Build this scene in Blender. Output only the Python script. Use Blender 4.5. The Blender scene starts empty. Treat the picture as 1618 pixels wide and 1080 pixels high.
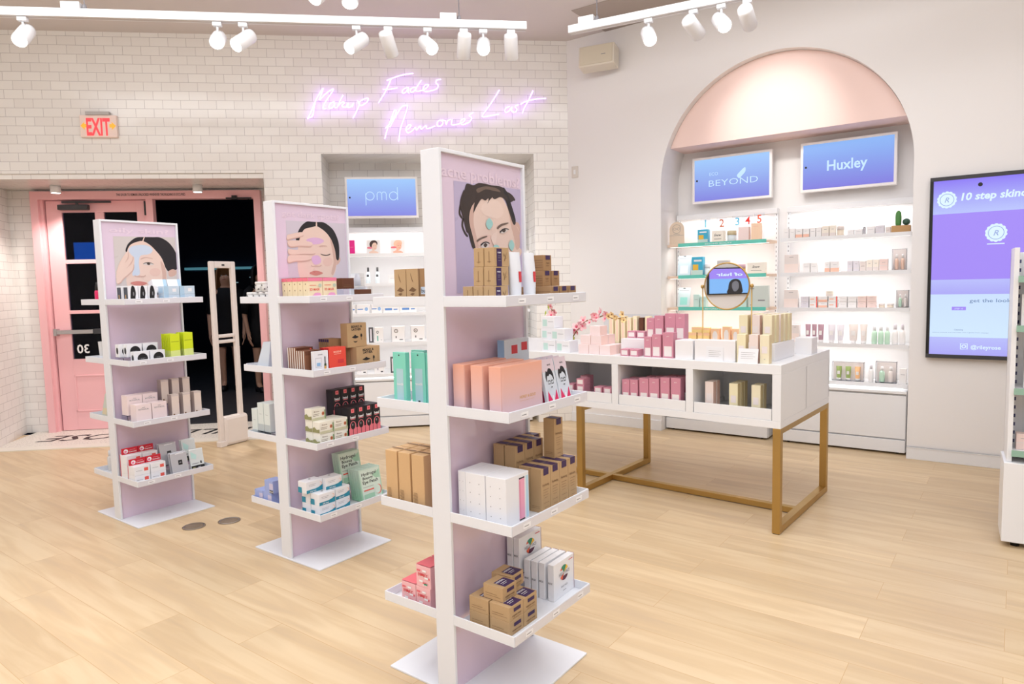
import bpy, math, random
from mathutils import Vector, Matrix
random.seed(7)
PI = math.pi
SC = bpy.context.scene
COL = SC.collection

# ---------------------------------------------------------------- camera, exposure, world
cam = bpy.data.cameras.new('camera')
cam.sensor_width = 36.0
cam.lens = 36.0 * 1070.89 / 1618.0
cam.clip_end = 60
camo = bpy.data.objects.new('camera', cam)
COL.objects.link(camo)
SC.camera = camo
_pitch, _roll = 0.0856, 0.0236
_f = Vector((0, math.cos(_pitch), -math.sin(_pitch)))
_up = Vector((0, math.sin(_pitch), math.cos(_pitch)))
_r = Vector((1, 0, 0))
_cx = _r * math.cos(_roll) - _up * math.sin(_roll)
_cy = _r * math.sin(_roll) + _up * math.cos(_roll)
camo.matrix_world = Matrix(((_cx.x, _cy.x, -_f.x, 0), (_cx.y, _cy.y, -_f.y, 0), (_cx.z, _cy.z, -_f.z, 1.4), (0, 0, 0, 1)))

SC.view_settings.view_transform = 'Standard'
SC.view_settings.look = 'None'
SC.view_settings.gamma = 1
SC.view_settings.use_curve_mapping = False
SC.view_settings.exposure = 0.16

world = bpy.data.worlds.new('night')
SC.world = world
world.use_nodes = True
world.node_tree.nodes['Background'].inputs[0].default_value = (0.004, 0.006, 0.014, 1)
world.node_tree.nodes['Background'].inputs[1].default_value = 2.0

def area_light(name, x, y, z, sx, sy, power, color=(1, .95, .9), rot=(0, 0, 0)):
    l = bpy.data.lights.new(name, 'AREA')
    l.shape = 'RECTANGLE'; l.size = sx; l.size_y = sy; l.energy = power; l.color = color
    o = bpy.data.objects.new(name, l)
    o.location = (x, y, z); o.rotation_euler = rot
    COL.objects.link(o)
    return o
# soft fill lights added at ceiling height for the room's ambient light
area_light('fill_light_front', 0.6, 1.2, 3.68, 5.5, 2.6, 88, (.90, .955, 1))
area_light('fill_light_left', -3.0, 2.6, 3.68, 3.0, 3.6, 74, (.92, .96, 1))
area_light('fill_light_rear', 0.0, -1.6, 3.68, 6.0, 2.2, 112, (.86, .92, 1.0))
area_light('fill_light_back', 0.7, 3.8, 3.68, 3.2, 1.6, 40, (.92, .96, 1))
# long fill lights without fittings, added to brighten the tiled and white walls
area_light('wall_fill_tiles', -2.0, 4.3, 3.66, 4.6, .5, 17, (.97, .985, 1), (math.radians(62), 0, math.radians(7)))
area_light('wall_fill_white', 1.6, 3.9, 3.66, 3.4, .5, 9, (.97, .985, 1), (math.radians(62), 0, math.radians(-35.5)))
# faint fill light added outside so the two people show dimly
area_light('mall_fill_light', -4.2, 8.6, 3.1, 1.2, 1.2, 9, (.7, .8, 1))

# ---------------------------------------------------------------- helpers
def lin(c):
    return tuple((v / 12.92 if v <= .04045 else ((v + .055) / 1.055) ** 2.4) for v in c)
def rgb(r, g, b):
    return lin((r / 255, g / 255, b / 255)) + (1,)

MATS = {}
def mat(name, col, rough=.5, metal=0, spec=.5, emit=0, trans=0, coat=0, alpha=1, bump=0, ior=1.45):
    if name in MATS: return MATS[name]
    m = bpy.data.materials.new(name); m.use_nodes = True
    nt = m.node_tree; b = nt.nodes['Principled BSDF']
    c = rgb(*col) if max(col[:3]) > 1.0 else tuple(col[:3]) + (1,)
    b.inputs['Base Color'].default_value = c
    b.inputs['Roughness'].default_value = rough
    b.inputs['Metallic'].default_value = metal
    b.inputs['Specular IOR Level'].default_value = spec
    b.inputs['Coat Weight'].default_value = coat
    b.inputs['IOR'].default_value = ior
    if trans: b.inputs['Transmission Weight'].default_value = trans
    if emit:
        b.inputs['Base Color'].default_value = (.03, .03, .035, 1)
        b.inputs['Emission Color'].default_value = c
        b.inputs['Emission Strength'].default_value = emit
    # a faint procedural unevenness so that no surface is perfectly flat in tone
    if not emit and not trans:
        n = nt.nodes.new('ShaderNodeTexNoise'); n.inputs['Scale'].default_value = 9
        tc = nt.nodes.new('ShaderNodeTexCoord'); nt.links.new(tc.outputs['Object'], n.inputs['Vector'])
        mx = nt.nodes.new('ShaderNodeMapRange')
        mx.inputs[3].default_value = max(rough - .06, .02); mx.inputs[4].default_value = min(rough + .06, 1)
        nt.links.new(n.outputs[0], mx.inputs[0]); nt.links.new(mx.outputs[0], b.inputs['Roughness'])
        if bump:
            n2 = nt.nodes.new('ShaderNodeTexNoise'); n2.inputs['Scale'].default_value = 140
            nt.links.new(tc.outputs['Object'], n2.inputs['Vector'])
            bp = nt.nodes.new('ShaderNodeBump'); bp.inputs['Strength'].default_value = bump; bp.inputs['Distance'].default_value = .002
            nt.links.new(n2.outputs[0], bp.inputs['Height']); nt.links.new(bp.outputs[0], b.inputs['Normal'])
    MATS[name] = m
    return m

def grad_mat(name, c0, c1, rough=.35, axis='Z', mid=None, emit=0):
    """two inks fading into each other over the height of the object (a printed gradient)"""
    if name in MATS: return MATS[name]
    m = mat(name, c0, rough, emit=emit); nt = m.node_tree; b = nt.nodes['Principled BSDF']
    tc = nt.nodes.new('ShaderNodeTexCoord'); s = nt.nodes.new('ShaderNodeSeparateXYZ')
    nt.links.new(tc.outputs['Generated'], s.inputs[0])
    r = nt.nodes.new('ShaderNodeValToRGB')
    r.color_ramp.elements[0].color = rgb(*c0); r.color_ramp.elements[1].color = rgb(*c1)
    if mid:
        e = r.color_ramp.elements.new(mid[0]); e.color = rgb(*mid[1])
    nt.links.new(s.outputs[axis], r.inputs[0])
    if not emit: nt.links.new(r.outputs[0], b.inputs['Base Color'])
    if emit: nt.links.new(r.outputs[0], b.inputs['Emission Color'])
    return m

_TXT = {}
def text_mesh(s, bold=0.0, shear=0.0, space=1.0):
    k = (s, bold, shear, space)
    if k not in _TXT:
        cu = bpy.data.curves.new('t', 'FONT'); cu.body = s; cu.size = 1; cu.resolution_u = 2
        cu.offset = bold; cu.shear = shear; cu.space_character = space
        o = bpy.data.objects.new('t', cu); COL.objects.link(o)
        bpy.context.view_layer.update()
        me = bpy.data.meshes.new_from_object(o.evaluated_get(bpy.context.evaluated_depsgraph_get()))
        vs = [(v.co.x, v.co.y) for v in me.vertices]; fs = [tuple(p.vertices) for p in me.polygons]
        COL.objects.unlink(o); bpy.data.objects.remove(o); bpy.data.curves.remove(cu); bpy.data.meshes.remove(me)
        if vs:
            x0 = min(v[0] for v in vs); x1 = max(v[0] for v in vs); y0 = min(v[1] for v in vs); y1 = max(v[1] for v in vs)
        else: x0 = x1 = y0 = y1 = 0
        _TXT[k] = (vs, fs, x0, x1, y0, y1)
    return _TXT[k]

def smooth_poly(pts, n=5, closed=True):
    """Catmull-Rom through the points"""
    out = []; N = len(pts)
    for i in range(N if closed else N - 1):
        if closed: p0, p1, p2, p3 = pts[i - 1], pts[i], pts[(i + 1) % N], pts[(i + 2) % N]
        else: p0, p1, p2, p3 = pts[max(i - 1, 0)], pts[i], pts[i + 1], pts[min(i + 2, N - 1)]
        for j in range(n):
            t = j / n
            out.append(tuple(.5 * ((2 * b) + (c - a) * t + (2 * a - 5 * b + 4 * c - d) * t * t + (3 * b - a - 3 * c + d) * t ** 3) for a, b, c, d in zip(p0, p1, p2, p3)))
    if not closed: out.append(tuple(pts[-1]))
    return out

class MB:
    def __init__(s): s.v = []; s.f = []; s.mi = []; s.sm = []; s.mats = []
    def m(s, mt):
        if mt not in s.mats: s.mats.append(mt)
        return s.mats.index(mt)
    def add(s, vs, fs, mt, smooth=False):
        o = len(s.v); s.v += [tuple(v) for v in vs]; i = s.m(mt)
        for f in fs: s.f.append(tuple(o + k for k in f)); s.mi.append(i); s.sm.append(smooth)
        return s
    def poly(s, pts, mt): return s.add(pts, [tuple(range(len(pts)))], mt)
    def box(s, x0, y0, z0, x1, y1, z1, mt):
        if x0 > x1: x0, x1 = x1, x0
        if y0 > y1: y0, y1 = y1, y0
        if z0 > z1: z0, z1 = z1, z0
        v = [(x0, y0, z0), (x1, y0, z0), (x1, y1, z0), (x0, y1, z0), (x0, y0, z1), (x1, y0, z1), (x1, y1, z1), (x0, y1, z1)]
        return s.add(v, [(0, 3, 2, 1), (4, 5, 6, 7), (0, 1, 5, 4), (1, 2, 6, 5), (2, 3, 7, 6), (3, 0, 4, 7)], mt)
    def hexa(s, v, mt):
        return s.add(v, [(0, 3, 2, 1), (4, 5, 6, 7), (0, 1, 5, 4), (1, 2, 6, 5), (2, 3, 7, 6), (3, 0, 4, 7)], mt)
    def prism(s, pts, a0, a1, mt, axis='y', smooth=False):
        """outline in the plane across the axis, from a0 to a1"""
        n = len(pts)
        P = {'y': lambda p, a: (p[0], a, p[1]), 'z': lambda p, a: (p[0], p[1], a), 'x': lambda p, a: (a, p[0], p[1])}[axis]
        vs = [P(p, a0) for p in pts] + [P(p, a1) for p in pts]
        s.add(vs, [tuple(range(n - 1, -1, -1)), tuple(range(n, 2 * n))], mt)
        o = len(s.v) - 2 * n
        i = s.m(mt)
        for k in range(n):
            s.f.append((o + k, o + (k + 1) % n, o + n + (k + 1) % n, o + n + k)); s.mi.append(i); s.sm.append(smooth)
        return s
    def lathe(s, prof, mt, cx=0, cy=0, n=20, cap=True):
        vs = []; fs = []
        for r, z in prof:
            for k in range(n):
                a = 2 * PI * k / n; vs.append((cx + r * math.cos(a), cy + r * math.sin(a), z))
        for j in range(len(prof) - 1):
            for k in range(n): fs.append((j * n + k, j * n + (k + 1) % n, (j + 1) * n + (k + 1) % n, (j + 1) * n + k))
        s.add(vs, fs, mt, True)
        if cap:
            o = len(s.v) - len(vs); i = s.m(mt)
            s.f.append(tuple(o + k for k in range(n - 1, -1, -1))); s.mi.append(i); s.sm.append(False)
            e = o + (len(prof) - 1) * n
            s.f.append(tuple(e + k for k in range(n))); s.mi.append(i); s.sm.append(False)
        return s
    def tube(s, pts, r, mt, n=8, closed=False, radii=None):
        P = [Vector(p) for p in pts]; N = len(P); vs = []; fs = []; ref = None
        for i, p in enumerate(P):
            a = P[i - 1] if (i > 0 or closed) else p; b = P[(i + 1) % N] if (i < N - 1 or closed) else p
            t = (b - a)
            if t.length < 1e-9: t = Vector((0, 0, 1))
            t.normalize()
            if ref is None: ref = Vector((0, 0, 1)) if abs(t.z) < .9 else Vector((1, 0, 0))
            u = (ref - t * ref.dot(t)).normalized(); ref = u; w = t.cross(u)
            rr = radii[i] if radii else r
            for k in range(n):
                an = 2 * PI * k / n; vs.append(p + (u * math.cos(an) + w * math.sin(an)) * rr)
        M = N if closed else N - 1
        for i in range(M):
            j = (i + 1) % N
            for k in range(n): fs.append((i * n + k, i * n + (k + 1) % n, j * n + (k + 1) % n, j * n + k))
        s.add(vs, fs, mt, True)
        if not closed:
            o = len(s.v) - len(vs); i = s.m(mt)
            s.f.append(tuple(o + k for k in range(n))); s.mi.append(i); s.sm.append(False)
            s.f.append(tuple(o + (N - 1) * n + k for k in range(n))); s.mi.append(i); s.sm.append(False)
        return s
    def text(s, body, o, xd, yd, h, mt, align='c', bold=0.0, shear=0.0, width=None, space=1.0):
        """lettering of cap height about h, centred on o, in the plane of xd and yd"""
        vs, fs, x0, x1, y0, y1 = text_mesh(body, bold, shear, space)
        k = h / .72; kx = (width / (x1 - x0)) if width and x1 > x0 else k
        cx = {'c': (x0 + x1) / 2, 'l': x0, 'r': x1}[align]; cy = .36
        o = Vector(o); xd = Vector(xd); yd = Vector(yd)
        return s.add([o + xd * ((x - cx) * kx) + yd * ((y - cy) * k) for x, y in vs], fs, mt)
    def build(s, name, parent=None, bevel=0, loc=None, rz=0, seg=2):
        me = bpy.data.meshes.new(name); me.from_pydata(s.v, [], s.f)
        for mt in s.mats: me.materials.append(mt)
        me.polygons.foreach_set('material_index', s.mi)
        me.polygons.foreach_set('use_smooth', s.sm)
        me.update()
        o = bpy.data.objects.new(name, me); COL.objects.link(o)
        if parent: o.parent = parent
        if loc: o.location = loc
        if rz: o.rotation_euler = (0, 0, rz)
        if bevel:
            b = o.modifiers.new('bevel', 'BEVEL'); b.width = bevel; b.segments = seg; b.limit_method = 'ANGLE'; b.angle_limit = .7
        return o

class Frame:
    def __init__(s, x, y, ang):
        s.o = Vector((x, y, 0)); s.a = ang; s.X = Vector((math.cos(ang), math.sin(ang), 0)); s.Y = Vector((-math.sin(ang), math.cos(ang), 0))
    def pt(s, x, y, z=0):
        p = s.o + s.X * x + s.Y * y; return Vector((p.x, p.y, z))
    def put(s, o, x, y, z, rz=0):
        o.location = s.pt(x, y, z); o.rotation_euler = (o.rotation_euler[0], o.rotation_euler[1], s.a + rz); return o

def tag(o, label=None, cat=None, group=None, kind=None):
    if label: o['label'] = label
    if cat: o['category'] = cat
    if group: o['group'] = group
    if kind: o['kind'] = kind
    return o
def struct(o, F=None):
    o['kind'] = 'structure'
    if F: F.put(o, 0, 0, 0)
    return o
def empty(name, F=None, x=0, y=0, z=0, rz=0):
    o = bpy.data.objects.new(name, None); COL.objects.link(o); o.empty_display_size = .1
    if F: F.put(o, x, y, z, rz)
    return o
def clone(src, parent=None):
    c = src.copy(); COL.objects.link(c)
    for k in ('label', 'group'):
        if parent is None and k in c: del c[k]
    if parent: c.parent = parent
    for ch in list(src.children):
        clone(ch, c)
    return c
_used = set()
def many(proto, spots, F, name_fn, cat, group):
    """put the prototype on the first spot and copies on the others; spots are (x, y, z[, rz])"""
    out = []
    for i, sp in enumerate(spots):
        o = proto if id(proto) not in _used else clone(proto)
        _used.add(id(proto))
        F.put(o, sp[0], sp[1], sp[2], sp[3] if len(sp) > 3 else 0)
        tag(o, name_fn(i) if callable(name_fn) else name_fn, cat, group)
        out.append(o)
    return out
_ORD = ['leftmost', 'second from left', 'third from left', 'fourth from left', 'fifth from left', 'sixth from left', 'seventh from left', 'eighth from left', 'ninth from left', 'tenth from left', 'eleventh from left', 'twelfth from left']
def pos(i, n):
    if n == 1: return 'alone'
    if n == 2: return ('left one', 'right one')[i]
    if n == 3: return ('left one', 'middle one', 'right one')[i]
    return 'rightmost' if i == n - 1 else _ORD[i]

def face(F_, a, b, dims, off=.0004):
    """point on a face of a carton: f front, l left, r right, t top; a, b in 0..1"""
    w, d, h = dims
    if F_ == 'f': return Vector(((a - .5) * w, -d / 2 - off, b * h))
    if F_ == 'l': return Vector((-w / 2 - off, (.5 - a) * d, b * h))
    if F_ == 'r': return Vector((w / 2 + off, (a - .5) * d, b * h))
    return Vector(((a - .5) * w, (b - .5) * d, h + off))
_XD = {'f': (1, 0, 0), 'l': (0, -1, 0), 'r': (0, 1, 0), 't': (1, 0, 0)}
_YD = {'f': (0, 0, 1), 'l': (0, 0, 1), 'r': (0, 0, 1), 't': (0, 1, 0)}
def decals(mb, dims, dec, lift=.0004):
    for k, e in enumerate(dec):
        fc = e[0]; off = lift + .00025 * k
        if e[1] == 'txt':          # (face, 'txt', string, ca, cb, height, material[, opts])
            _, _, st, ca, cb, h, mt = e[:7]; op = e[7] if len(e) > 7 else {}
            xd, yd = Vector(_XD[fc]), Vector(_YD[fc])
            if op.get('up'): xd, yd = yd, -xd
            mb.text(st, face(fc, ca, cb, dims, off), xd, yd, h, mt, bold=op.get('bold', .012), width=op.get('w'), shear=op.get('shear', 0))
        elif e[1] == 'ell':        # (face, 'ell', ca, cb, radius_x, radius_z, material)
            _, _, ca, cb, rx, rz, mt = e[:7]
            c = face(fc, ca, cb, dims, off); xd, yd = Vector(_XD[fc]), Vector(_YD[fc])
            mb.poly([c + xd * (rx * math.cos(t * PI / 12)) + yd * (rz * math.sin(t * PI / 12)) for t in range(24)], mt)
        elif e[1] == 'pol':        # (face, 'pol', [(a,b)...], material, smooth)
            pts = smooth_poly(e[2], 4) if (len(e) > 4 and e[4]) else e[2]
            mb.poly([face(fc, a, b, dims, off) for a, b in pts], e[3])
        else:
            _, a0, a1, b0, b1, mt = e
            mb.poly([face(fc, a0, b0, dims, off), face(fc, a1, b0, dims, off), face(fc, a1, b1, dims, off), face(fc, a0, b1, dims, off)], mt)
def carton(w, d, h, mt, dec=(), label=(), bev=.0012, name='carton', label_name='label', lids=None):
    mb = MB().box(-w / 2, -d / 2, 0, w / 2, d / 2, h, mt)
    decals(mb, (w, d, h), dec)
    o = mb.build(name, bevel=bev)
    if label:
        lb = MB(); decals(lb, (w, d, h), label, .0008); lb.build(label_name, o)
    return o
NEON=[[(-2.474, 2.972), (-2.447, 3.011), (-2.415, 3.082), (-2.376, 3.16), (-2.326, 3.238), (-2.319, 3.234), (-2.34, 3.182), (-2.356, 3.139), (-2.297, 3.196), (-2.235, 3.239), (-2.23, 3.225), (-2.285, 3.147), (-2.323, 3.083), (-2.317, 3.061), (-2.295, 3.069)], [(-2.474, 2.972), (-2.426, 2.995), (-2.411, 3.054), (-2.397, 3.11)], [(-2.217, 3.126), (-2.251, 3.114), (-2.273, 3.083), (-2.264, 3.066), (-2.238, 3.076), (-2.215, 3.116), (-2.222, 3.083), (-2.206, 3.069)], [(-2.138, 3.188), (-2.172, 3.127), (-2.196, 3.074)], [(-2.194, 3.084), (-2.151, 3.122), (-2.13, 3.116), (-2.154, 3.087), (-2.117, 3.077)], [(-2.117, 3.077), (-2.092, 3.116), (-2.1, 3.077), (-2.067, 3.085), (-2.048, 3.116), (-2.06, 3.078)], [(-2.014, 3.138), (-1.994, 3.114), (-2.013, 3.057), (-2.057, 2.978)], [(-2.008, 3.114), (-1.956, 3.15), (-1.913, 3.159), (-1.92, 3.129), (-1.966, 3.098), (-2.001, 3.098)], [(-1.689, 3.345), (-1.728, 3.259), (-1.775, 3.18), (-1.816, 3.12)], [(-1.733, 3.323), (-1.66, 3.353), (-1.571, 3.38), (-1.484, 3.392)], [(-1.772, 3.244), (-1.707, 3.245), (-1.634, 3.26)], [(-1.529, 3.264), (-1.561, 3.258), (-1.591, 3.232), (-1.588, 3.211), (-1.563, 3.218), (-1.529, 3.257), (-1.539, 3.221), (-1.525, 3.211)], [(-1.456, 3.258), (-1.488, 3.265), (-1.515, 3.24), (-1.51, 3.22), (-1.482, 3.23), (-1.447, 3.28), (-1.41, 3.33)], [(-1.45, 3.277), (-1.466, 3.236), (-1.438, 3.23)], [(-1.438, 3.23), (-1.383, 3.247), (-1.344, 3.285), (-1.373, 3.288), (-1.397, 3.25), (-1.372, 3.227), (-1.301, 3.241)], [(-1.227, 3.341), (-1.263, 3.335), (-1.274, 3.31), (-1.254, 3.286), (-1.266, 3.257), (-1.301, 3.241)], [(-1.771, 2.789), (-1.743, 2.879), (-1.708, 2.965), (-1.671, 3.055)], [(-1.762, 2.886), (-1.727, 2.922), (-1.673, 3.002), (-1.654, 3.049), (-1.671, 3.055)], [(-1.721, 2.896), (-1.658, 3.002), (-1.604, 3.081), (-1.56, 3.099), (-1.55, 3.079), (-1.583, 2.981), (-1.623, 2.879), (-1.641, 2.766)], [(-1.578, 2.871), (-1.54, 2.887), (-1.521, 2.916), (-1.551, 2.913), (-1.57, 2.875), (-1.553, 2.846), (-1.51, 2.865)], [(-1.51, 2.865), (-1.479, 2.897), (-1.473, 2.871), (-1.435, 2.909), (-1.427, 2.879), (-1.383, 2.912), (-1.375, 2.886), (-1.34, 2.892), (-1.295, 2.91)], [(-1.241, 2.968), (-1.271, 2.946), (-1.274, 2.914), (-1.244, 2.909), (-1.218, 2.939), (-1.234, 2.965), (-1.197, 2.961)], [(-1.195, 2.961), (-1.189, 2.923), (-1.172, 2.961), (-1.142, 2.972)], [(-1.13, 2.972), (-1.14, 2.932), (-1.122, 2.919), (-1.064, 2.933)], [(-1.064, 2.933), (-1.023, 2.952), (-1.01, 2.978), (-1.039, 2.972), (-1.053, 2.943), (-1.033, 2.923), (-0.997, 2.938)], [(-0.926, 3.04), (-0.967, 3.011), (-0.944, 2.987), (-0.969, 2.949), (-1.024, 2.923)], [(-0.673, 3.249), (-0.72, 3.176), (-0.782, 3.088), (-0.839, 3.014), (-0.83, 2.998), (-0.754, 3.012), (-0.679, 3.024)], [(-0.575, 3.1), (-0.609, 3.083), (-0.626, 3.057), (-0.61, 3.041), (-0.579, 3.057), (-0.553, 3.093), (-0.563, 3.057), (-0.54, 3.052)], [(-0.492, 3.115), (-0.524, 3.097), (-0.509, 3.075), (-0.517, 3.049), (-0.551, 3.04)], [(-0.347, 3.246), (-0.395, 3.15), (-0.435, 3.083), (-0.455, 3.032)], [(-0.472, 3.117), (-0.418, 3.145), (-0.326, 3.167), (-0.222, 3.175)]]
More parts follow.
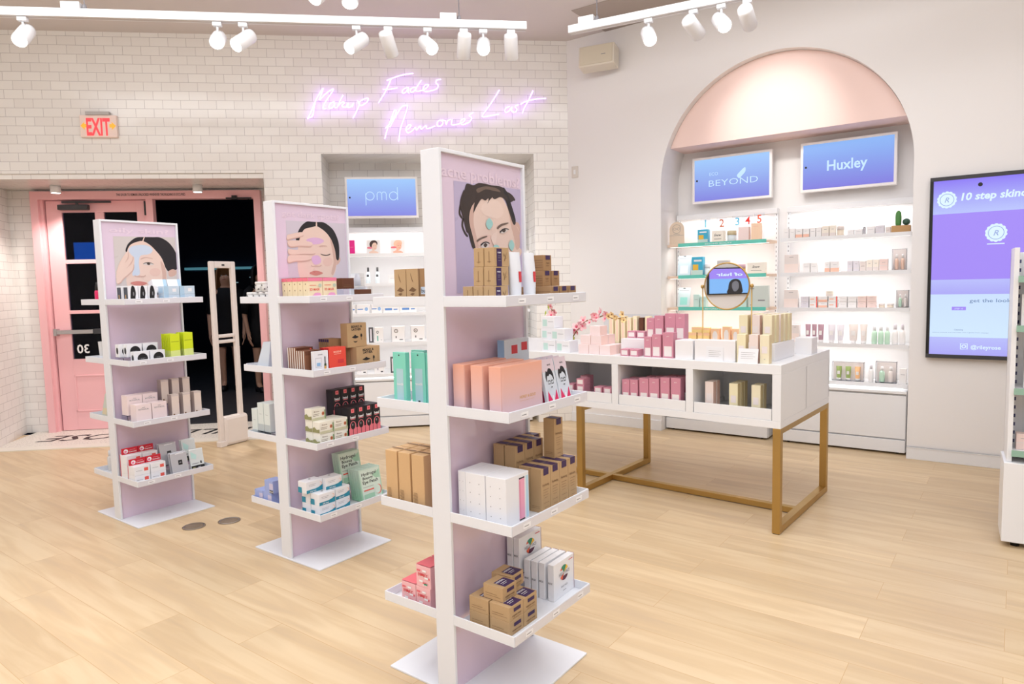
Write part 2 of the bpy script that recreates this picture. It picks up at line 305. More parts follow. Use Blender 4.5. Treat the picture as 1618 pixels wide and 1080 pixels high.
ART={3:{'bg': [(0.0804, 1.7443), (0.4671, 1.7507), (0.4576, 1.3629), (0.0824, 1.3724)], 'hair': [(0.1346, 1.7196), (0.1472, 1.7411), (0.1826, 1.7395), (0.2153, 1.7505), (0.2819, 1.7493), (0.3426, 1.7488), (0.3778, 1.7314), (0.4089, 1.7065), (0.3854, 1.6935), (0.4072, 1.6619), (0.4217, 1.6265), (0.4056, 1.62), (0.3798, 1.6656), (0.3544, 1.7075), (0.2849, 1.7203), (0.2298, 1.7065), (0.1732, 1.6708), (0.1537, 1.6217), (0.171, 1.5633), (0.183, 1.5262), (0.1655, 1.5294), (0.1442, 1.5827), (0.1192, 1.6323), (0.1091, 1.6619), (0.1219, 1.6932)], 'face': [(0.1635, 1.666), (0.1966, 1.6918), (0.2383, 1.7125), (0.2851, 1.7241), (0.3326, 1.7176), (0.3627, 1.6918), (0.386, 1.6605), (0.4196, 1.6208), (0.4423, 1.5966), (0.4402, 1.54), (0.4485, 1.5061), (0.2837, 1.3728), (0.1956, 1.4804), (0.1798, 1.5261), (0.1686, 1.5632), (0.1533, 1.6114)], 'ear': [(0.4217, 1.6265), (0.4405, 1.6259), (0.4513, 1.6084), (0.4465, 1.5827), (0.4293, 1.578), (0.4187, 1.5955)], 'eyeL': [(0.2127, 1.536), (0.2314, 1.5466), (0.2523, 1.5452), (0.2577, 1.5347), (0.2389, 1.5278), (0.2206, 1.5273)], 'irisL': [(0.2268, 1.5369), (0.2371, 1.5447), (0.2486, 1.5387), (0.2365, 1.5298)], 'eyeR': [(0.3229, 1.5856), (0.3411, 1.5974), (0.3655, 1.6013), (0.3744, 1.5979), (0.3614, 1.5896), (0.3405, 1.5831)], 'irisR': [(0.3346, 1.5916), (0.3474, 1.5999), (0.358, 1.5949), (0.3469, 1.5867)], 'browR': [(0.306, 1.6022), (0.3285, 1.6153), (0.3691, 1.6236), (0.3735, 1.6199), (0.3353, 1.6091), (0.3119, 1.5971)], 'browL': [(0.1906, 1.5526), (0.2114, 1.5622), (0.2449, 1.5705), (0.2472, 1.5663), (0.2153, 1.5566), (0.1944, 1.5475)], 'nose': [(0.2701, 1.5672), (0.3011, 1.5874), (0.3051, 1.5794), (0.2923, 1.5411), (0.2803, 1.5434)], 'dot1': [(0.2425, 1.6122), (0.2618, 1.6329), (0.2823, 1.6144), (0.2601, 1.5924)], 'dot2': [(0.3722, 1.5408), (0.3895, 1.5619), (0.4074, 1.5435), (0.3916, 1.5207)], 'dot3': [(0.2817, 1.5354), (0.3035, 1.5404), (0.3163, 1.5298), (0.2982, 1.5169)], 'blush': [(0.2074, 1.5647), (0.2577, 1.5747), (0.2828, 1.5623), (0.2731, 1.5351), (0.2304, 1.5233), (0.1981, 1.5382)], 'shadeL': [(0.1635, 1.666), (0.1965, 1.6892), (0.1828, 1.6519), (0.1784, 1.6051), (0.1983, 1.5434), (0.2047, 1.5016), (0.1889, 1.5117), (0.1686, 1.5632), (0.1548, 1.6115)], 'shadeR': [(0.3842, 1.6603), (0.4196, 1.6208), (0.4421, 1.591), (0.445, 1.5401), (0.4208, 1.5282), (0.4085, 1.5727), (0.3916, 1.6165)], 'sheen': [(0.2371, 1.682), (0.2885, 1.702), (0.3314, 1.6893), (0.3479, 1.6579), (0.3117, 1.6338), (0.2436, 1.6403), (0.2196, 1.6597)], 'lashR': [(0.3203, 1.5872), (0.3349, 1.5971), (0.3529, 1.6024), (0.3728, 1.6011), (0.3753, 1.5974), (0.3546, 1.5986), (0.3383, 1.5934), (0.3255, 1.5847)], 'lashL': [(0.2095, 1.5375), (0.2231, 1.5463), (0.2415, 1.5501), (0.2582, 1.5464), (0.2598, 1.5428), (0.2414, 1.5464), (0.2262, 1.5427), (0.2143, 1.535)], 'curl1': [(0.3779, 1.7341), (0.405, 1.7255), (0.423, 1.7104), (0.4117, 1.7056), (0.3937, 1.7174), (0.3739, 1.7244)], 'curl2': [(0.1176, 1.6827), (0.1052, 1.6616), (0.1018, 1.6362), (0.1149, 1.6219), (0.1212, 1.6264), (0.1111, 1.6394), (0.1135, 1.6597), (0.1267, 1.6809)], 'curl3': [(0.1188, 1.6222), (0.1138, 1.5965), (0.1281, 1.5718), (0.1417, 1.5621), (0.1466, 1.5664), (0.1331, 1.5797), (0.1231, 1.5996), (0.1272, 1.6216)], 'wisp1': [(0.1971, 1.7047), (0.2474, 1.7301), (0.3071, 1.7357), (0.3595, 1.7243), (0.3767, 1.7038), (0.3323, 1.7121), (0.2971, 1.7016), (0.276, 1.7105), (0.2458, 1.6932), (0.2228, 1.6955), (0.1956, 1.6684), (0.177, 1.6463)], 'wisp2': [(0.1308, 1.7192), (0.1142, 1.6925), (0.1078, 1.6668), (0.1197, 1.6425), (0.1294, 1.6024), (0.14, 1.5774), (0.152, 1.5831), (0.1377, 1.6131), (0.1253, 1.6479), (0.121, 1.6729), (0.1306, 1.699)], 'wisp3': [(0.2469, 1.7196), (0.2629, 1.6999), (0.2555, 1.6834), (0.2695, 1.6972), (0.2846, 1.7113)], 'shine': [(0.1981, 1.7281), (0.2479, 1.7417), (0.3073, 1.7411), (0.3331, 1.73), (0.2982, 1.7306), (0.2474, 1.7312), (0.2057, 1.7159)], 'hair2': [(0.3515, 1.748), (0.3733, 1.731), (0.3946, 1.6942), (0.4204, 1.6404), (0.4134, 1.6288), (0.3829, 1.674), (0.3573, 1.7132)]},
2:{'bg': [(0.0778, 1.7468), (0.4657, 1.7509), (0.4609, 1.3557), (0.0778, 1.3664)], 'hair': [(0.1482, 1.693), (0.1601, 1.7122), (0.1784, 1.7312), (0.2056, 1.748), (0.2343, 1.7489), (0.2656, 1.7489), (0.3112, 1.7497), (0.3473, 1.7331), (0.3743, 1.7119), (0.396, 1.675), (0.4078, 1.6297), (0.4039, 1.5609), (0.3867, 1.5549), (0.3504, 1.6242), (0.3073, 1.6826), (0.2544, 1.7097), (0.2001, 1.6925), (0.1627, 1.6475), (0.1348, 1.6483), (0.1347, 1.668)], 'face': [(0.1739, 1.6913), (0.1924, 1.7095), (0.2281, 1.7186), (0.2643, 1.7268), (0.291, 1.7171), (0.3176, 1.7017), (0.3441, 1.6767), (0.3676, 1.6361), (0.3795, 1.5947), (0.3844, 1.5549), (0.3823, 1.5186), (0.3654, 1.4729), (0.32, 1.4202), (0.2584, 1.3912), (0.2005, 1.3998), (0.1547, 1.4408), (0.1364, 1.4953), (0.1381, 1.5819), (0.1545, 1.6544)], 'part': [(0.2625, 1.7487), (0.2679, 1.749), (0.2679, 1.7251), (0.2597, 1.7247)], 'f1': [(0.0816, 1.6729), (0.1135, 1.6814), (0.1566, 1.6905), (0.1782, 1.6897), (0.1796, 1.6771), (0.1553, 1.6688), (0.1122, 1.6599), (0.0812, 1.6516)], 'f2': [(0.0819, 1.6428), (0.1284, 1.648), (0.18, 1.6474), (0.2236, 1.6424), (0.2328, 1.6317), (0.218, 1.6221), (0.1525, 1.6219), (0.097, 1.6166)], 'f3': [(0.0836, 1.602), (0.1256, 1.5996), (0.1947, 1.6006), (0.2389, 1.5981), (0.2496, 1.5899), (0.2335, 1.5821), (0.1761, 1.5809), (0.0946, 1.5767)], 'f4': [(0.0816, 1.5682), (0.1325, 1.5728), (0.1931, 1.574), (0.2193, 1.569), (0.2186, 1.5561), (0.1828, 1.5465), (0.1222, 1.5438), (0.0805, 1.5362)], 'patch1': [(0.1955, 1.6505), (0.2159, 1.6622), (0.2519, 1.6673), (0.2878, 1.6632), (0.3078, 1.6509), (0.2863, 1.6372), (0.2543, 1.6317), (0.2231, 1.6332)], 'patch2': [(0.2232, 1.5599), (0.2373, 1.5712), (0.2644, 1.5735), (0.2818, 1.559), (0.2805, 1.5366), (0.2526, 1.5252), (0.2305, 1.5324)], 'lid': [(0.2809, 1.5831), (0.3013, 1.5787), (0.3244, 1.5784), (0.3458, 1.5845), (0.3407, 1.578), (0.3195, 1.5731), (0.2965, 1.5749)], 'brow': [(0.2741, 1.6219), (0.2904, 1.6276), (0.318, 1.6277), (0.327, 1.6235), (0.3038, 1.6213), (0.2807, 1.6184)], 'ear': [(0.3844, 1.5549), (0.4017, 1.5647), (0.4135, 1.5591), (0.4103, 1.5457), (0.3973, 1.5302), (0.3827, 1.5263)], 'shade': [(0.3483, 1.6693), (0.3697, 1.6324), (0.3814, 1.5872), (0.3827, 1.5263), (0.3606, 1.4729), (0.3469, 1.4805), (0.3641, 1.5337), (0.3624, 1.5868)], 'blushA': [(0.3046, 1.5556), (0.3422, 1.5637), (0.36, 1.545), (0.3446, 1.5222), (0.3117, 1.5182), (0.2943, 1.5367)], 'nose': [(0.2166, 1.523), (0.2297, 1.5183), (0.2479, 1.5214), (0.2703, 1.5186), (0.2844, 1.5254), (0.2793, 1.5161), (0.2474, 1.5133), (0.2206, 1.5157)], 'mouth': [(0.2053, 1.4807), (0.2462, 1.4936), (0.291, 1.4806), (0.2447, 1.4677)]},
1:{'bg': [(0.0781, 1.7428), (0.4595, 1.7509), (0.4561, 1.3266), (0.0744, 1.3406)], 'hair': [(0.145, 1.6544), (0.1525, 1.6831), (0.1708, 1.7095), (0.2119, 1.7398), (0.2633, 1.7448), (0.3154, 1.7469), (0.3625, 1.7458), (0.4144, 1.715), (0.4505, 1.6618), (0.4615, 1.6135), (0.4552, 1.5466), (0.4212, 1.5434), (0.3991, 1.5313), (0.3798, 1.5583), (0.3271, 1.6588), (0.2515, 1.6977), (0.1969, 1.6845), (0.1608, 1.6433)], 'face': [(0.1525, 1.6431), (0.1631, 1.6777), (0.1812, 1.6984), (0.2158, 1.7139), (0.253, 1.7193), (0.2945, 1.6962), (0.3327, 1.656), (0.3598, 1.6179), (0.3749, 1.5763), (0.3842, 1.5343), (0.384, 1.4862), (0.3581, 1.4144), (0.2949, 1.3563), (0.2417, 1.3433), (0.1863, 1.3656), (0.1457, 1.4247), (0.1363, 1.4881), (0.1556, 1.5686)], 'part': [(0.2587, 1.7446), (0.2644, 1.7448), (0.2534, 1.7176), (0.2477, 1.7174)], 'f1': [(0.1503, 1.6516), (0.1563, 1.6432), (0.1522, 1.6144), (0.1285, 1.5741), (0.0924, 1.5226), (0.0816, 1.5226), (0.0885, 1.5453), (0.1079, 1.591)], 'f2': [(0.1763, 1.6275), (0.1827, 1.615), (0.1738, 1.5918), (0.1434, 1.5513), (0.1024, 1.5112), (0.0838, 1.4772), (0.0823, 1.5169), (0.1227, 1.5683)], 'f3': [(0.1786, 1.5803), (0.1843, 1.5659), (0.1759, 1.5399), (0.1521, 1.5168), (0.1171, 1.4883), (0.0992, 1.4656), (0.0799, 1.4601), (0.0854, 1.4999), (0.1316, 1.5398)], 'patch': [(0.1619, 1.6605), (0.1802, 1.684), (0.22, 1.6938), (0.2656, 1.6953), (0.2994, 1.6816), (0.3067, 1.6612), (0.285, 1.6402), (0.2443, 1.6335), (0.2264, 1.6215), (0.218, 1.5807), (0.2192, 1.5167), (0.1959, 1.5051), (0.1739, 1.511), (0.189, 1.5688), (0.1922, 1.6151), (0.1766, 1.6321)], 'eye': [(0.2434, 1.578), (0.2611, 1.5858), (0.2871, 1.5861), (0.3096, 1.5745), (0.286, 1.5696), (0.26, 1.5706)], 'iris': [(0.2647, 1.58), (0.2783, 1.5848), (0.2878, 1.579), (0.2773, 1.5707)], 'brow': [(0.2314, 1.6111), (0.2606, 1.6209), (0.3006, 1.614), (0.3015, 1.6098), (0.2631, 1.6151), (0.2338, 1.6053)], 'ear': [(0.3991, 1.5313), (0.4274, 1.5453), (0.4501, 1.5344), (0.4447, 1.5101), (0.4181, 1.4969), (0.4002, 1.503)], 'shade': [(0.3522, 1.5939), (0.3715, 1.5703), (0.3834, 1.5223), (0.3771, 1.4743), (0.3551, 1.4145), (0.3335, 1.403), (0.3519, 1.4565), (0.3585, 1.5104)], 'lash': [(0.2416, 1.5774), (0.2583, 1.5869), (0.2872, 1.5879), (0.3109, 1.5757), (0.2869, 1.5837), (0.2609, 1.5829)], 'blushA': [(0.2902, 1.546), (0.3257, 1.5521), (0.3482, 1.5343), (0.3344, 1.5045), (0.2989, 1.5017), (0.2799, 1.5224)], 'nose': [(0.1876, 1.508), (0.2013, 1.5016), (0.2185, 1.5062), (0.2381, 1.5014), (0.2531, 1.5107), (0.2493, 1.4978), (0.2177, 1.4945), (0.1898, 1.4982)], 'mouth': [(0.1592, 1.4591), (0.2048, 1.4713), (0.261, 1.4577), (0.2084, 1.4409)]}}
STAND1=(-2.4666,4.0960,0.9280)
STAND2=(-1.2003,3.4274,0.9280)
STAND3=(-0.2527,2.2322,0.9280)

# ---------------------------------------------------------------- materials of the room
WHITE = mat('white_paint', (240, 237, 236), .55, bump=.02)
CEIL = mat('ceiling_paint', (222, 214, 212), .8)
LACQ = mat('white_lacquer', (236, 236, 238), .32)
STEEL_W = mat('white_powder_coated_steel', (232, 234, 240), .38)
PINKDOOR = mat('pink_door_paint', (246, 190, 194), .4)
PINKARCH = mat('pink_arch_paint', (248, 220, 212), .6)
BRASS = mat('brushed_brass', (188, 156, 96), .4, metal=1)
BLACK = mat('black_satin', (22, 22, 24), .4)
DGREY = mat('dark_grey', (60, 60, 64), .5)
CHROME = mat('brushed_steel', (190, 190, 192), .3, metal=1)
WHITEINK = mat('white_ink', (245, 245, 246), .5)
BLACKINK = mat('black_ink', (28, 26, 28), .5)
GREYINK = mat('grey_ink', (140, 138, 142), .5)
CLEAR = mat('clear_acrylic', (245, 248, 250), .05, trans=1, ior=1.12)
LED = mat('led_strip', (255, 250, 245), emit=1.6)
LENS = mat('spot_lens', (255, 248, 238), emit=9)

def tile_mat(name, flat=False):
    m = mat(name, (238, 233, 227), .12, spec=.5); nt = m.node_tree; b = nt.nodes['Principled BSDF']
    tc = nt.nodes.new('ShaderNodeTexCoord'); sp = nt.nodes.new('ShaderNodeSeparateXYZ'); cb = nt.nodes.new('ShaderNodeCombineXYZ')
    nt.links.new(tc.outputs['Object'], sp.inputs[0])
    if flat:
        nt.links.new(sp.outputs[0], cb.inputs[0]); nt.links.new(sp.outputs[1], cb.inputs[1])
    else:
        ad = nt.nodes.new('ShaderNodeMath'); nt.links.new(sp.outputs[0], ad.inputs[0]); nt.links.new(sp.outputs[1], ad.inputs[1])
        nt.links.new(ad.outputs[0], cb.inputs[0]); nt.links.new(sp.outputs[2], cb.inputs[1])
    br = nt.nodes.new('ShaderNodeTexBrick')
    br.inputs['Scale'].default_value = 1; br.inputs['Brick Width'].default_value = .1565; br.inputs['Row Height'].default_value = .0785
    br.inputs['Mortar Size'].default_value = .0017; br.inputs['Mortar Smooth'].default_value = .1; br.offset = .5
    br.inputs['Color1'].default_value = rgb(246, 243, 239); br.inputs['Color2'].default_value = rgb(240, 236, 232)
    br.inputs['Mortar'].default_value = rgb(196, 190, 188)
    nt.links.new(cb.outputs[0], br.inputs['Vector']); nt.links.new(br.outputs['Color'], b.inputs['Base Color'])
    bp = nt.nodes.new('ShaderNodeBump'); bp.invert = True; bp.inputs['Strength'].default_value = .35; bp.inputs['Distance'].default_value = .002
    nt.links.new(br.outputs['Fac'], bp.inputs['Height'])
    # hand-set tiles: each leans a little differently
    n = nt.nodes.new('ShaderNodeTexNoise'); n.inputs['Scale'].default_value = 2.2
    nt.links.new(tc.outputs['Object'], n.inputs['Vector'])
    b2 = nt.nodes.new('ShaderNodeBump'); b2.inputs['Strength'].default_value = .25; b2.inputs['Distance'].default_value = .02
    nt.links.new(n.outputs[0], b2.inputs['Height']); nt.links.new(bp.outputs[0], b2.inputs['Normal'])
    nt.links.new(b2.outputs[0], b.inputs['Normal'])
    return m
TILE = tile_mat('white_subway_tile'); TILEH = tile_mat('white_subway_tile_soffit', True)

def wood_floor():
    m = mat('pale_oak_planks', (225, 195, 150), .38); nt = m.node_tree; b = nt.nodes['Principled BSDF']; L = nt.links.new
    tc = nt.nodes.new('ShaderNodeTexCoord'); mp = nt.nodes.new('ShaderNodeMapping')
    mp.inputs['Rotation'].default_value = (0, 0, math.radians(36.8)); L(tc.outputs['Object'], mp.inputs[0])
    br = nt.nodes.new('ShaderNodeTexBrick'); L(mp.outputs[0], br.inputs['Vector'])
    br.inputs['Scale'].default_value = 1; br.inputs['Brick Width'].default_value = 1.22; br.inputs['Row Height'].default_value = .2
    br.inputs['Mortar Size'].default_value = .0012; br.offset = .37; br.offset_frequency = 2; br.squash = 1
    br.inputs['Color1'].default_value = (0, 0, 0, 1); br.inputs['Color2'].default_value = (1, 1, 1, 1); br.inputs['Mortar'].default_value = (.25, .25, .25, 1)
    # grain stretched along the plank, shifted per plank
    mp2 = nt.nodes.new('ShaderNodeMapping'); mp2.inputs['Scale'].default_value = (1.1, 11, 1); L(mp.outputs[0], mp2.inputs[0])
    ad = nt.nodes.new('ShaderNodeVectorMath'); ad.operation = 'MULTIPLY_ADD'; L(br.outputs['Color'], ad.inputs[0])
    ad.inputs[1].default_value = (7, 3, 5); L(mp2.outputs[0], ad.inputs[2])
    n1 = nt.nodes.new('ShaderNodeTexNoise'); n1.inputs['Scale'].default_value = 1.3; n1.inputs['Detail'].default_value = 7; n1.inputs['Distortion'].default_value = .6; L(ad.outputs[0], n1.inputs['Vector'])
    n2 = nt.nodes.new('ShaderNodeTexNoise'); n2.inputs['Scale'].default_value = .9; n2.inputs['Detail'].default_value = 3; L(mp.outputs[0], n2.inputs['Vector'])
    r1 = nt.nodes.new('ShaderNodeValToRGB'); L(n1.outputs[0], r1.inputs[0])
    r1.color_ramp.elements[0].position = .3; r1.color_ramp.elements[0].color = rgb(206, 180, 146)
    r1.color_ramp.elements[1].position = .62; r1.color_ramp.elements[1].color = rgb(222, 198, 162)
    e = r1.color_ramp.elements.new(.45); e.color = rgb(213, 186, 148)
    mx = nt.nodes.new('ShaderNodeMixRGB'); mx.blend_type = 'MULTIPLY'; mx.inputs[0].default_value = 1; L(r1.outputs[0], mx.inputs[1])
    mr = nt.nodes.new('ShaderNodeValToRGB'); L(br.outputs['Color'], mr.inputs[0])
    mr.color_ramp.elements[0].color = (.88, .865, .85, 1); mr.color_ramp.elements[1].color = (1.0, 1.0, 1.0, 1)
    L(mr.outputs[0], mx.inputs[2])
    mx2 = nt.nodes.new('ShaderNodeMixRGB'); mx2.blend_type = 'MIX'; L(n2.outputs[0], mx2.inputs[0]); L(mx.outputs[0], mx2.inputs[1])
    mx3 = nt.nodes.new('ShaderNodeMixRGB'); mx3.blend_type = 'MULTIPLY'; mx3.inputs[0].default_value = 1; L(mx.outputs[0], mx3.inputs[1]); mx3.inputs[2].default_value = (1.02, 1.02, 1.02, 1)
    L(mx3.outputs[0], mx2.inputs[2])
    mo = nt.nodes.new('ShaderNodeMixRGB'); L(br.outputs['Fac'], mo.inputs[0]); L(mx2.outputs[0], mo.inputs[1]); mo.inputs[2].default_value = rgb(196, 160, 116)
    L(mo.outputs[0], b.inputs['Base Color'])
    bp = nt.nodes.new('ShaderNodeBump'); bp.inputs['Strength'].default_value = .12; bp.inputs['Distance'].default_value = .002
    L(n1.outputs[0], bp.inputs['Height']); L(bp.outputs[0], b.inputs['Normal'])
    return m
WOOD = wood_floor()
def mosaic():
    m = mat('white_mosaic', (232, 226, 216), .35); nt = m.node_tree; b = nt.nodes['Principled BSDF']
    tc = nt.nodes.new('ShaderNodeTexCoord'); v = nt.nodes.new('ShaderNodeTexVoronoi'); v.feature = 'DISTANCE_TO_EDGE'; v.inputs['Scale'].default_value = 40
    nt.links.new(tc.outputs['Object'], v.inputs['Vector'])
    r = nt.nodes.new('ShaderNodeValToRGB'); r.color_ramp.elements[0].color = rgb(196, 188, 178); r.color_ramp.elements[1].position = .09; r.color_ramp.elements[1].color = rgb(234, 228, 218)
    nt.links.new(v.outputs[0], r.inputs[0]); nt.links.new(r.outputs[0], b.inputs['Base Color'])
    return m
MOSAIC = mosaic()

# ---------------------------------------------------------------- frames of reference
WW = Frame(.597, 6.802, math.radians(-35.5))     # white wall with the arch: x runs right from the corner, y goes into the wall
TW = Frame(.597, 6.802, math.radians(7.0))       # tiled wall: x is negative to the left of the corner
H = 3.73

# floor
RIGHT = WW.pt(6.2, 0); LEFT = TW.pt(-6.6, 0)
BK = -3.6
mb = MB()
pts = [(LEFT.x, LEFT.y), tuple(TW.pt(0, .0)[:2]), (RIGHT.x, RIGHT.y), (RIGHT.x, BK), (LEFT.x, BK)]
tl = TW.pt(-6.6, .6); tr = TW.pt(0, .6); rr = WW.pt(6.2, .6)
fl = [(LEFT.x, tl.y), tuple(tr[:2]), tuple(WW.pt(.6, .6)[:2]), tuple(rr[:2]), (rr.x, BK), (LEFT.x, BK)]
mb.prism(fl, -.1, 0, WOOD, 'z')
struct(mb.build('floor'))
cl = [(LEFT.x, tl.y + .4), tuple(TW.pt(.5, .6)[:2]), tuple(rr[:2]), (rr.x, BK), (LEFT.x, BK)]
struct(MB().prism(cl, H, H + .1, CEIL, 'z').build('ceiling'))
struct(MB().box(LEFT.x - .1, BK - .1, 0, LEFT.x, LEFT.y + .6, H, WHITE).build('wall_left'))
struct(MB().box(rr.x, BK - .1, 0, rr.x + .1, rr.y + .1, H, WHITE).build('wall_right'))
struct(MB().box(LEFT.x, BK - .1, 0, rr.x, BK, H, WHITE).build('wall_rear'))

# tiled wall with the door recess (x -5.40..-2.904, up to 2.486) and the shelf niche (x -2.372..-.346, up to 2.66)
mb = MB()
D0 = .95
mb.box(-6.6, 0, 0, -5.52, D0, H, TILE)                    # left of the recess, its face slants back to the door
mb.hexa([(-5.52, 0, 0), (-5.38, 0, 0), (-5.52, .70, 0), (-5.52, .71, 0), (-5.52, 0, 2.486), (-5.38, 0, 2.486), (-5.52, .70, 2.486), (-5.52, .71, 2.486)], TILE)
mb.box(-5.52, .70, 0, -5.28, .80, 2.486, TILE)
mb.box(-5.28, .70, 2.415, -3.09, .80, 2.486, TILE)
mb.box(-3.09, .70, 0, -2.904, .80, 2.486, TILE)
mb.box(-2.904, 0, 0, -2.372, D0, H, TILE)
mb.box(-5.52, 0, 2.486, -2.904, D0, H, TILE)
mb.box(-2.372, 0, 2.66, -.346, D0, H, TILE)
mb.box(-2.372, .5, 0, -.346, D0, 2.66, TILE)
mb.box(-.346, 0, 0, .12, D0, H, TILE)
struct(mb.build('wall_back'), TW)
struct(MB().box(-5.50, .02, 2.44, -2.91, .69, 2.485, TILEH).build('trim_1'), TW)

# entrance floor of white mosaic with black lettering, read from outside
mb = MB().box(-5.42, -.02, .0, -2.86, .74, .006, MOSAIC).box(-5.5, -.16, .0, -2.8, -.02, .008, mat('pale_stone_border', (232, 226, 214), .4))
mb.text('RILEY ROSE', (-4.2, .30, .0066), (-1, 0, 0), (0, -1, 0), .26, BLACKINK, bold=.01, shear=.3, width=1.95)
struct(mb.build('floor_entrance'), TW)
struct(MB().box(-9, .74, -.02, 4, 9, .0, mat('dark_mall_floor', (58, 56, 60), .5)).build('floor_outside'), TW)

struct(MB().box(.42, -.62, H - .006, 3.4, -.004, H - .001, mat('grey_ceiling_panel', (176, 164, 156), .8)).build('trim_4'), WW)
# white wall with arched opening (x .964..2.948), springing at 2.244
A0, A1, SPR = .964, 2.948, 2.244; AC = (A0 + A1) / 2; AR = (A1 - A0) / 2; AD = .42
mb = MB()
mb.box(-.0, 0, 0, A0, .5, H, WHITE)
mb.box(A1, 0, 0, 6.2, .5, H, WHITE)
N = 48; arc = [(AC - AR * math.cos(PI * k / N), SPR + AR * math.sin(PI * k / N)) for k in range(N + 1)]
for k in range(N):
    (x0, z0), (x1, z1) = arc[k], arc[k + 1]
    mb.add([(x0, 0, z0), (x1, 0, z1), (x1, 0, H), (x0, 0, H), (x0, .5, z0), (x1, .5, z1)], [(0, 1, 2, 3)], WHITE)
    mb.add([(x0, 0, z0), (x1, 0, z1), (x1, .5, z1), (x0, .5, z0)], [(0, 1, 2, 3)], WHITE, True)
mb.box(A0, AD, 0, A1, .5, H, WHITE)
struct(mb.build('wall_right_of_corner'), WW)
bpy.data.objects['wall_right_of_corner'].name = 'wall_front'
# pink half-moon panel in the head of the arch
zb = 2.585; t0 = math.asin((zb - SPR) / AR)
pp = [(AC - (AR - .002) * math.cos(t0 + (PI - 2 * t0) * k / 40), SPR + (AR - .002) * math.sin(t0 + (PI - 2 * t0) * k / 40)) for k in range(41)]
mb = MB().prism(pp, .08, AD - .001, PINKARCH, 'y')
struct(mb.build('trim_2'), WW)
mb = MB().box(A1, -.014, 0, 6.2, 0, .094, LACQ).box(A1, -.018, .088, 6.2, 0, .094, LACQ)
struct(mb.build('baseboard_right', bevel=.002), WW)
struct(MB().box(.0, -.014, 0, A0, 0, .094, LACQ).build('baseboard_left', bevel=.002), WW)

# ---------------------------------------------------------------- pink door set
mb = MB()
mb.box(-5.275, .62, 0, -5.205, .72, 2.415, PINKDOOR).box(-3.155, .62, 0, -3.09, .72, 2.415, PINKDOOR)
mb.box(-5.205, .62, 2.335, -3.155, .72, 2.415, PINKDOOR)
mb.box(-5.205, .66, 0, -5.18, .72, 2.335, PINKDOOR).box(-4.205, .64, 0, -4.14, .72, 2.335, PINKDOOR)
mb.text('THIS DOOR TO REMAIN UNLOCKED WHENEVER THE BUILDING IS OCCUPIED.', (-4.14, .619, 2.378), (1, 0, 0), (0, 0, 1), .024, BLACKINK, bold=.015, width=.66)
struct(mb.build('door_frame', bevel=.002), TW); bpy.data.objects['door_frame'].name = 'trim_3'
d = empty('door_1', TW, -4.69, .69, 0); d['kind'] = 'structure'
GL = mat('night_glass', (150, 156, 186), .03, trans=1, ior=1.2)
w2 = .48
cols = [(-.335, -.025), (.06, .375)]; rows = [(.74, 1.20), (1.235, 1.705), (1.745, 2.215)]
mb = MB()
mb.box(-w2, 0, .01, -.335, .045, 2.33, PINKDOOR).box(.375, 0, .01, w2, .045, 2.33, PINKDOOR).box(-.025, 0, .74, .06, .045, 2.215, PINKDOOR)
mb.box(-.335, 0, 2.215, .375, .045, 2.33, PINKDOOR).box(-.335, 0, .01, .375, .045, .74, PINKDOOR)
for z0, z1 in ((1.20, 1.235), (1.705, 1.745)):
    mb.box(-.335, 0, z0, -.025, .045, z1, PINKDOOR).box(.06, 0, z0, .375, .045, z1, PINKDOOR)
for x0, x1 in cols:   # moulded panels under the glass
    for (a, b, c, e) in ((x0, .20, x1, .215), (x0, .56, x1, .575), (x0, .20, x0 + .015, .575), (x1 - .015, .20, x1, .575)):
        mb.box(a, -.008, b, c, 0, e, PINKDOOR)
mb.build('leaf', d, bevel=.002)
for x0, x1 in cols:
    for z0, z1 in rows: MB().box(x0, .02, z0, x1, .026, z1, GL).build('pane', d)
MB().text('30', (-.23, -.002, .845), (-1, 0, 0), (0, 0, 1), .09, WHITEINK, bold=.02).build('house_number', d)
mb = MB().box(-.46, -.06, 1.0, -.10, -.02, 1.04, CHROME).box(-.10, -.055, .995, .42, -.015, 1.045, DGREY).box(-.47, -.065, .985, -.44, 0, 1.055, CHROME).box(.40, -.065, .985, .44, 0, 1.055, CHROME)
mb.build('push_bar', d, bevel=.003)
c = MB().box(-.34, -.07, 2.235, -.06, -.01, 2.285, DGREY).build('door_closer', d, bevel=.006)
MB().box(-.30, -.06, 2.30, .16, -.05, 2.32, DGREY).box(-.17, -.06, 2.27, -.15, -.05, 2.32, DGREY).build('closer_arm', c)
MB().box(.455, -.02, 2.18, .478, 0, 2.32, DGREY).build('top_bolt', d)
# closer arm of the open right-hand leaf
mb = MB().box(-3.42, .60, 2.325, -3.17, .62, 2.34, BLACK).tube([(-3.38, .61, 2.33), (-3.30, .63, 2.36), (-3.2, .65, 2.33)], .008, BLACK).box(-3.36, .59, 2.32, -3.31, .63, 2.36, BLACK)
tag(TW.put(mb.build('closer_arm'), 0, 0, 0), 'black door closer arm under the pink frame above the open doorway', 'door closer')

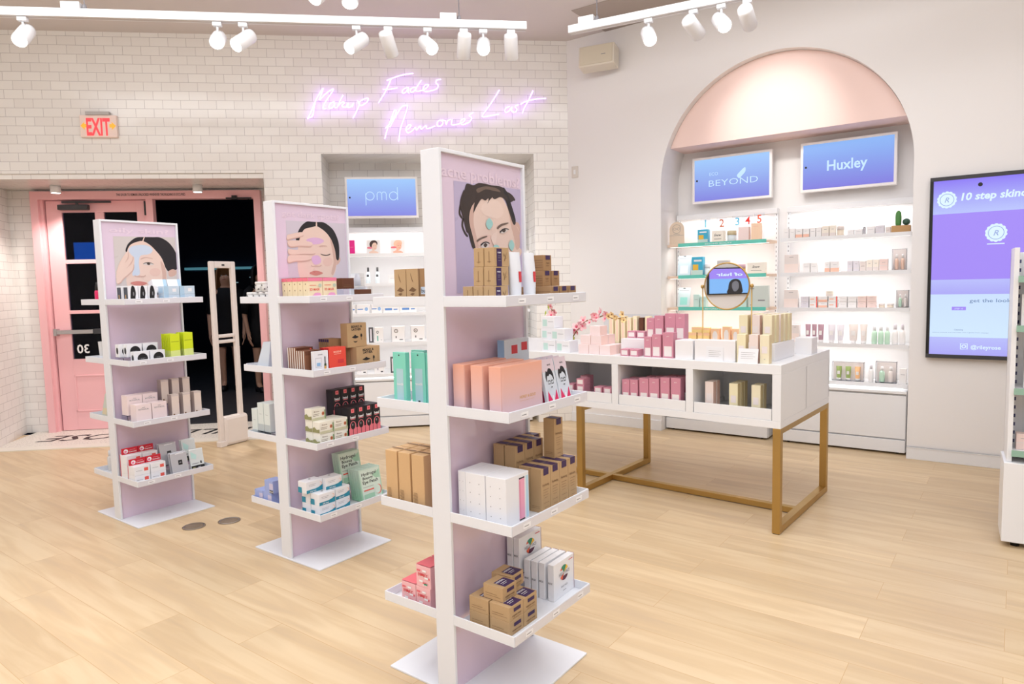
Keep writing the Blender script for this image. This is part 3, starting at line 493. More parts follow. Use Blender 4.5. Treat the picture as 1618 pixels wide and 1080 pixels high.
# ---------------------------------------------------------------- the dark mall outside
MALLW = mat('mall_wall', (40, 42, 58), .7)
mb = MB().box(-11, 8.02, 0, 3, 8.2, 3.6, MALLW)
struct(mb.build('wall_outside'), TW)
struct(MB().box(-11, .96, 3.2, 3, 8, 3.3, MALLW).build('ceiling_outside'), TW)
mb = MB().box(-6.3, 7.88, 1.83, -4.5, 7.99, 1.88, mat('teal_cove_glow', (90, 150, 165), emit=.5))
mb.box(-6.4, 7.9, 0.0, -3.4, 7.99, 1.8, mat('dark_shopfront', (16, 18, 30), .3))
for i in range(9): mb.box(-5.7 + i * .33, 7.88, 1.45 + .1 * (i % 3), -5.6 + i * .33, 7.9, 1.47 + .1 * (i % 3), mat('far_lamp', (150, 190, 200), emit=.4))
tag(TW.put(mb.build('shopfront'), 0, 0, 0), 'dark shopfront far across the night mall, with a teal strip light', 'shopfront')
mb = MB().box(-7.42, 5.9, 1.98, -6.75, 5.95, 2.28, mat('blue_panel_glow', (24, 104, 200), emit=.9)).box(-7.45, 5.95, 1.93, -6.7, 6.0, 2.33, BLACK).box(-7.1, 5.95, 0, -7.0, 6.0, 1.93, BLACK)  # lit panel added behind the door to give its pane a blue reflection
tag(TW.put(mb.build('lit_blue_panel'), 0, 0, 0), 'glowing blue panel outside, standing in for a reflection in the upper door glass', 'sign')

# ---------------------------------------------------------------- display niche back wall is the tile wall; white shelf bays
SHELF_Z = [1.722, 1.433, 1.143, .853, .545]
def shelf_bay(F, x0, x1, yf, yb, label, names='shelf_bay', teal=0, header=(1.96, 2.005), lip=.027, power=1.05, edge=None):
    w = x1 - x0; cx = (x0 + x1) / 2
    r = empty(names, F, cx, yf, 0); tag(r, label, 'shelving')
    a, b = -w / 2, w / 2; dd = yb - yf
    MB().box(a, dd - .02, .5, b, dd, 2.0, mat('shelf_back_white', (240, 238, 238), .5)).build('back_panel', r)
    MB().box(a, dd - .07, header[0], b, dd - .02, header[1], LACQ).build('header', r, bevel=.002)
    for x in (a, b - .022):
        mb = MB().box(x, dd - .055, .5, x + .022, dd - .02, header[0], LACQ)
        for k in range(34): mb.box(x + .008, dd - .0558, .62 + k * .04, x + .014, dd - .0545, .635 + k * .04, GREYINK)
        mb.build('slotted_upright', r)
    for i, z in enumerate(SHELF_Z):
        m2 = edge if edge else LACQ
        sh = MB().box(a + .004, .0, z - .022, b - .004, dd - .03, z, m2).build('shelf', r, bevel=.002)
        MB().box(a + .02, .03, z - .026, b - .02, .05, z - .0225, LED).build('light_strip', sh)
        if teal and i < 3:
            tl_ = MB().box(a + .11, -.006, z - .024, b - .03, -.0005, z + .008, mat('teal_strip', (104, 204, 188), .4))
            tl_.text('BEYOND BEAUTY', (.02, -.0066, z - .008), (1, 0, 0), (0, 0, 1), .012, WHITEINK, width=.24)
            tl_.build('price_strip', r)
        elif not teal:
            MB().box(a + .006, -.004, z - lip, b - .006, -.0005, z + .004, LACQ).build('price_rail', r)
        l = bpy.data.lights.new('shelf_light', 'AREA'); l.shape = 'RECTANGLE'; l.size = w - .1; l.size_y = .03; l.energy = power; l.color = (1, .97, .94)
        lo = bpy.data.objects.new('shelf_light', l); COL.objects.link(lo); lo.parent = r; lo.location = (0, .06, z - .03); lo.rotation_euler = (.5, 0, 0)
    l = bpy.data.lights.new('header_light', 'AREA'); l.shape = 'RECTANGLE'; l.size = w - .1; l.size_y = .03; l.energy = power; l.color = (1, .97, .94)
    lo = bpy.data.objects.new('header_light', l); COL.objects.link(lo); lo.parent = r; lo.location = (0, dd - .1, header[0] - .01); lo.rotation_euler = (.2, 0, 0)
    return r
def cabinet(F, x0, x1, yf, yb, top, label):
    w = x1 - x0; r = empty('drawer_cabinet', F, (x0 + x1) / 2, yf, 0); tag(r, label, 'cabinet')
    a, b = -w / 2, w / 2; dd = yb - yf
    MB().box(a, .02, .018, b, dd, top, LACQ).build('body', r, bevel=.002)
    MB().box(a + .004, 0, .125, b - .004, .02, top - .035, LACQ).build('drawer_front', r, bevel=.003)
    MB().box(a + .004, -.004, .018, b - .004, .02, .115, LACQ).build('plinth', r, bevel=.002)
    for x in (a + .06, b - .06): MB().lathe([(.012, 0), (.012, .018)], BLACK, x, .05, n=10).build('foot', r)
    MB().box(a, -.012, top - .02, b, .02, top, LACQ).build('top_rail', r, bevel=.002)
    return r
BEIGE = mat('beige_shelf_board', (226, 200, 178), .5)
shelf_bay(WW, .972, 1.895, .12, AD, 'left shelf bay in the pink arch, with teal shelf edges', teal=1, edge=BEIGE)
shelf_bay(WW, 1.975, 2.94, .12, AD, 'right shelf bay in the pink arch, plain white shelf edges')
cabinet(WW, .92 + .05, 1.90, .08, AD, .50, 'white base cabinet under the left bay of the arch')
cabinet(WW, 2.0, 2.935, .08, AD, .50, 'white base cabinet under the right bay of the arch')
shelf_bay(TW, -2.30, -1.37, .05, .48, 'white lit shelf bay in the tiled niche, left half under the screen', power=.85)
shelf_bay(TW, -1.33, -.40, .05, .48, 'white lit shelf bay in the tiled niche, right half behind the front stand', power=.85)
cabinet(TW, -2.30, -1.37, .05, .48, .50, 'white base cabinet under the left half of the tiled niche')
cabinet(TW, -1.33, -.40, .05, .48, .50, 'white base cabinet under the right half of the tiled niche')

# ---------------------------------------------------------------- wall screens
SCR = grad_mat('screen_blue', (122, 124, 218), (150, 194, 244), .25, emit=.92)
SCR2 = grad_mat('screen_blue_deep', (120, 116, 216), (128, 174, 238), .25, emit=.92)
TVW = mat('white_screen_bezel', (244, 240, 238), .35)
PALEBLUE = mat('pale_blue_ink', (190, 222, 255), emit=.95)
def screen(F, cx, z0, w, h, y, mt, label, writing, tilt=.05):
    r = empty('wall_screen', F, cx, y, z0); tag(r, label, 'screen'); r.rotation_euler[0] = 0
    MB().box(-w / 2, 0, 0, w / 2, .05, h, TVW).build('housing', r, bevel=.004)
    mb = MB()
    g = MB().box(-w / 2 + .022, -.002, .022, w / 2 - .022, .0, h - .022, mt).build('display', r)
    writing(mb, h); mb.build('lettering', g)
    s = MB().lathe([(.009, 0), (.009, .003)], BLACK, n=12).build('sensor_dot', r); s.location = (-w / 2 + .045, -.001, h * .5); s.rotation_euler = (PI / 2, 0, 0)
    MB().box(-.15, .05, h * .3, .15, .10, h * .7, DGREY).build('wall_bracket', r)
    return r
def w_beyond(mb, h):
    mb.text('BEYOND', (.02, -.003, h * .42), (1, 0, 0), (0, 0, 1), .058, PALEBLUE, width=.44, bold=-.006)
    mb.text('ECO', (-.155, -.003, h * .62), (1, 0, 0), (0, 0, 1), .03, PALEBLUE, bold=-.006)
    leaf = smooth_poly([(.055, .22), (.085, .255), (.125, .285), (.13, .25), (.10, .215), (.075, .195)], 4)
    mb.poly([(x, -.003, z) for x, z in leaf], PALEBLUE)
def w_huxley(mb, h): mb.text('Huxley', (.0, -.003, h * .5), (1, 0, 0), (0, 0, 1), .085, PALEBLUE, width=.30, bold=.018)
def w_pmd(mb, h):
    def ring(cx, cz, r):
        mb.tube([(cx + r * math.cos(t * PI / 16), -.004, cz + r * math.sin(t * PI / 16)) for t in range(32)], .0035, PALEBLUE, 4, closed=True)
    mb.tube([(-.155, -.004, .125), (-.155, -.004, .24)], .0035, PALEBLUE, 4); ring(-.115, .215, .04)
    mb.tube([(-.045, -.004, .175), (-.045, -.004, .235), (-.035, -.004, .252), (-.015, -.004, .255), (.0, -.004, .24), (.0, -.004, .175)], .0035, PALEBLUE, 4)
    mb.tube([(.0, -.004, .24), (.015, -.004, .255), (.035, -.004, .252), (.045, -.004, .235), (.045, -.004, .175)], .0035, PALEBLUE, 4)
    ring(.115, .215, .04); mb.tube([(.155, -.004, .175), (.155, -.004, .30)], .0035, PALEBLUE, 4)
screen(WW, 1.50, 2.095, .712, .415, .31, SCR, 'blue wall screen showing the word BEYOND, in the arch', w_beyond)
screen(WW, 2.447, 2.11, .718, .41, .31, SCR2, 'blue wall screen showing the word Huxley, in the arch', w_huxley)
screen(TW, -1.838, 2.082, .712, .403, .25, SCR, 'blue wall screen showing the letters pmd, in the tiled niche', w_pmd)

# large black-framed advertising screen on the white wall
PURP = mat('screen_purple', (164, 138, 250), .25, emit=.85); PURP2 = grad_mat('screen_violet_fade', (186, 198, 255), (136, 116, 246), .25, emit=.85)
PALE = grad_mat('screen_pale', (206, 230, 255), (200, 222, 255), .25, emit=.9); LAV = grad_mat('screen_lavender', (172, 168, 250), (186, 192, 255), .25, emit=.85)
SCRW = mat('screen_white', (214, 236, 255), emit=.95)
def badge(mb, cx, cz, r, y=-.012):
    n = 14; pts = []
    for k in range(n * 6):
        a = 2 * PI * k / (n * 6); rr = r * (1 + .06 * abs(math.sin(n * a / 2)) * 1.6 - .05)
        pts.append((cx + rr * math.cos(a), y, cz + rr * math.sin(a)))
    mb.poly(pts, SCRW)
    mb.tube([(cx + .72 * r * math.cos(t * PI / 16), y - .001, cz + .72 * r * math.sin(t * PI / 16)) for t in range(32)], .0018, LAVI, 4, closed=True)
    mb.text('R', (cx, y - .0008, cz), (1, 0, 0), (0, 0, 1), r * .62, LAVI, shear=.3)
LAVI = mat('screen_lavender_line', (150, 170, 236), emit=.7)
def big_screen(F, x0, z0, w, h):
    r = empty('advertising_screen', F, x0 + w / 2, -.045, z0); tag(r, 'large black-framed portrait screen with purple skin-care advert on the white wall', 'screen')
    a, b = -w / 2, w / 2
    MB().box(a, 0, 0, b, .045, h, BLACK).build('housing', r, bevel=.004)
    MB().box(a, -.006, 0, b, 0, .028, DGREY).box(a, -.006, h - .028, b, 0, h, DGREY).box(a, -.006, .028, a + .022, 0, h - .028, BLACK).box(b - .022, -.006, .028, b, 0, h - .028, BLACK).build('bezel', r, bevel=.002)
    i0, i1 = a + .022, b - .022
    d = empty('display', None); d.parent = r
    MB().box(i0, -.004, h - .265, i1, -.001, h - .028, PURP2).build('title_band', d)
    MB().box(i0, -.004, h - .735, i1, -.001, h - .265, PURP).build('advert_picture', d)
    MB().box(i0, -.004, h - .84, i1, -.001, h - .735, LAV).build('divider_band', d)
    MB().box(i0, -.004, .155, i1, -.001, h - .84, PALE).build('product_panel', d)
    MB().box(i0, -.004, .028, i1, -.001, .155, LAV).build('footer_band', d)
    mb = MB(); badge(mb, a + .105, h - .165, .058, -.006)
    mb.text('10 step skincare', (a + .19, -.006, h - .15), (1, 0, 0), (0, 0, 1), .052, SCRW, align='l', bold=.03, shear=.15)
    badge(mb, a + .40, h - .415, .062, -.006)
    mb.box(a + .35, -.007, h - .495, a + .45, -.006, h - .488, SCRW)
    DK = mat('screen_dark_blue', (96, 140, 196), emit=.5)
    mb.text('get the look', (a + .26, -.006, h - .885), (1, 0, 0), (0, 0, 1), .026, DK, align='l', width=.24)
    mb.box(a + .155, -.006, h - .955, a + .24, -.005, h - .93, PURP); mb.text('STEP 10', (a + .197, -.0068, h - .943), (1, 0, 0), (0, 0, 1), .011, SCRW)
    mb.text('Cleansing', (a + .20, -.006, h - 1.095), (1, 0, 0), (0, 0, 1), .01, DK)
    mb.text('remove makeup and impurities with a gentle foam cleanser', (a + .21, -.006, h - 1.115), (1, 0, 0), (0, 0, 1), .006, DK, width=.34)
    mb.tube([(a + .235 + dx, -.007, .09 + dz) for dx, dz in ((-.02, -.02), (.02, -.02), (.02, .02), (-.02, .02))], .003, SCRW, 4, closed=True)
    mb.tube([(a + .235 + .011 * math.cos(t * PI / 6), -.007, .09 + .011 * math.sin(t * PI / 6)) for t in range(12)], .003, SCRW, 4, closed=True)
    mb.text('@rileyrose', (a + .275, -.006, .088), (1, 0, 0), (0, 0, 1), .028, SCRW, align='l', bold=.02)
    GR = mat('screen_sage', (160, 190, 178), emit=.6)
    mb.box(a + .60, -.007, h - .72, a + .73, -.006, h - .29, GR)
    mb.build('lettering', d)
    e = MB().lathe([(.014, 0), (.014, .004)], BLACK, n=14).build('camera_eye', r); e.location = (a + .30, -.004, h - .075); e.rotation_euler = (PI / 2, 0, 0)
big_screen(WW, 3.058, .785, .78, 1.305)

# the mirror on the table looks back into the shop, where another screen hangs on the rear wall
HAIR_B = mat('print_black_hair', (26, 24, 28), emit=.3)
LW = Frame(LEFT.x + .01, -.44, PI / 2)     # on the left wall, facing the shop
rs = empty('advertising_screen', LW, 0, -.05, 1.13)
tag(rs, 'wide purple and blue screen on the left wall, seen only in the round mirror', 'screen')
MB().box(-.72, 0, 0, .72, .05, .46, BLACK).build('housing', rs, bevel=.004)
mb = MB().box(-.70, -.004, .27, .70, 0, .44, PURP).box(-.70, -.004, .02, .70, 0, .27, mat('screen_sky', (128, 186, 248), emit=.9))
mb.build('display', rs)
MB().text('types of hair', (.10, -.006, .345), (1, 0, 0), (0, 0, 1), .055, SCRW, bold=.03, width=.95).build('lettering', rs)
mb = MB()
mb.poly([(x, -.0055, z) for x, z in smooth_poly([(.10, .02), (.09, .12), (.12, .22), (.18, .26), (.27, .255), (.33, .20), (.35, .10), (.36, .02)], 4)], HAIR_B)
mb.poly([(x, -.006, z) for x, z in smooth_poly([(.15, .13), (.16, .20), (.21, .23), (.27, .20), (.28, .13), (.25, .06), (.21, .05), (.17, .08)], 4)], mat('print_grey_face', (150, 150, 160), emit=.5))
mb.build('portrait', rs)

# ---------------------------------------------------------------- neon writing
NEONM = mat('violet_neon', (196, 146, 255), emit=3.6)
r = empty('neon_sign', TW, -1.35, -.05, 3.05); tag(r, 'violet neon handwriting reading Makeup Fades Memories Last on the tiled wall', 'neon sign')
def neon_words(a, b, nm):
    mb = MB()
    for st in NEON[a:b]:
        sp = smooth_poly([(x + 1.35, 0, z - 3.05) for x, z in st], 5, closed=False)
        mb.tube(sp, .006, NEONM, 6)
    o = mb.build(nm, r)
_n = [len(x) for x in (range(15),)]
neon_words(0, 8, 'word_makeup'); neon_words(8, 16, 'word_fades'); neon_words(16, 26, 'word_memories'); neon_words(26, len(NEON), 'word_last')
for st in NEON[::2]:
    x, z = st[len(st) // 2]; MB().box(x + 1.35 - .004, 0, z - 3.05 - .004, x + 1.35 + .004, .05, z - 3.05 + .004, CLEAR).build('wall_clip', r)
# ---------------------------------------------------------------- exit sign, speaker, wall switch
r = empty('exit_sign', TW, -4.305, -.035, 2.80); tag(r, 'red lit EXIT sign with orange arrows above the pink doors', 'exit sign')
MB().box(-.155, 0, 0, .155, .035, .195, mat('exit_sign_plate', (250, 226, 216), .3)).build('housing', r, bevel=.004)
MB().box(-.10, -.01, .195, .10, .03, .225, mat('grey_plastic', (190, 186, 184), .5)).build('canopy', r, bevel=.002)
REDL = mat('exit_red', (255, 60, 66), emit=1.2); ORL = mat('exit_orange', (255, 176, 40), emit=1.0)
mb = MB().text('EXIT', (0, -.002, .095), (1, 0, 0), (0, 0, 1), .15, REDL, bold=.03, width=.20); mb.build('lettering', r)
for s in (-1, 1): MB().poly([(s * .15, -.0015, .10), (s * .115, -.0015, .135), (s * .115, -.0015, .115), (s * .095, -.0015, .115), (s * .095, -.0015, .085), (s * .115, -.0015, .085), (s * .115, -.0015, .065)], ORL).build('arrow', r)

r = empty('wall_speaker', WW, .42, -.02, 3.34); tag(r, 'white box loudspeaker mounted high on the white wall near the corner', 'loudspeaker')
o = MB().box(-.17, -.16, 0, .17, .0, .19, mat('warm_white_plastic', (226, 218, 204), .45)).build('housing', r, bevel=.012)
MB().box(-.155, -.168, .012, .155, -.16, .178, mat('speaker_grille', (214, 204, 184), .7)).build('grille', r, bevel=.004)
MB().box(.05, -.1695, .086, .09, -.168, .092, GREYINK).build('nameplate', r)
MB().box(-.03, 0, .07, .03, .03, .12, LACQ).build('bracket', r)
r.rotation_euler = (-.12, 0, WW.a + .18); r.location = WW.pt(.42, -.09, 3.34)
o = MB().box(-.035, -.01, -.055, .035, 0, .055, mat('pale_switch', (222, 214, 206), .4)).box(-.012, -.014, -.022, .012, -.01, .022, LACQ).build('wall_switch', bevel=.002)
WW.put(o, .075, 0, 2.475); tag(o, 'small white switch plate on the white wall beside the tiled corner', 'switch')

# ---------------------------------------------------------------- lighting tracks and spotlights
def track(p0, p1, z, label, cables):
    v = Vector(p1) - Vector(p0); L_ = v.length; F = Frame(p0[0], p0[1], math.atan2(v.y, v.x))
    r = empty('light_track', F, 0, 0, z); tag(r, label, 'lighting track')
    MB().box(0, -.03, 0, L_, .03, .055, LACQ).box(-.004, -.02, .01, 0, .02, .045, LACQ).build('rail', r, bevel=.003)
    MB().box(0, -.012, -.002, L_, .012, 0, mat('track_slot', (206, 200, 198), .5)).build('slot', r)
    for c in cables:
        MB().tube([(c, 0, .05), (c, 0, H - z)], .004, GREYINK, 6).lathe([(.02, .055), (.012, .09)], GREYINK, c, 0, 10).build('suspension_cable', r)
        MB().box(c - .14, -.03, .055, c - .02, .03, .10, LACQ).build('feed_box', r, bevel=.003)
    return F, z
T1 = track((-3.75, 4.68), (.16, 5.21), 3.27, 'long white lighting track hung before the tiled wall', [.9, 3.45])
T2 = track((.49, 5.31), (3.0, 4.05), 3.27, 'white lighting track hung before the white wall with the arch', [.22, 2.0])
T3 = track((-2.6, 4.02), (.4, 4.42), 3.29, 'nearer white lighting track at the very top of the picture', [1.0])
def spot(T, s, aim, label, power=14, size=.05):
    F, z = T; p = F.pt(s, 0, z)
    r = bpy.data.objects.new('track_spotlight', None); COL.objects.link(r); r.empty_display_size = .05; r.location = p
    tag(r, label, 'spotlight', 'white cylinder spotlights on the ceiling tracks')
    ad = MB().box(-.03, -.018, -.03, .03, .018, -.002, LACQ).build('adapter', r, bevel=.003); ad.rotation_euler = (0, 0, F.a)
    MB().lathe([(.008, -.075), (.008, -.03)], LACQ, n=10).build('stem', r)
    d = (Vector(aim) - (p + Vector((0, 0, -.12)))).normalized()
    q = d.to_track_quat('-Z', 'Y')
    h = MB().lathe([(.030, .09), (.047, .085), (.05, .07), (.05, -.085), (.046, -.09), (.044, -.08)], LACQ, n=24, cap=True).build('lamp_head', r)
    h.rotation_mode = 'QUATERNION'; h.rotation_quaternion = q; h.location = (0, 0, -.12)
    ln = MB().lathe([(.0001, -.0915), (.041, -.0915)], LENS, n=20, cap=False).build('lens', h)
    l = bpy.data.lights.new('beam', 'SPOT'); l.energy = power * 2.2; l.spot_size = math.radians(58); l.spot_blend = .7; l.shadow_soft_size = .05; l.color = (1, .955, .90)
    lo = bpy.data.objects.new('beam', l); COL.objects.link(lo); lo.parent = h; lo.location = (0, 0, -.10)
    return r
def tp(F, x, y, z): return F.pt(x, y, z)
def S_(T, x, y):
    F = T[0]; return (Vector((x, y, 0)) - F.o).dot(F.X)
spot(T1, S_(T1, -3.24, 4.68), (-2.6, 1.2, 0), 'spotlight at the far left end of the long track, aimed down', 14)
spot(T1, S_(T1, -2.0, 4.85), (-.9, 0.6, .6), 'brightly glaring spotlight, left of the pair over the tiled wall', 14)
spot(T1, S_(T1, -1.83, 4.88), (-3.2, 2.6, 1), 'tilted spotlight, right of the pair over the tiled wall', 14)
spot(T1, S_(T1, -1.06, 5.01), (-2.6, 3.2, 1.4), 'spotlight tilted left, first of the six above the neon writing', 14)
spot(T1, S_(T1, -.84, 5.06), (-.5, 6.5, 1.6), 'spotlight turned to the wall, second of the six above the neon', 12)
spot(T1, S_(T1, -.55, 5.02), (.9, 2.6, 1.2), 'spotlight tilted right, third of the six above the neon', 14)
spot(T1, S_(T1, -.3, 5.14), (-.6, 6.6, 1.2), 'spotlight turned to the wall, fourth of the six above the neon', 12)
spot(T1, S_(T1, -.15, 5.10), (-.1, 1.2, .6), 'glaring spotlight, fifth of the six above the neon', 14)
spot(T1, S_(T1, .05, 5.16), (.1, 6.7, 1.0), 'spotlight hanging straight at the right end of the long track', 12)
spot(T2, S_(T2, 1.0, 4.97), (.8, 1.6, .6), 'lit spotlight near the left end of the track by the arch', 14)
spot(T2, S_(T2, 1.26, 4.78), (2.15, 5.75, 2.66), 'spotlight turned towards the pink arch, second on its track', 8)
spot(T2, S_(T2, 1.42, 4.68), (1.5, 1.5, .8), 'lit spotlight aimed at the table, third on the arch track', 14)
spot(T2, S_(T2, 1.56, 4.58), (2.25, 5.7, 2.7), 'cropped spotlight at the top edge, fourth on the arch track', 9)
spot(T3, S_(T3, -1.09, 4.22), (-2.2, 2.2, 1), 'half-hidden spotlight at the top edge, left of two', 14)
spot(T3, S_(T3, -.93, 4.25), (-.6, 3.0, .3), 'half-hidden spotlight at the top edge, right of two', 14)
for x, nm in ((-4.93, 'left'), (-3.63, 'right')):
    r = empty('ceiling_spotlight', TW, x, .42, 2.44); tag(r, 'small surface-mounted spotlight in the %s half of the door recess' % nm, 'spotlight')
    MB().lathe([(.045, -.07), (.045, 0)], LACQ, n=20).build('housing', r)
    MB().lathe([(.0001, -.0705), (.038, -.0705)], LENS, n=20, cap=False).build('lens', r)
    l = bpy.data.lights.new('beam', 'SPOT'); l.energy = 42; l.spot_size = math.radians(120); l.spot_blend = .8; l.shadow_soft_size = .04; l.color = (1, .93, .86)
    lo = bpy.data.objects.new('beam', l); COL.objects.link(lo); lo.parent = r; lo.location = (0, 0, -.09)

# ---------------------------------------------------------------- anti-theft gate, floor covers
GW = mat('gate_white', (236, 226, 220), .4)
r = empty('security_gate', TW, -2.97, -.42, 0); tag(r, 'slim white anti-theft gate standing in front of the open doorway', 'security gate')
r.location = (-2.58, 6.10, 0); r.rotation_euler = (0, 0, math.radians(60))
def loop(x0, x1, z0, z1, t, d): 
    return MB().box(x0, -d, z0, x0 + t, d, z1, GW).box(x1 - t, -d, z0, x1, d, z1, GW).box(x0 + t, -d, z1 - .06, x1 - t, d, z1, GW).box(x0 + t, -d, .98, x1 - t, d, 1.01, GW).box(x0 + t, -d, .93, x1 - t, d, .96, GW)
loop(-.13, .13, .02, 1.66, .045, .02).build('antenna_frame', r, bevel=.01)
MB().box(-.09, -.035, .0, .17, .045, .27, GW).build('base_housing', r, bevel=.03)
MB().box(-.14, -.03, .0, -.07, .03, .05, GW).build('foot', r, bevel=.005)
MB().box(-.014, -.0215, 1.62, .014, -.0195, 1.635, DGREY).build('status_light', r)
def speckle():
    m = mat('brushed_floor_cover', (150, 134, 116), .5, metal=.6); return m
for (x, y, nm) in ((-1.926, 3.945, 'left'), (-1.75, 4.03, 'right')):
    mb = MB().lathe([(.065, 0), (.065, .003), (.062, .0045), (.0001, .0045)], speckle(), n=32, cap=False)
    mb.lathe([(.052, .0046), (.055, .0052), (.058, .0046)], CHROME, n=32, cap=False)
    o = mb.build('floor_cover'); o.location = (x, y, 0)
    tag(o, 'round metal floor outlet cover between two stands, the %s one' % nm, 'floor cover')

# ---------------------------------------------------------------- two people out in the dark
def person(loc, rz, label, dress, hair, blond, armbend):
    SK = mat('skin_tone', (222, 170, 140), .55)
    r = empty('person'); r.location = loc; r.rotation_euler = (0, 0, rz); tag(r, label, 'person')
    def skin(nm, pts, edges, radii, mt, par, lv=2):
        me = bpy.data.meshes.new(nm); me.from_pydata(pts, edges, []); me.materials.append(mt)
        o = bpy.data.objects.new(nm, me); COL.objects.link(o); o.parent = par
        s = o.modifiers.new('skin', 'SKIN'); s.use_smooth_shade = True
        for i, rd in enumerate(radii): me.skin_vertices[0].data[i].radius = rd if isinstance(rd, tuple) else (rd, rd)
        me.skin_vertices[0].data[0].use_root = True
        sb = o.modifiers.new('sub', 'SUBSURF'); sb.levels = lv; sb.render_levels = lv
        return o
    P = [(0, 0, .92), (0, 0, 1.08), (0, .01, 1.25), (0, 0, 1.38), (0, -.01, 1.46), (0, -.02, 1.53), (0, -.015, 1.62)]
    R = [(.15, .11), (.12, .09), (.14, .10), (.13, .08), (.05, .05), (.075, .085), (.075, .09)]
    E_ = [(0, 1), (1, 2), (2, 3), (3, 4), (4, 5), (5, 6)]
    for sx in (-1, 1):
        b = len(P)
        P += [(sx * .09, 0, .86), (sx * .095, -.01, .48), (sx * .09, .01, .10), (sx * .09, -.10, .035)]
        R += [.085, .055, .038, .03]; E_ += [(0, b), (b, b + 1), (b + 1, b + 2), (b + 2, b + 3)]
        b = len(P); bend = armbend if sx > 0 else 0
        hand = (sx * .22, -.06, .80) if not bend else (sx * .10, -.26, 1.16)
        elb = (sx * .235, .02, 1.08) if not bend else (sx * .22, -.04, 1.08)
        P += [(sx * .17, 0, 1.37), elb, hand]; R += [.045, .036, .026]; E_ += [(3, b), (b, b + 1), (b + 1, b + 2)]
        h = Vector(hand); dr = (h - Vector(elb)).normalized(); pal = h + dr * .06
        P.append(tuple(pal)); R.append((.03, .016)); E_.append((b + 2, b + 3)); pb = b + 3
        side = Vector((0, 1, 0)) if not bend else Vector((0, 0, 1))
        for f in range(4):
            k = len(P); o_ = side * ((f - 1.5) * .017); ln_ = (.065, .075, .07, .055)[f]
            P.append(tuple(pal + o_ + dr * .035)); P.append(tuple(pal + o_ + dr * (.035 + ln_ * .55) + Vector((-sx * .008, 0, 0)))); P.append(tuple(pal + o_ * .9 + dr * (.035 + ln_) + Vector((-sx * .022, 0, 0))))
            R += [.008, .0075, .006]; E_ += [(pb, k), (k, k + 1), (k + 1, k + 2)]
        k = len(P); P.append(tuple(h + side * -.035 + dr * .03)); P.append(tuple(h + side * -.055 + dr * .065)); R += [.009, .0075]; E_ += [(b + 2, k), (k, k + 1)]
    body = skin('body', P, E_, R, SK, r)
    mb = MB()
    for sx in (-1, 1):
        mb.lathe([(.0001, -.006), (.009, -.003), (.009, .003), (.0001, .006)], WHITEINK, sx * .03, -.098, 8, False)
    mb.lathe([(.0001, -.004), (.006, 0), (.0001, .004)], BLACKINK, -.03, -.107, 8, False); mb.lathe([(.0001, -.004), (.006, 0), (.0001, .004)], BLACKINK, .03, -.107, 8, False)
    mb.box(-.008, -.118, -.035, .008, -.10, -.005, SK); mb.box(-.022, -.104, -.062, .022, -.098, -.054, mat('lips', (180, 90, 90), .5))
    o = mb.build('face', r); o.location = (0, 0, 1.61)
    # hair: a cap over the skull and a fall behind the shoulders
    mb = MB(); vs = []; fs = []
    n, mm = 18, 12
    for j in range(mm + 1):
        for i in range(n + 1):
            a = PI * (-.08 + 1.16 * i / n); t = j / mm
            if t < .5: ph = t * 2 * PI / 2; rr = .096 * math.sin(ph * .9 + .02); z = 1.635 + .10 * math.cos(ph * .9)
            else:
                rr = .098 + .03 * (t - .5) * (1 if blond else .3); z = 1.60 - (t - .5) * (.62 if blond else .30)
            vs.append((rr * math.cos(a) * 1.02, rr * math.sin(a) * 1.12 - .005 + .004 * math.sin(9 * a), z))
    for j in range(mm):
        for i in range(n): fs.append((j * (n + 1) + i, j * (n + 1) + i + 1, (j + 1) * (n + 1) + i + 1, (j + 1) * (n + 1) + i))
    mb.add(vs, fs, hair, True); o = mb.build('hair', r); sm = o.modifiers.new('s', 'SOLIDIFY'); sm.thickness = .02
    skirt = [(.165, .62), (.18, .75), (.175, .88), (.135, 1.06), (.155, 1.22), (.16, 1.33), (.12, 1.42), (.065, 1.455)]
    mb = MB().lathe(skirt, dress, n=28, cap=False)
    o = mb.build('dress', r); o.scale = (1, .74, 1); sm = o.modifiers.new('s', 'SOLIDIFY'); sm.thickness = .012
    for sx in (-1, 1):
        bend = armbend if sx > 0 else 0
        e = (sx * .235, .02, 1.08) if not bend else (sx * .22, -.04, 1.08)
        MB().tube([(sx * .12, 0, 1.41), (sx * .17, 0, 1.375), tuple((Vector((sx * .17, 0, 1.37)) + Vector(e)) / 2), e], .05, dress, 12, radii=[.06, .062, .054, .05]).build('sleeve', r)
        MB().tube([(sx * .09, .05, .0), (sx * .09, .04, .05), (sx * .09, -.02, .05), (sx * .09, -.12, .03), (sx * .09, -.15, .015)], .04, BLACK, 10, radii=[.035, .045, .045, .04, .02]).build('shoe', r)
    if armbend: MB().box(.06, -.345, 1.15, .13, -.335, 1.29, BLACK).build('phone', r, bevel=.004)
    return r
DRESS = mat('black_dress', (16, 15, 18), .8)
person((-3.98, 9.5, 0), .25, 'long-haired person in a black dress standing outside the doorway', DRESS, mat('blond_hair', (150, 110, 70), .6), True, False)
person((-3.42, 9.3, 0), .75, 'dark-haired person in black holding a phone, outside by the door jamb', DRESS, mat('dark_hair', (30, 24, 24), .6), False, True)

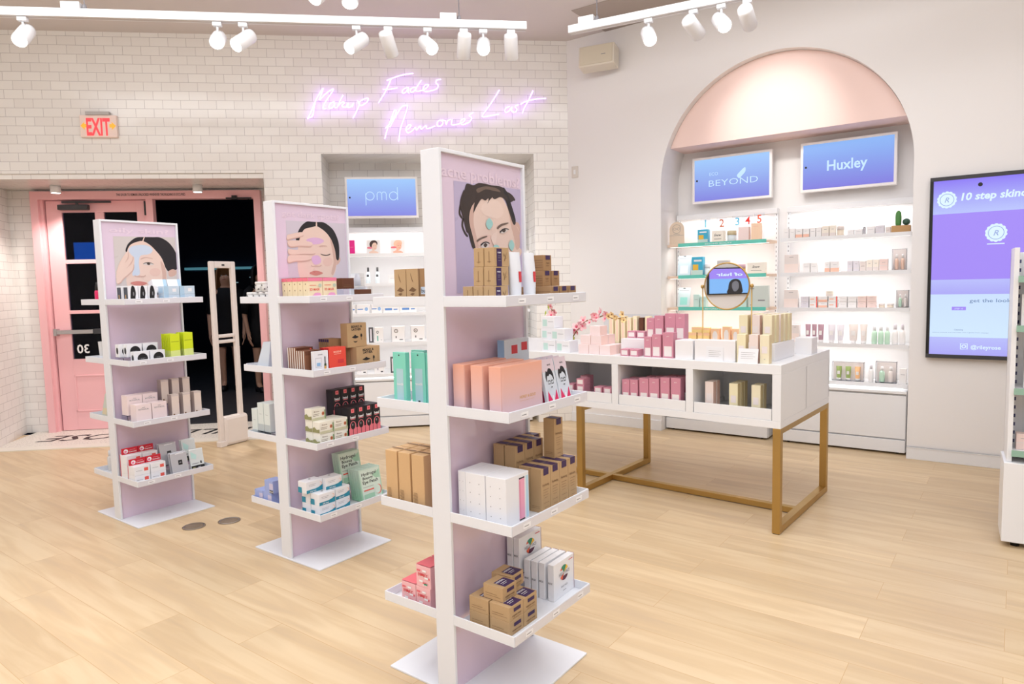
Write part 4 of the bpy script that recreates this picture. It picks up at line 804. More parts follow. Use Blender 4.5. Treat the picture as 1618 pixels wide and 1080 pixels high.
# ---------------------------------------------------------------- the three two-sided display stands
SW, ST, SD, SH, SBD = .4718, .0812, .2968, 1.8403, .2774
TRAY = {1: 1.365, 2: 1.0058, 3: .6457, 4: .2868}; RIM = .0349; TT = .004
HOLD = mat('label_holder_plastic', (224, 223, 230), .15, coat=.5)
PANEL = mat('lilac_acrylic_panel', (222, 202, 222), .10, spec=.6, coat=.4)
FRAMES = {1: Frame(*STAND1), 2: Frame(*STAND2), 3: Frame(*STAND3)}
SKINP = mat('print_skin', (228, 202, 190), .3); SKIN2 = mat('print_skin_shadow', (208, 174, 162), .3); HAIRP = mat('print_dark_hair', (62, 52, 50), .3)
HAIRN = mat('print_black_hair_matte', (40, 38, 42), .3); PBG = {1: mat('print_warm_grey', (206, 198, 196), .3), 2: mat('print_lavender_grey', (204, 196, 208), .3), 3: mat('print_lilac', (188, 176, 206), .3)}
SKINL = mat('print_skin_light', (232, 208, 197), .3); BLSH = mat('print_blush_rose', (225, 192, 181), .3)
HAIRS = mat('print_hair_shine', (112, 94, 84), .3)
EYEW = mat('print_eye', (214, 204, 200), .3); EYED = mat('print_iris', (76, 62, 56), .3); TEALP = mat('print_teal_dab', (160, 206, 204), .3)
LILP = mat('print_lilac_dab', (216, 178, 214), .3); BLUP = mat('print_blue_dab', (198, 210, 228), .3); LIPP = mat('print_lips', (206, 132, 124), .3)
POSTW = mat('print_faint_white', (228, 208, 224), .3)
def clip_panel(pts):
    """keep the printed outline inside the panel (Sutherland-Hodgman)"""
    for ax, lim, sg in ((0, .016, 1), (0, SW - .016, -1), (1, 1.33, 1), (1, SH - .016, -1)):
        out = []
        for i in range(len(pts)):
            p, q = pts[i - 1], pts[i]; ip = (p[ax] - lim) * sg >= 0; iq = (q[ax] - lim) * sg >= 0
            if ip != iq:
                t = (lim - p[ax]) / (q[ax] - p[ax]); out.append(tuple(a + (b - a) * t for a, b in zip(p, q)))
            if iq: out.append(q)
        pts = out
        if not pts: return pts
    return pts
def poster(k, parent):
    A = ART[k]; mb = MB(); lay = [0]
    def S(nm, mt, sm=True):
        pts = [tuple(q) for q in A[nm]]
        if sm: pts = smooth_poly(pts, 5)
        pts = clip_panel(pts)
        lay[0] += 1
        if len(pts) > 2: mb.poly([(u, -(ST / 2 - .012 + .0005 + .00012 * lay[0]), z) for u, z in pts], mt)
    S('bg', PBG[k], False)
    if k == 3:
        for nm, mt in (('ear', SKIN2), ('curl1', HAIRP), ('curl2', HAIRP), ('curl3', HAIRP), ('face', SKINP), ('shadeL', SKIN2), ('shadeR', SKIN2), ('sheen', SKINL), ('blush', BLSH), ('hair', HAIRP), ('hair2', HAIRN), ('wisp1', HAIRP), ('wisp2', HAIRP), ('wisp3', HAIRP), ('shine', HAIRS), ('browL', HAIRS), ('browR', HAIRS), ('eyeL', EYEW), ('irisL', EYED), ('eyeR', EYEW), ('irisR', EYED), ('lashR', HAIRN), ('lashL', HAIRN), ('nose', SKINL), ('dot1', TEALP), ('dot2', TEALP), ('dot3', TEALP)): S(nm, mt)
    elif k == 2:
        for nm, mt in (('ear', SKIN2), ('hair', HAIRN), ('face', SKINP), ('shade', SKIN2), ('blushA', BLSH), ('part', SKINP), ('patch1', LILP), ('patch2', LILP), ('brow', SKIN2), ('lid', HAIRP), ('nose', SKIN2), ('mouth', LIPP)): S(nm, mt)
        for nm in ('f1', 'f2', 'f3', 'f4'):
            A[nm + 's'] = [(u - .002, z - .006) for u, z in A[nm]]; S(nm + 's', SKIN2); S(nm, SKINP)
    else:
        for nm, mt in (('hair', HAIRN), ('ear', SKIN2), ('face', SKINP), ('shade', SKIN2), ('blushA', BLSH), ('part', SKINP), ('patch', BLUP), ('brow', SKIN2), ('eye', EYEW), ('iris', EYED), ('lash', HAIRN), ('nose', SKIN2), ('mouth', LIPP)): S(nm, mt)
        for nm in ('f1', 'f2', 'f3'):
            A[nm + 's'] = [(u + .004, z - .006) for u, z in A[nm]]; S(nm + 's', SKIN2); S(nm, SKINP)
    mb.build('portrait_print', parent)
    tx = {3: 'acne problems?', 2: 'got dark spots?', 1: 'oily skin?'}[k]
    MB().text(tx, (SW / 2, -(ST / 2 - .012 + .0012), SH - (.066 if k == 3 else .058)), (1, 0, 0), (0, 0, 1), (.038 if k == 3 else .028), POSTW, bold=.02, width=(.43 if k == 3 else .36)).build('headline', parent)
def stand(k, label):
    F = FRAMES[k]; r = empty('display_stand', F, 0, 0, 0); tag(r, label, 'display stand', 'white two-sided display stands')
    t = .012; b = ST / 2
    MB().box(0, -b, .008, t, b, SH, STEEL_W).box(SW - t, -b, .008, SW, b, SH, STEEL_W).box(t, -b, SH - t, SW - t, b, SH, STEEL_W).build('frame', r, bevel=.0015)
    for nm, s in (('front', -1), ('back', 1)):
        p = MB().box(t, s * (b - .012), .008, SW - t, s * (b - .018), SH - t, PANEL).build('graphic_panel', r)
        if s < 0: poster(k, p)
    MB().box(-.0054, -SBD, 0, SW + .0054, SBD, .008, STEEL_W).build('base_plate', r, bevel=.002)
    for i, z in TRAY.items():
        for s in (-1, 1):
            y0, y1 = s * b, s * SD
            mb = MB().box(0, y0, z - RIM, SW, y1, z - RIM + TT, STEEL_W)
            mb.box(0, y0, z - RIM + TT, TT, y1, z, STEEL_W).box(SW - TT, y0, z - RIM + TT, SW, y1, z, STEEL_W)
            mb.box(TT, y1 - s * TT, z - RIM + TT, SW - TT, y1, z, STEEL_W)
            sh = mb.build('shelf_tray', r, bevel=.0012)
            if k == 3 or s < 0:
                lb = MB().box(.002, y1 + s * .0006, z - RIM + .002, SW - .002, y1 + s * .0022, z - .002, HOLD)
                for q in range(3 if k == 3 else 2):
                    lb.box(.06 + q * .16, y1 + s * .0023, z - .026, .10 + q * .16, y1 + s * .0027, z - .010, mat('ticket_white', (240, 240, 244), .4))
                    lb.box(.065 + q * .16, y1 + s * .0028, z - .020, .09 + q * .16, y1 + s * .0029, z - .0175, GREYINK)
                lb.build('label_holder', sh)
    return r
stand(3, 'nearest white display stand, tallest in view, with acne poster and lilac panels')
stand(2, 'middle white display stand, its poster a closed-eyed face behind fingers')
stand(1, 'farthest white display stand at left, before the pink door, with hand-over-eye poster')

# ---------------------------------------------------------------- table with cubbies on a brass frame
TB = Frame(1.433, 3.588, math.radians(-39.3)); TH = .933
r = empty('display_table', TB, 0, 0, 0); tag(r, 'long white display table with open cubbies on a brass frame', 'table')
TL = 2.5; TDp = .955
mb = MB().box(-TL, 0, .881, 0, TDp, TH, LACQ)
mb.box(-TL, 0, .587, 0, TDp, .628, LACQ)
for x0, x1 in ((-.047, 0), (-.545, -.5), (-1.045, -1.0), (-1.545, -1.5), (-2.045, -2.0), (-TL, -2.468)): mb.box(x0, 0, .628, x1, TDp, .881, LACQ)
mb.box(-TL, .45, .628, 0, .47, .881, LACQ).box(-TL, TDp - .02, .628, 0, TDp, .881, LACQ)
mb.build('cabinet_body', r, bevel=.0015)
for x0, x1 in ((-.5, -.047), (-1.0, -.545), (-1.5, -1.045), (-2.0, -1.545), (-2.468, -2.045)):
    MB().box(x0 + .004, .004, .629, x1 - .004, .016, .690, LACQ).box(x0 + .004, .016, .629, x1 - .004, .44, .635, LACQ).box(x0 + .004, .016, .635, x0 + .012, .44, .660, LACQ).box(x1 - .012, .016, .635, x1 - .004, .44, .660, LACQ).build('pull_out_tray', r, bevel=.0012)
for x0 in (-.042, -1.318, -2.5):
    for y0 in (0, TDp - .04):
        MB().box(x0, y0, .004, x0 + .042, y0 + .04, .587, BRASS).build('leg', r, bevel=.0015)
        MB().box(x0 + .004, y0 + .004, 0, x0 + .038, y0 + .036, .004, BLACK).build('foot_pad', r)
    MB().box(x0, .04, .004, x0 + .042, TDp - .04, .042, BRASS).build('floor_bar', r, bevel=.0015)
    MB().box(x0, .04, .557, x0 + .042, TDp - .04, .587, BRASS).build('top_bar', r, bevel=.0015)
MB().box(-2.458, .385, .006, -.042, .425, .040, BRASS).build('stretcher', r, bevel=.0015)

# round mirror on the table
r = empty('table_mirror', TB, -.346, .115, TH); tag(r, 'round brass-rimmed swivel mirror on a tall wire stand on the table', 'mirror')
MIR = mat('mirror_silver', (250, 250, 250), .012, metal=1)
for n in list(MIR.node_tree.nodes):
    if n.type in ('TEX_NOISE', 'MAP_RANGE'): MIR.node_tree.nodes.remove(n)
MIR.node_tree.nodes['Principled BSDF'].inputs['Roughness'].default_value = 0.0
g = empty('mirror_head'); g.parent = r; g.location = (0, 0, .424)
R0 = .132
MB().tube([(R0 * math.cos(t * PI / 32), 0, R0 * math.sin(t * PI / 32)) for t in range(64)], .0045, BRASS, 10, closed=True).build('rim', g)
mb = MB(); mb.poly([((R0 - .004) * math.cos(t * PI / 32), -.003, (R0 - .004) * math.sin(t * PI / 32)) for t in range(64)], MIR)
mb.poly([((R0 - .004) * math.cos(-t * PI / 32), .003, (R0 - .004) * math.sin(-t * PI / 32)) for t in range(64)], BRASS); mb.build('glass', g)
for s in (-1, 1):
    k = MB().lathe([(.008, 0), (.011, .004), (.011, .012), (.006, .016)], BRASS, n=14).build('pivot_knob', g); k.location = (s * .138, 0, 0); k.rotation_euler = (0, s * PI / 2, 0)
    MB().tube([(s * .144, 0, .004), (s * .144, 0, .428)], .0035, BRASS, 10).build('upright', r)
MB().tube([(-.144, -.012, .004), (.144, -.012, .004), (.144, .012, .004), (-.144, .012, .004)], .0035, BRASS, 8, closed=True).build('base_wire', r)

# ---------------------------------------------------------------- shelf unit at the right edge
RS = Frame(2.505, 3.385, math.radians(-33))
SAGE = mat('sage_green_edge', (146, 182, 164), .4)
r = empty('shelf_unit', RS, 0, 0, 0); tag(r, 'white freestanding shelf unit with sage green shelf edges, cropped at the right', 'shelving')
MB().box(.0, .21, .03, 1.0, .24, 1.5, LACQ).build('back_panel', r, bevel=.002)
for x in (-.0, .98): MB().box(x, -.0, .44, x + .022, .24, 1.52, LACQ).build('side_panel', r, bevel=.002)
mb = MB().box(.03, .207, .47, .048, .2095, 1.49, LACQ)
for k in range(22): mb.box(.035, .2065, .5 + k * .045, .043, .2098, .518 + k * .045, mat('slot_shadow_blue', (70, 72, 110), .6))
mb.build('slot_strip', r)
MB().box(-.012, -.03, .03, 1.012, .24, .44, LACQ).build('base_cabinet', r, bevel=.003)
for z in (.485, .80, 1.115, 1.36):
    sh = MB().box(.022, -.02, z, .98, .208, z + .012, LACQ).build('shelf', r, bevel=.001)
    MB().box(.018, -.026, z - .012, .985, -.0205, z + .020, SAGE).build('green_edge', sh)
for x in (.05, .95):
    for y in (.03, .2):
        MB().lathe([(.02, 0), (.02, .03)], BLACK, x, y, 12).build('foot', r)

# ---------------------------------------------------------------- goods on the stands
KRAFT = mat('kraft_card', (190, 158, 118), .75, bump=.1); KRAFT2 = mat('orange_kraft_card', (214, 176, 130), .7, bump=.1); KDARK = mat('dark_kraft_card', (166, 130, 92), .75, bump=.1)
PLUMINK = mat('plum_ink', (62, 40, 84), .5); BROWNINK = mat('brown_ink', (120, 88, 58), .6)
PAPER = mat('white_card', (238, 238, 242), .45); REDINK = mat('red_ink', (214, 62, 66), .45); CORAL = mat('coral_ink', (232, 96, 84), .45)
GOLDINK = mat('gold_ink', (222, 172, 96), .35); PINKINK = mat('pink_ink', (236, 130, 160), .45); HOT = mat('hot_pink_ink', (222, 40, 96), .45)
AQUA = mat('aqua_card', (132, 216, 196), .4); TEALI = mat('teal_ink', (40, 142, 170), .4); SKYI = mat('sky_ink', (150, 190, 226), .4)
PWT = mat('white_tube_plastic', (232, 234, 240), .3, coat=.3); ACR = mat('thin_acrylic', (238, 242, 248), .06, trans=1, ior=1.08)
PEACH = grad_mat('peach_to_rose_card', (222, 196, 204), (240, 176, 152), .4)
F1, F2, F3 = FRAMES[1], FRAMES[2], FRAMES[3]
def tz(i): return TRAY[i] - RIM + TT + .0004
def stack(F, i, side, spots):
    """(u, v, z) on a tray to frame coordinates; v is measured out from the panel on the near side"""
    return [(s[0], -s[1] * side, tz(i) + s[2]) + tuple(s[3:]) for s in spots]
def riser(F, i, u0, u1, v0, v1, h, label, side=1):
    w, d = u1 - u0, abs(v1 - v0)
    mb = MB().box(-w / 2, -d / 2, h - .003, w / 2, d / 2, h, ACR).box(-w / 2, -d / 2, 0, -w / 2 + .003, d / 2, h - .003, ACR).box(w / 2 - .003, -d / 2, 0, w / 2, d / 2, h - .003, ACR)
    o = mb.build('acrylic_riser'); F.put(o, (u0 + u1) / 2, -side * (v0 + v1) / 2, tz(i)); tag(o, label, 'riser'); return o

# --- nearest stand, bottom tray: pyramid of kraft cubes
p = carton(.077, .082, .049, KRAFT, dec=[('l', .12, .88, .25, .27, BROWNINK), ('l', .12, .7, .4, .42, BROWNINK), ('f', 'txt', 'organic soap', .5, .32, .007, BROWNINK), ('f', .2, .8, .12, .14, BROWNINK)],
           label=[('t', .2, .92, .02, .62, PLUMINK), ('f', .3, .8, .55, .8, PLUMINK), ('t', 'txt', 'HERBAL', .5, .5, .009, WHITEINK), ('t', .3, .7, .3, .33, WHITEINK), ('t', .3, .6, .2, .22, WHITEINK)])
sp = [(.076, .210, 0), (.155, .210, 0), (.076, .122, 0), (.155, .122, 0), (.076, .210, .0495), (.155, .210, .0495), (.076, .122, .0495), (.155, .122, .0495), (.092, .172, .099), (.176, .140, .099, .04)]
wd = ['bottom layer front left', 'bottom layer front right', 'bottom layer back left', 'bottom layer back right', 'middle layer front left', 'middle layer front right', 'middle layer back left', 'middle layer back right', 'top left', 'top right']
many(p, stack(F3, 4, 1, sp), F3, lambda i: 'kraft cube with plum label, %s of the pile on the nearest stand' % wd[i], 'box', 'kraft cubes with plum labels on the lowest tray')
GRN = mat('emblem_green', (40, 140, 110), .4); ORG = mat('emblem_orange', (232, 96, 60), .4); YEL = mat('emblem_yellow', (236, 190, 70), .4); DPL = mat('emblem_aubergine', (84, 30, 64), .4)
cz, r0 = .62, .20
def arc_poly(a0, a1, asp, r=.21, cx=.5, cy=.64, chord=True):
    return [(cx + r * math.cos(math.radians(a0 + (a1 - a0) * k / 8)), cy + r * asp * math.sin(math.radians(a0 + (a1 - a0) * k / 8))) for k in range(9)] + ([] if chord else [(cx, cy)])
EMB = [('f', 'pol', arc_poly(25, 155, 1), ORG), ('f', 'pol', arc_poly(60, 130, 1, chord=False), GRN), ('f', 'pol', arc_poly(25, 60, 1, chord=False), YEL), ('f', 'pol', arc_poly(205, 335, 1), DPL), ('f', 'pol', arc_poly(205, 240, 1, chord=False), ORG)]
p = carton(.142, .026, .135, PAPER, dec=EMB + [('f', 'txt', 'HELLO FACE', .5, .64, .012, GREYINK, {'w': .075}), ('f', 'txt', 'MASK PACK', .5, .28, .006, GREYINK), ('f', .42, .58, .15, .165, GREYINK), ('f', .72, .92, .9, .92, REDINK), ('l', 'txt', 'MASK', .5, .5, .008, GREYINK, {'w': .018}), ('r', .0, 1, 0, 1, mat('rose_spine', (226, 196, 206), .5))])
sp = [(.385, .124, 0), (.387, .155, 0), (.390, .186, 0), (.392, .222, 0, .03)] + [(.375, .055, .075), (.378, .083, .075)]
wd = ['back of the lower row', 'third from the front of the lower row', 'second in the lower row', 'front of the lower row', 'rear of the raised row', 'front of the raised row']
riser(F3, 4, .30, .465, .045, .097, .074, 'clear acrylic riser under the raised white mask boxes on the nearest stand')
many(p, stack(F3, 4, 1, sp), F3, lambda i: 'white box with colourful round emblem, %s, nearest stand' % wd[i], 'box', 'white emblem boxes on the lowest tray')

# --- nearest stand, third tray: white drawer boxes and kraft bottle boxes
def drawerbox(front):
    dots = [('l', 'ell', a, b, .0016, .0016, GREYINK) for a in (.25, .72) for b in (.2, .4, .6, .8)]
    o = carton(.127, .083, .165, PAPER, dec=dots, bev=.002)
    if front:
        mb = MB(); decals(mb, (.127, .083, .165), [('f', .56, .80, .06, .92, PINKINK if 0 else mat('rose_window', (240, 168, 194), .35)), ('f', .56, .80, .89, .92, DGREY), ('f', .56, .80, .05, .08, DGREY)]); mb.build('pink_window', o)
        mb = MB(); decals(mb, (.127, .083, .165), [('f', .86, .97, .06, .92, mat('ice_blue_window', (186, 220, 240), .35)), ('f', .58, .62, .1, .85, mat('rose_line', (226, 140, 172), .35))]); mb.build('blue_window', o)
    return o
p = drawerbox(True); _pp = stack(F3, 3, 1, [(.1, .208, 0)])[0]; F3.put(p, *_pp[:3]); tag(p, 'white drawer box with pink window, front of three on the nearest stand', 'box', 'white drawer boxes on the third tray')
p = drawerbox(False)
many(p, stack(F3, 3, 1, [(.1, .122, 0)]), F3, 'plain white dotted box, middle of three on the nearest stand', 'box', 'white drawer boxes on the third tray')
c2 = clone(p); F3.put(c2, .1, -.064, tz(3)); c2.scale = (1, .38, 1); tag(c2, 'thin white dotted box against the lilac panel, behind two white boxes', 'box', 'white drawer boxes on the third tray')
def kraftbottle(h=.152):
    return carton(.056, .046, h, KRAFT, dec=[('f', 'txt', 'Hydrating', .5, .62, .009, BROWNINK, {'w': .04}), ('f', .2, .8, .5, .508, BROWNINK), ('f', .2, .7, .44, .446, BROWNINK), ('f', .2, .75, .38, .386, BROWNINK), ('f', .25, .65, .32, .326, BROWNINK), ('f', .2, .8, .2, .206, BROWNINK), ('f', .3, .7, .1, .106, BROWNINK), ('l', .15, .85, .1, .105, BROWNINK), ('l', .15, .85, .14, .145, BROWNINK)],
                  label=[('t', .24, .80, .0, 1, PLUMINK), ('f', .24, .80, .84, 1, PLUMINK)])
p = kraftbottle()
sp = [(.256 + .058 * k, .232, 0) for k in range(4)] + [(.256 + .058 * k, .184, 0) for k in range(4)]
many(p, stack(F3, 3, 1, sp), F3, lambda i: 'kraft bottle box with plum top, %s, %s row, nearest stand' % (pos(i % 4, 4), ('front', 'second')[i // 4]), 'box', 'kraft bottle boxes on the third tray')
riser(F3, 3, .225, .465, .045, .150, .064, 'clear acrylic riser under the back kraft bottle boxes')
sp = [(.256 + .058 * k, .124, .065) for k in range(3)] + [(.256 + .058 * k, .074, .065) for k in range(4)]
many(p, stack(F3, 3, 1, sp), F3, lambda i: 'kraft bottle box with plum top, %s in the raised %s row' % (pos(i, 3) if i < 3 else pos(i - 3, 4), 'front' if i < 3 else 'rear'), 'box', 'kraft bottle boxes on the third tray')
p = kraftbottle(.142); _pp = stack(F3, 3, 1, [(.406, .190, .153)])[0]; F3.put(p, *_pp[:3]); tag(p, 'single kraft bottle box standing on top of the others, nearest stand', 'box', 'kraft bottle boxes on the third tray')

# --- nearest stand, second tray: peach gift boxes, face mask packs
p = carton(.226, .052, .165, PEACH, dec=[('f', 'txt', 'HONEY & GOLD', .62, .34, .010, GOLDINK, {'w': .09}), ('f', .42, .78, .26, .264, GOLDINK), ('l', .96, .99, 0, 1, mat('rose_seam', (214, 160, 150), .5))], bev=.002)
many(p, stack(F3, 2, 1, [(.144, .222, 0), (.144, .147, 0), (.144, .070, 0)]), F3, lambda i: 'large peach gift box, %s of three on the nearest stand' % ('front', 'middle', 'rear')[i], 'box', 'peach gift boxes on the second tray')
ICE = mat('ice_grey_card', (216, 222, 230), .4); MAUVE = mat('mauve_card', (222, 204, 212), .4)
def facepack():
    W_, H_ = .076, .158
    o = MB().box(-W_ / 2, -.006, 0, W_ / 2, .006, H_, ICE); dm = (W_, .012, H_)
    decals(o, dm, [('f', 0, 1, .72, 1, MAUVE), ('f', 'txt', 'MASK', .6, .87, .006, BLACKINK)])
    o = o.build('mask_packet', bevel=.001)
    mb = MB()
    decals(mb, dm, [('f', 'pol', [(.28, .36), (.24, .5), (.28, .66), (.5, .73), (.74, .66), (.78, .5), (.72, .36), (.5, .28)], ICE, 1),
                    ('f', 'pol', [(.22, .50), (.18, .62), (.26, .74), (.36, .72), (.5, .79), (.7, .76), (.82, .64), (.80, .50), (.72, .60), (.55, .66), (.42, .62), (.30, .62)], BLACKINK, 1),
                    ('f', .30, .46, .44, .455, BLACKINK), ('f', .30, .46, .51, .525, BLACKINK), ('f', .30, .315, .44, .525, BLACKINK), ('f', .445, .46, .44, .525, BLACKINK),
                    ('f', .54, .70, .44, .455, BLACKINK), ('f', .54, .70, .51, .525, BLACKINK), ('f', .54, .555, .44, .525, BLACKINK), ('f', .685, .70, .44, .525, BLACKINK), ('f', .46, .54, .49, .50, BLACKINK),
                    ('f', 'pol', [(.42, .37), (.5, .385), (.58, .37), (.5, .355)], BLACKINK)])
    mb.build('printed_face', o)
    mb = MB(); decals(mb, dm, [('f', 'pol', [(.05, .0), (.18, .30), (.42, .10), (.40, .0)], HOT), ('f', 'pol', [(.95, .0), (.86, .30), (.62, .10), (.62, .0)], HOT), ('f', 'pol', [(.44, .0), (.46, .18), (.56, .18), (.58, .0)], WHITEINK)]); mb.build('pink_collar', o)
    return o
p = facepack(); p.rotation_euler[0] = -.2
sp = [(.333, .240, .002), (.414, .240, .002), (.337, .212, .002), (.418, .212, .002), (.340, .184, .002), (.421, .184, .002)]
many(p, stack(F3, 2, 1, sp), F3, lambda i: 'mask packet with bespectacled face print, %s of the %s pair' % (('left', 'right')[i % 2], ('front', 'middle', 'rear')[i // 2]), 'mask packet', 'mask packets with face prints on the second tray')
p = carton(.15, .03, .115, ICE, dec=[('f', .28, .52, .55, .82, REDINK), ('f', .68, .92, .62, .88, REDINK), ('l', 0, 1, 0, 1, SKYI), ('f', .1, .25, .3, .33, SKYI)])
F3.put(p, .33, -.075, tz(2) + .111); tag(p, 'ice-white box with red tags behind the peach boxes on nearest stand', 'box')
riser(F3, 2, .262, .42, .045, .105, .110, 'clear acrylic riser behind the printed mask packets')

# --- nearest stand, top tray: kraft boxes and squeeze tubes
p = carton(.077, .040, .060, KRAFT, dec=[('l', .3, .7, .25, .27, BROWNINK), ('l', .48, .52, .2, .8, BROWNINK), ('f', 'pol', [(.66, .3), (.72, .5), (.86, .8), (.78, .55), (.70, .3)], BROWNINK), ('f', 'pol', [(.66, .5), (.62, .72), (.69, .6)], BROWNINK), ('f', 'pol', [(.76, .4), (.88, .5), (.78, .45)], BROWNINK)],
           label=[('f', .16, .50, .0, .94, PLUMINK), ('f', 'txt', 'rose', .33, .75, .007, WHITEINK), ('f', .24, .42, .55, .57, GREYINK), ('f', .24, .40, .45, .47, GREYINK), ('f', .24, .42, .3, .32, GREYINK)])
sp = []
wl = []
for l in range(3):
    for j, v in enumerate((.198, .155, .112)):
        if l > 0 and j == 2: continue
        sp.append((.078 + .004 * l, v, .0605 * l)); wl.append('%s layer, %s' % (('bottom', 'middle', 'top')[l], ('front', 'second', 'rear')[j]))
many(p, stack(F3, 1, 1, sp), F3, lambda i: 'kraft box with upright plum label on the top tray, %s' % wl[i], 'box', 'kraft boxes left of the tubes on the top tray')
def squeeze_tube(h=.168, w=.058, mt=PWT, lab=REDINK, ink=WHITEINK, nm='squeeze_tube', capm=PWT, lz=(.30, .55)):
    mb = MB(); n = 20; prof = [(0, .020), (.25, .021), (.6, .018), (.9, .008), (1.0, .0025)]
    vs = []; fs = []
    for t, dpt in prof:
        wid = (w * .72 + (w - w * .72) * t) / 2
        for k in range(n):
            a = 2 * PI * k / n; vs.append((wid * math.cos(a), dpt * math.sin(a), .028 + t * (h - .028)))
    for j in range(len(prof) - 1):
        for k in range(n): fs.append((j * n + k, j * n + (k + 1) % n, (j + 1) * n + (k + 1) % n, (j + 1) * n + k))
    mb.add(vs, fs, mt, True); o0 = len(vs) - n
    mb.add(vs[o0:], [tuple(range(n))], mt)
    o = mb.build(nm)
    MB().lathe([(.0195, 0), (.0205, .003), (.0205, .025), (.019, .028)], capm, n=20).build('cap', o)
    lb = MB(); z0, z1 = .028 + lz[0] * (h - .028), .028 + lz[1] * (h - .028)
    m_ = 8
    for k in range(m_):
        t0_ = -PI / 2 + (-.2 + 1.35 * k / m_); t1_ = -PI / 2 + (-.2 + 1.35 * (k + 1) / m_)
        def pt(t, z):
            f_ = (z - .028) / (h - .028); wid = (w * .72 + w * .28 * f_) / 2 + .0006; dp = (.0212 if f_ < .45 else .0212 - .006 * (f_ - .45) / .3) + .0006
            return (wid * math.cos(t), dp * math.sin(t), z)
        lb.add([pt(t0_, z0), pt(t1_, z0), pt(t1_, z1), pt(t0_, z1)], [(0, 1, 2, 3)], lab, True)
    lb.build('label', o)
    return o
p = squeeze_tube()
many(p, stack(F3, 1, 1, [(.158, .215, 0), (.240, .215, 0), (.148, .160, 0)]), F3, lambda i: 'white squeeze tube with red label on the top tray, %s' % ('left of the front two', 'right of the front two', 'behind the left one')[i], 'squeeze tube', 'white tubes on the top tray of the nearest stand')
p = carton(.050, .070, .054, KDARK, dec=[('f', 'txt', 'Argan', .5, .5, .006, BROWNINK), ('f', .3, .7, .3, .32, BROWNINK)] + [('l', .05, .95, b, b + .02, BROWNINK) for b in (.2, .35, .5, .65)], label=[('f', .25, .80, .70, .98, PLUMINK)])
sp = [(.315, .235, 0), (.370, .235, 0), (.425, .235, 0), (.30, .16, 0), (.355, .16, 0), (.41, .16, 0), (.355, .175, .0545), (.410, .175, .0545), (.36, .175, .109)]
wd = ['bottom layer, front left', 'bottom layer, front middle', 'bottom layer, front right', 'bottom layer, back left', 'bottom layer, back middle', 'bottom layer, back right', 'second layer, left', 'second layer, right', 'single one on top']
many(p, stack(F3, 1, 1, sp), F3, lambda i: 'small kraft box right of the white tubes, %s' % wd[i], 'box', 'kraft boxes right of the tubes on the top tray')

# --- nearest stand, left-hand side trays
p = carton(.13, .057, .125, KRAFT, dec=[('l', 'pol', [(.35, .9), (.6, .62), (.5, .66), (.4, .78)], BROWNINK), ('l', 'pol', [(.2, .4), (.5, .5), (.85, .42), (.6, .36)], BROWNINK), ('l', 'pol', [(.3, .3), (.5, .26), (.7, .32), (.5, .34)], BROWNINK), ('l', .3, .4, 0, .1, BROWNINK)])
many(p, stack(F3, 1, -1, [(.11, .203, 0), (.11, .143, 0)]), F3, lambda i: 'kraft box with leaf drawing on the left top tray, %s one' % ('outer', 'inner')[i], 'box', 'kraft boxes on the left-hand top tray')
p = carton(.1, .05, .125, KDARK, dec=[('l', .1, .95, .30, .50, mat('ice_label', (200, 214, 230), .4)), ('l', 'txt', 'buds', .5, .4, .014, BLACKINK)])
F3.put(p, .10, .087, tz(1)); tag(p, 'darker kraft box with pale label reading buds, beside the nearest post', 'box')
def tube_card():
    o = carton(.02, .062, .192, AQUA, dec=[('l', .25, .8, .04, .70, mat('printed_tube_blue', (176, 212, 220), .35)), ('l', .3, .75, .04, .09, ICE), ('l', 'ell', .5, .95, .003, .003, BLACKINK), ('l', 'txt', 'tooth', .52, .42, .010, WHITEINK), ('l', .45, .6, .08, .11, DGREY)])
    return o
p = tube_card()
many(p, stack(F3, 2, -1, [(.045, .212, 0), (.075, .150, 0, .1), (.085, .098, 0, .1), (.13, .205, 0)]), F3, lambda i: 'aqua carton with printed tube on the left second tray, %s' % ('nearest', 'middle one', 'beside the post', 'farthest back')[i], 'carton', 'aqua cartons on the left-hand second tray')
p = carton(.07, .058, .195, KRAFT2, dec=[('l', .1 + .02 * (k % 3), .45, .05 + .022 * k, .056 + .022 * k, BROWNINK) for k in range(12)] + [('t', .45, .55, 0, 1, BROWNINK)])
sp = [(.06, .262, 0), (.06, .197, 0), (.06, .130, 0, .03), (.135, .262, 0), (.135, .2, 0), (.135, .135, 0)]
many(p, stack(F3, 3, -1, sp), F3, lambda i: 'tall orange-brown carton on the left third tray, %s of %s row' % (('outer', 'middle', 'inner')[i % 3], ('near', 'far')[i // 3]), 'carton', 'tall orange-brown cartons on the left-hand third tray')
PKP = mat('pink_print_card', (244, 190, 194), .5); PKD = mat('pink_print_red', (232, 110, 120), .5)
random.seed(3)
pk = [('l', random.uniform(.05, .7), 0, random.uniform(.05, .85), 0, PKD) for _ in range(9)]
p = carton(.074, .070, .078, PKP, dec=[(e[0], e[1], e[1] + .25, e[3], e[3] + .09, (PKD if k % 2 else WHITEINK)) for k, e in enumerate(pk)] + [('l', 'txt', 'BERRY', .5, .6, .012, REDINK), ('l', .55, .8, .15, .22, GRN), ('t', 0, 1, 0, 1, PKD)])
sp = [(.06, .195, 0), (.06, .122, 0), (.138, .195, 0), (.138, .122, 0), (.06, .118, .0785), (.138, .118, .0785)]
wd = ['lower near outer', 'lower near inner', 'lower far outer', 'lower far inner', 'upper near', 'upper far']
many(p, stack(F3, 4, -1, sp), F3, lambda i: 'pink patterned cube box on the left bottom tray, %s' % wd[i], 'box', 'pink patterned boxes on the left-hand lowest tray')

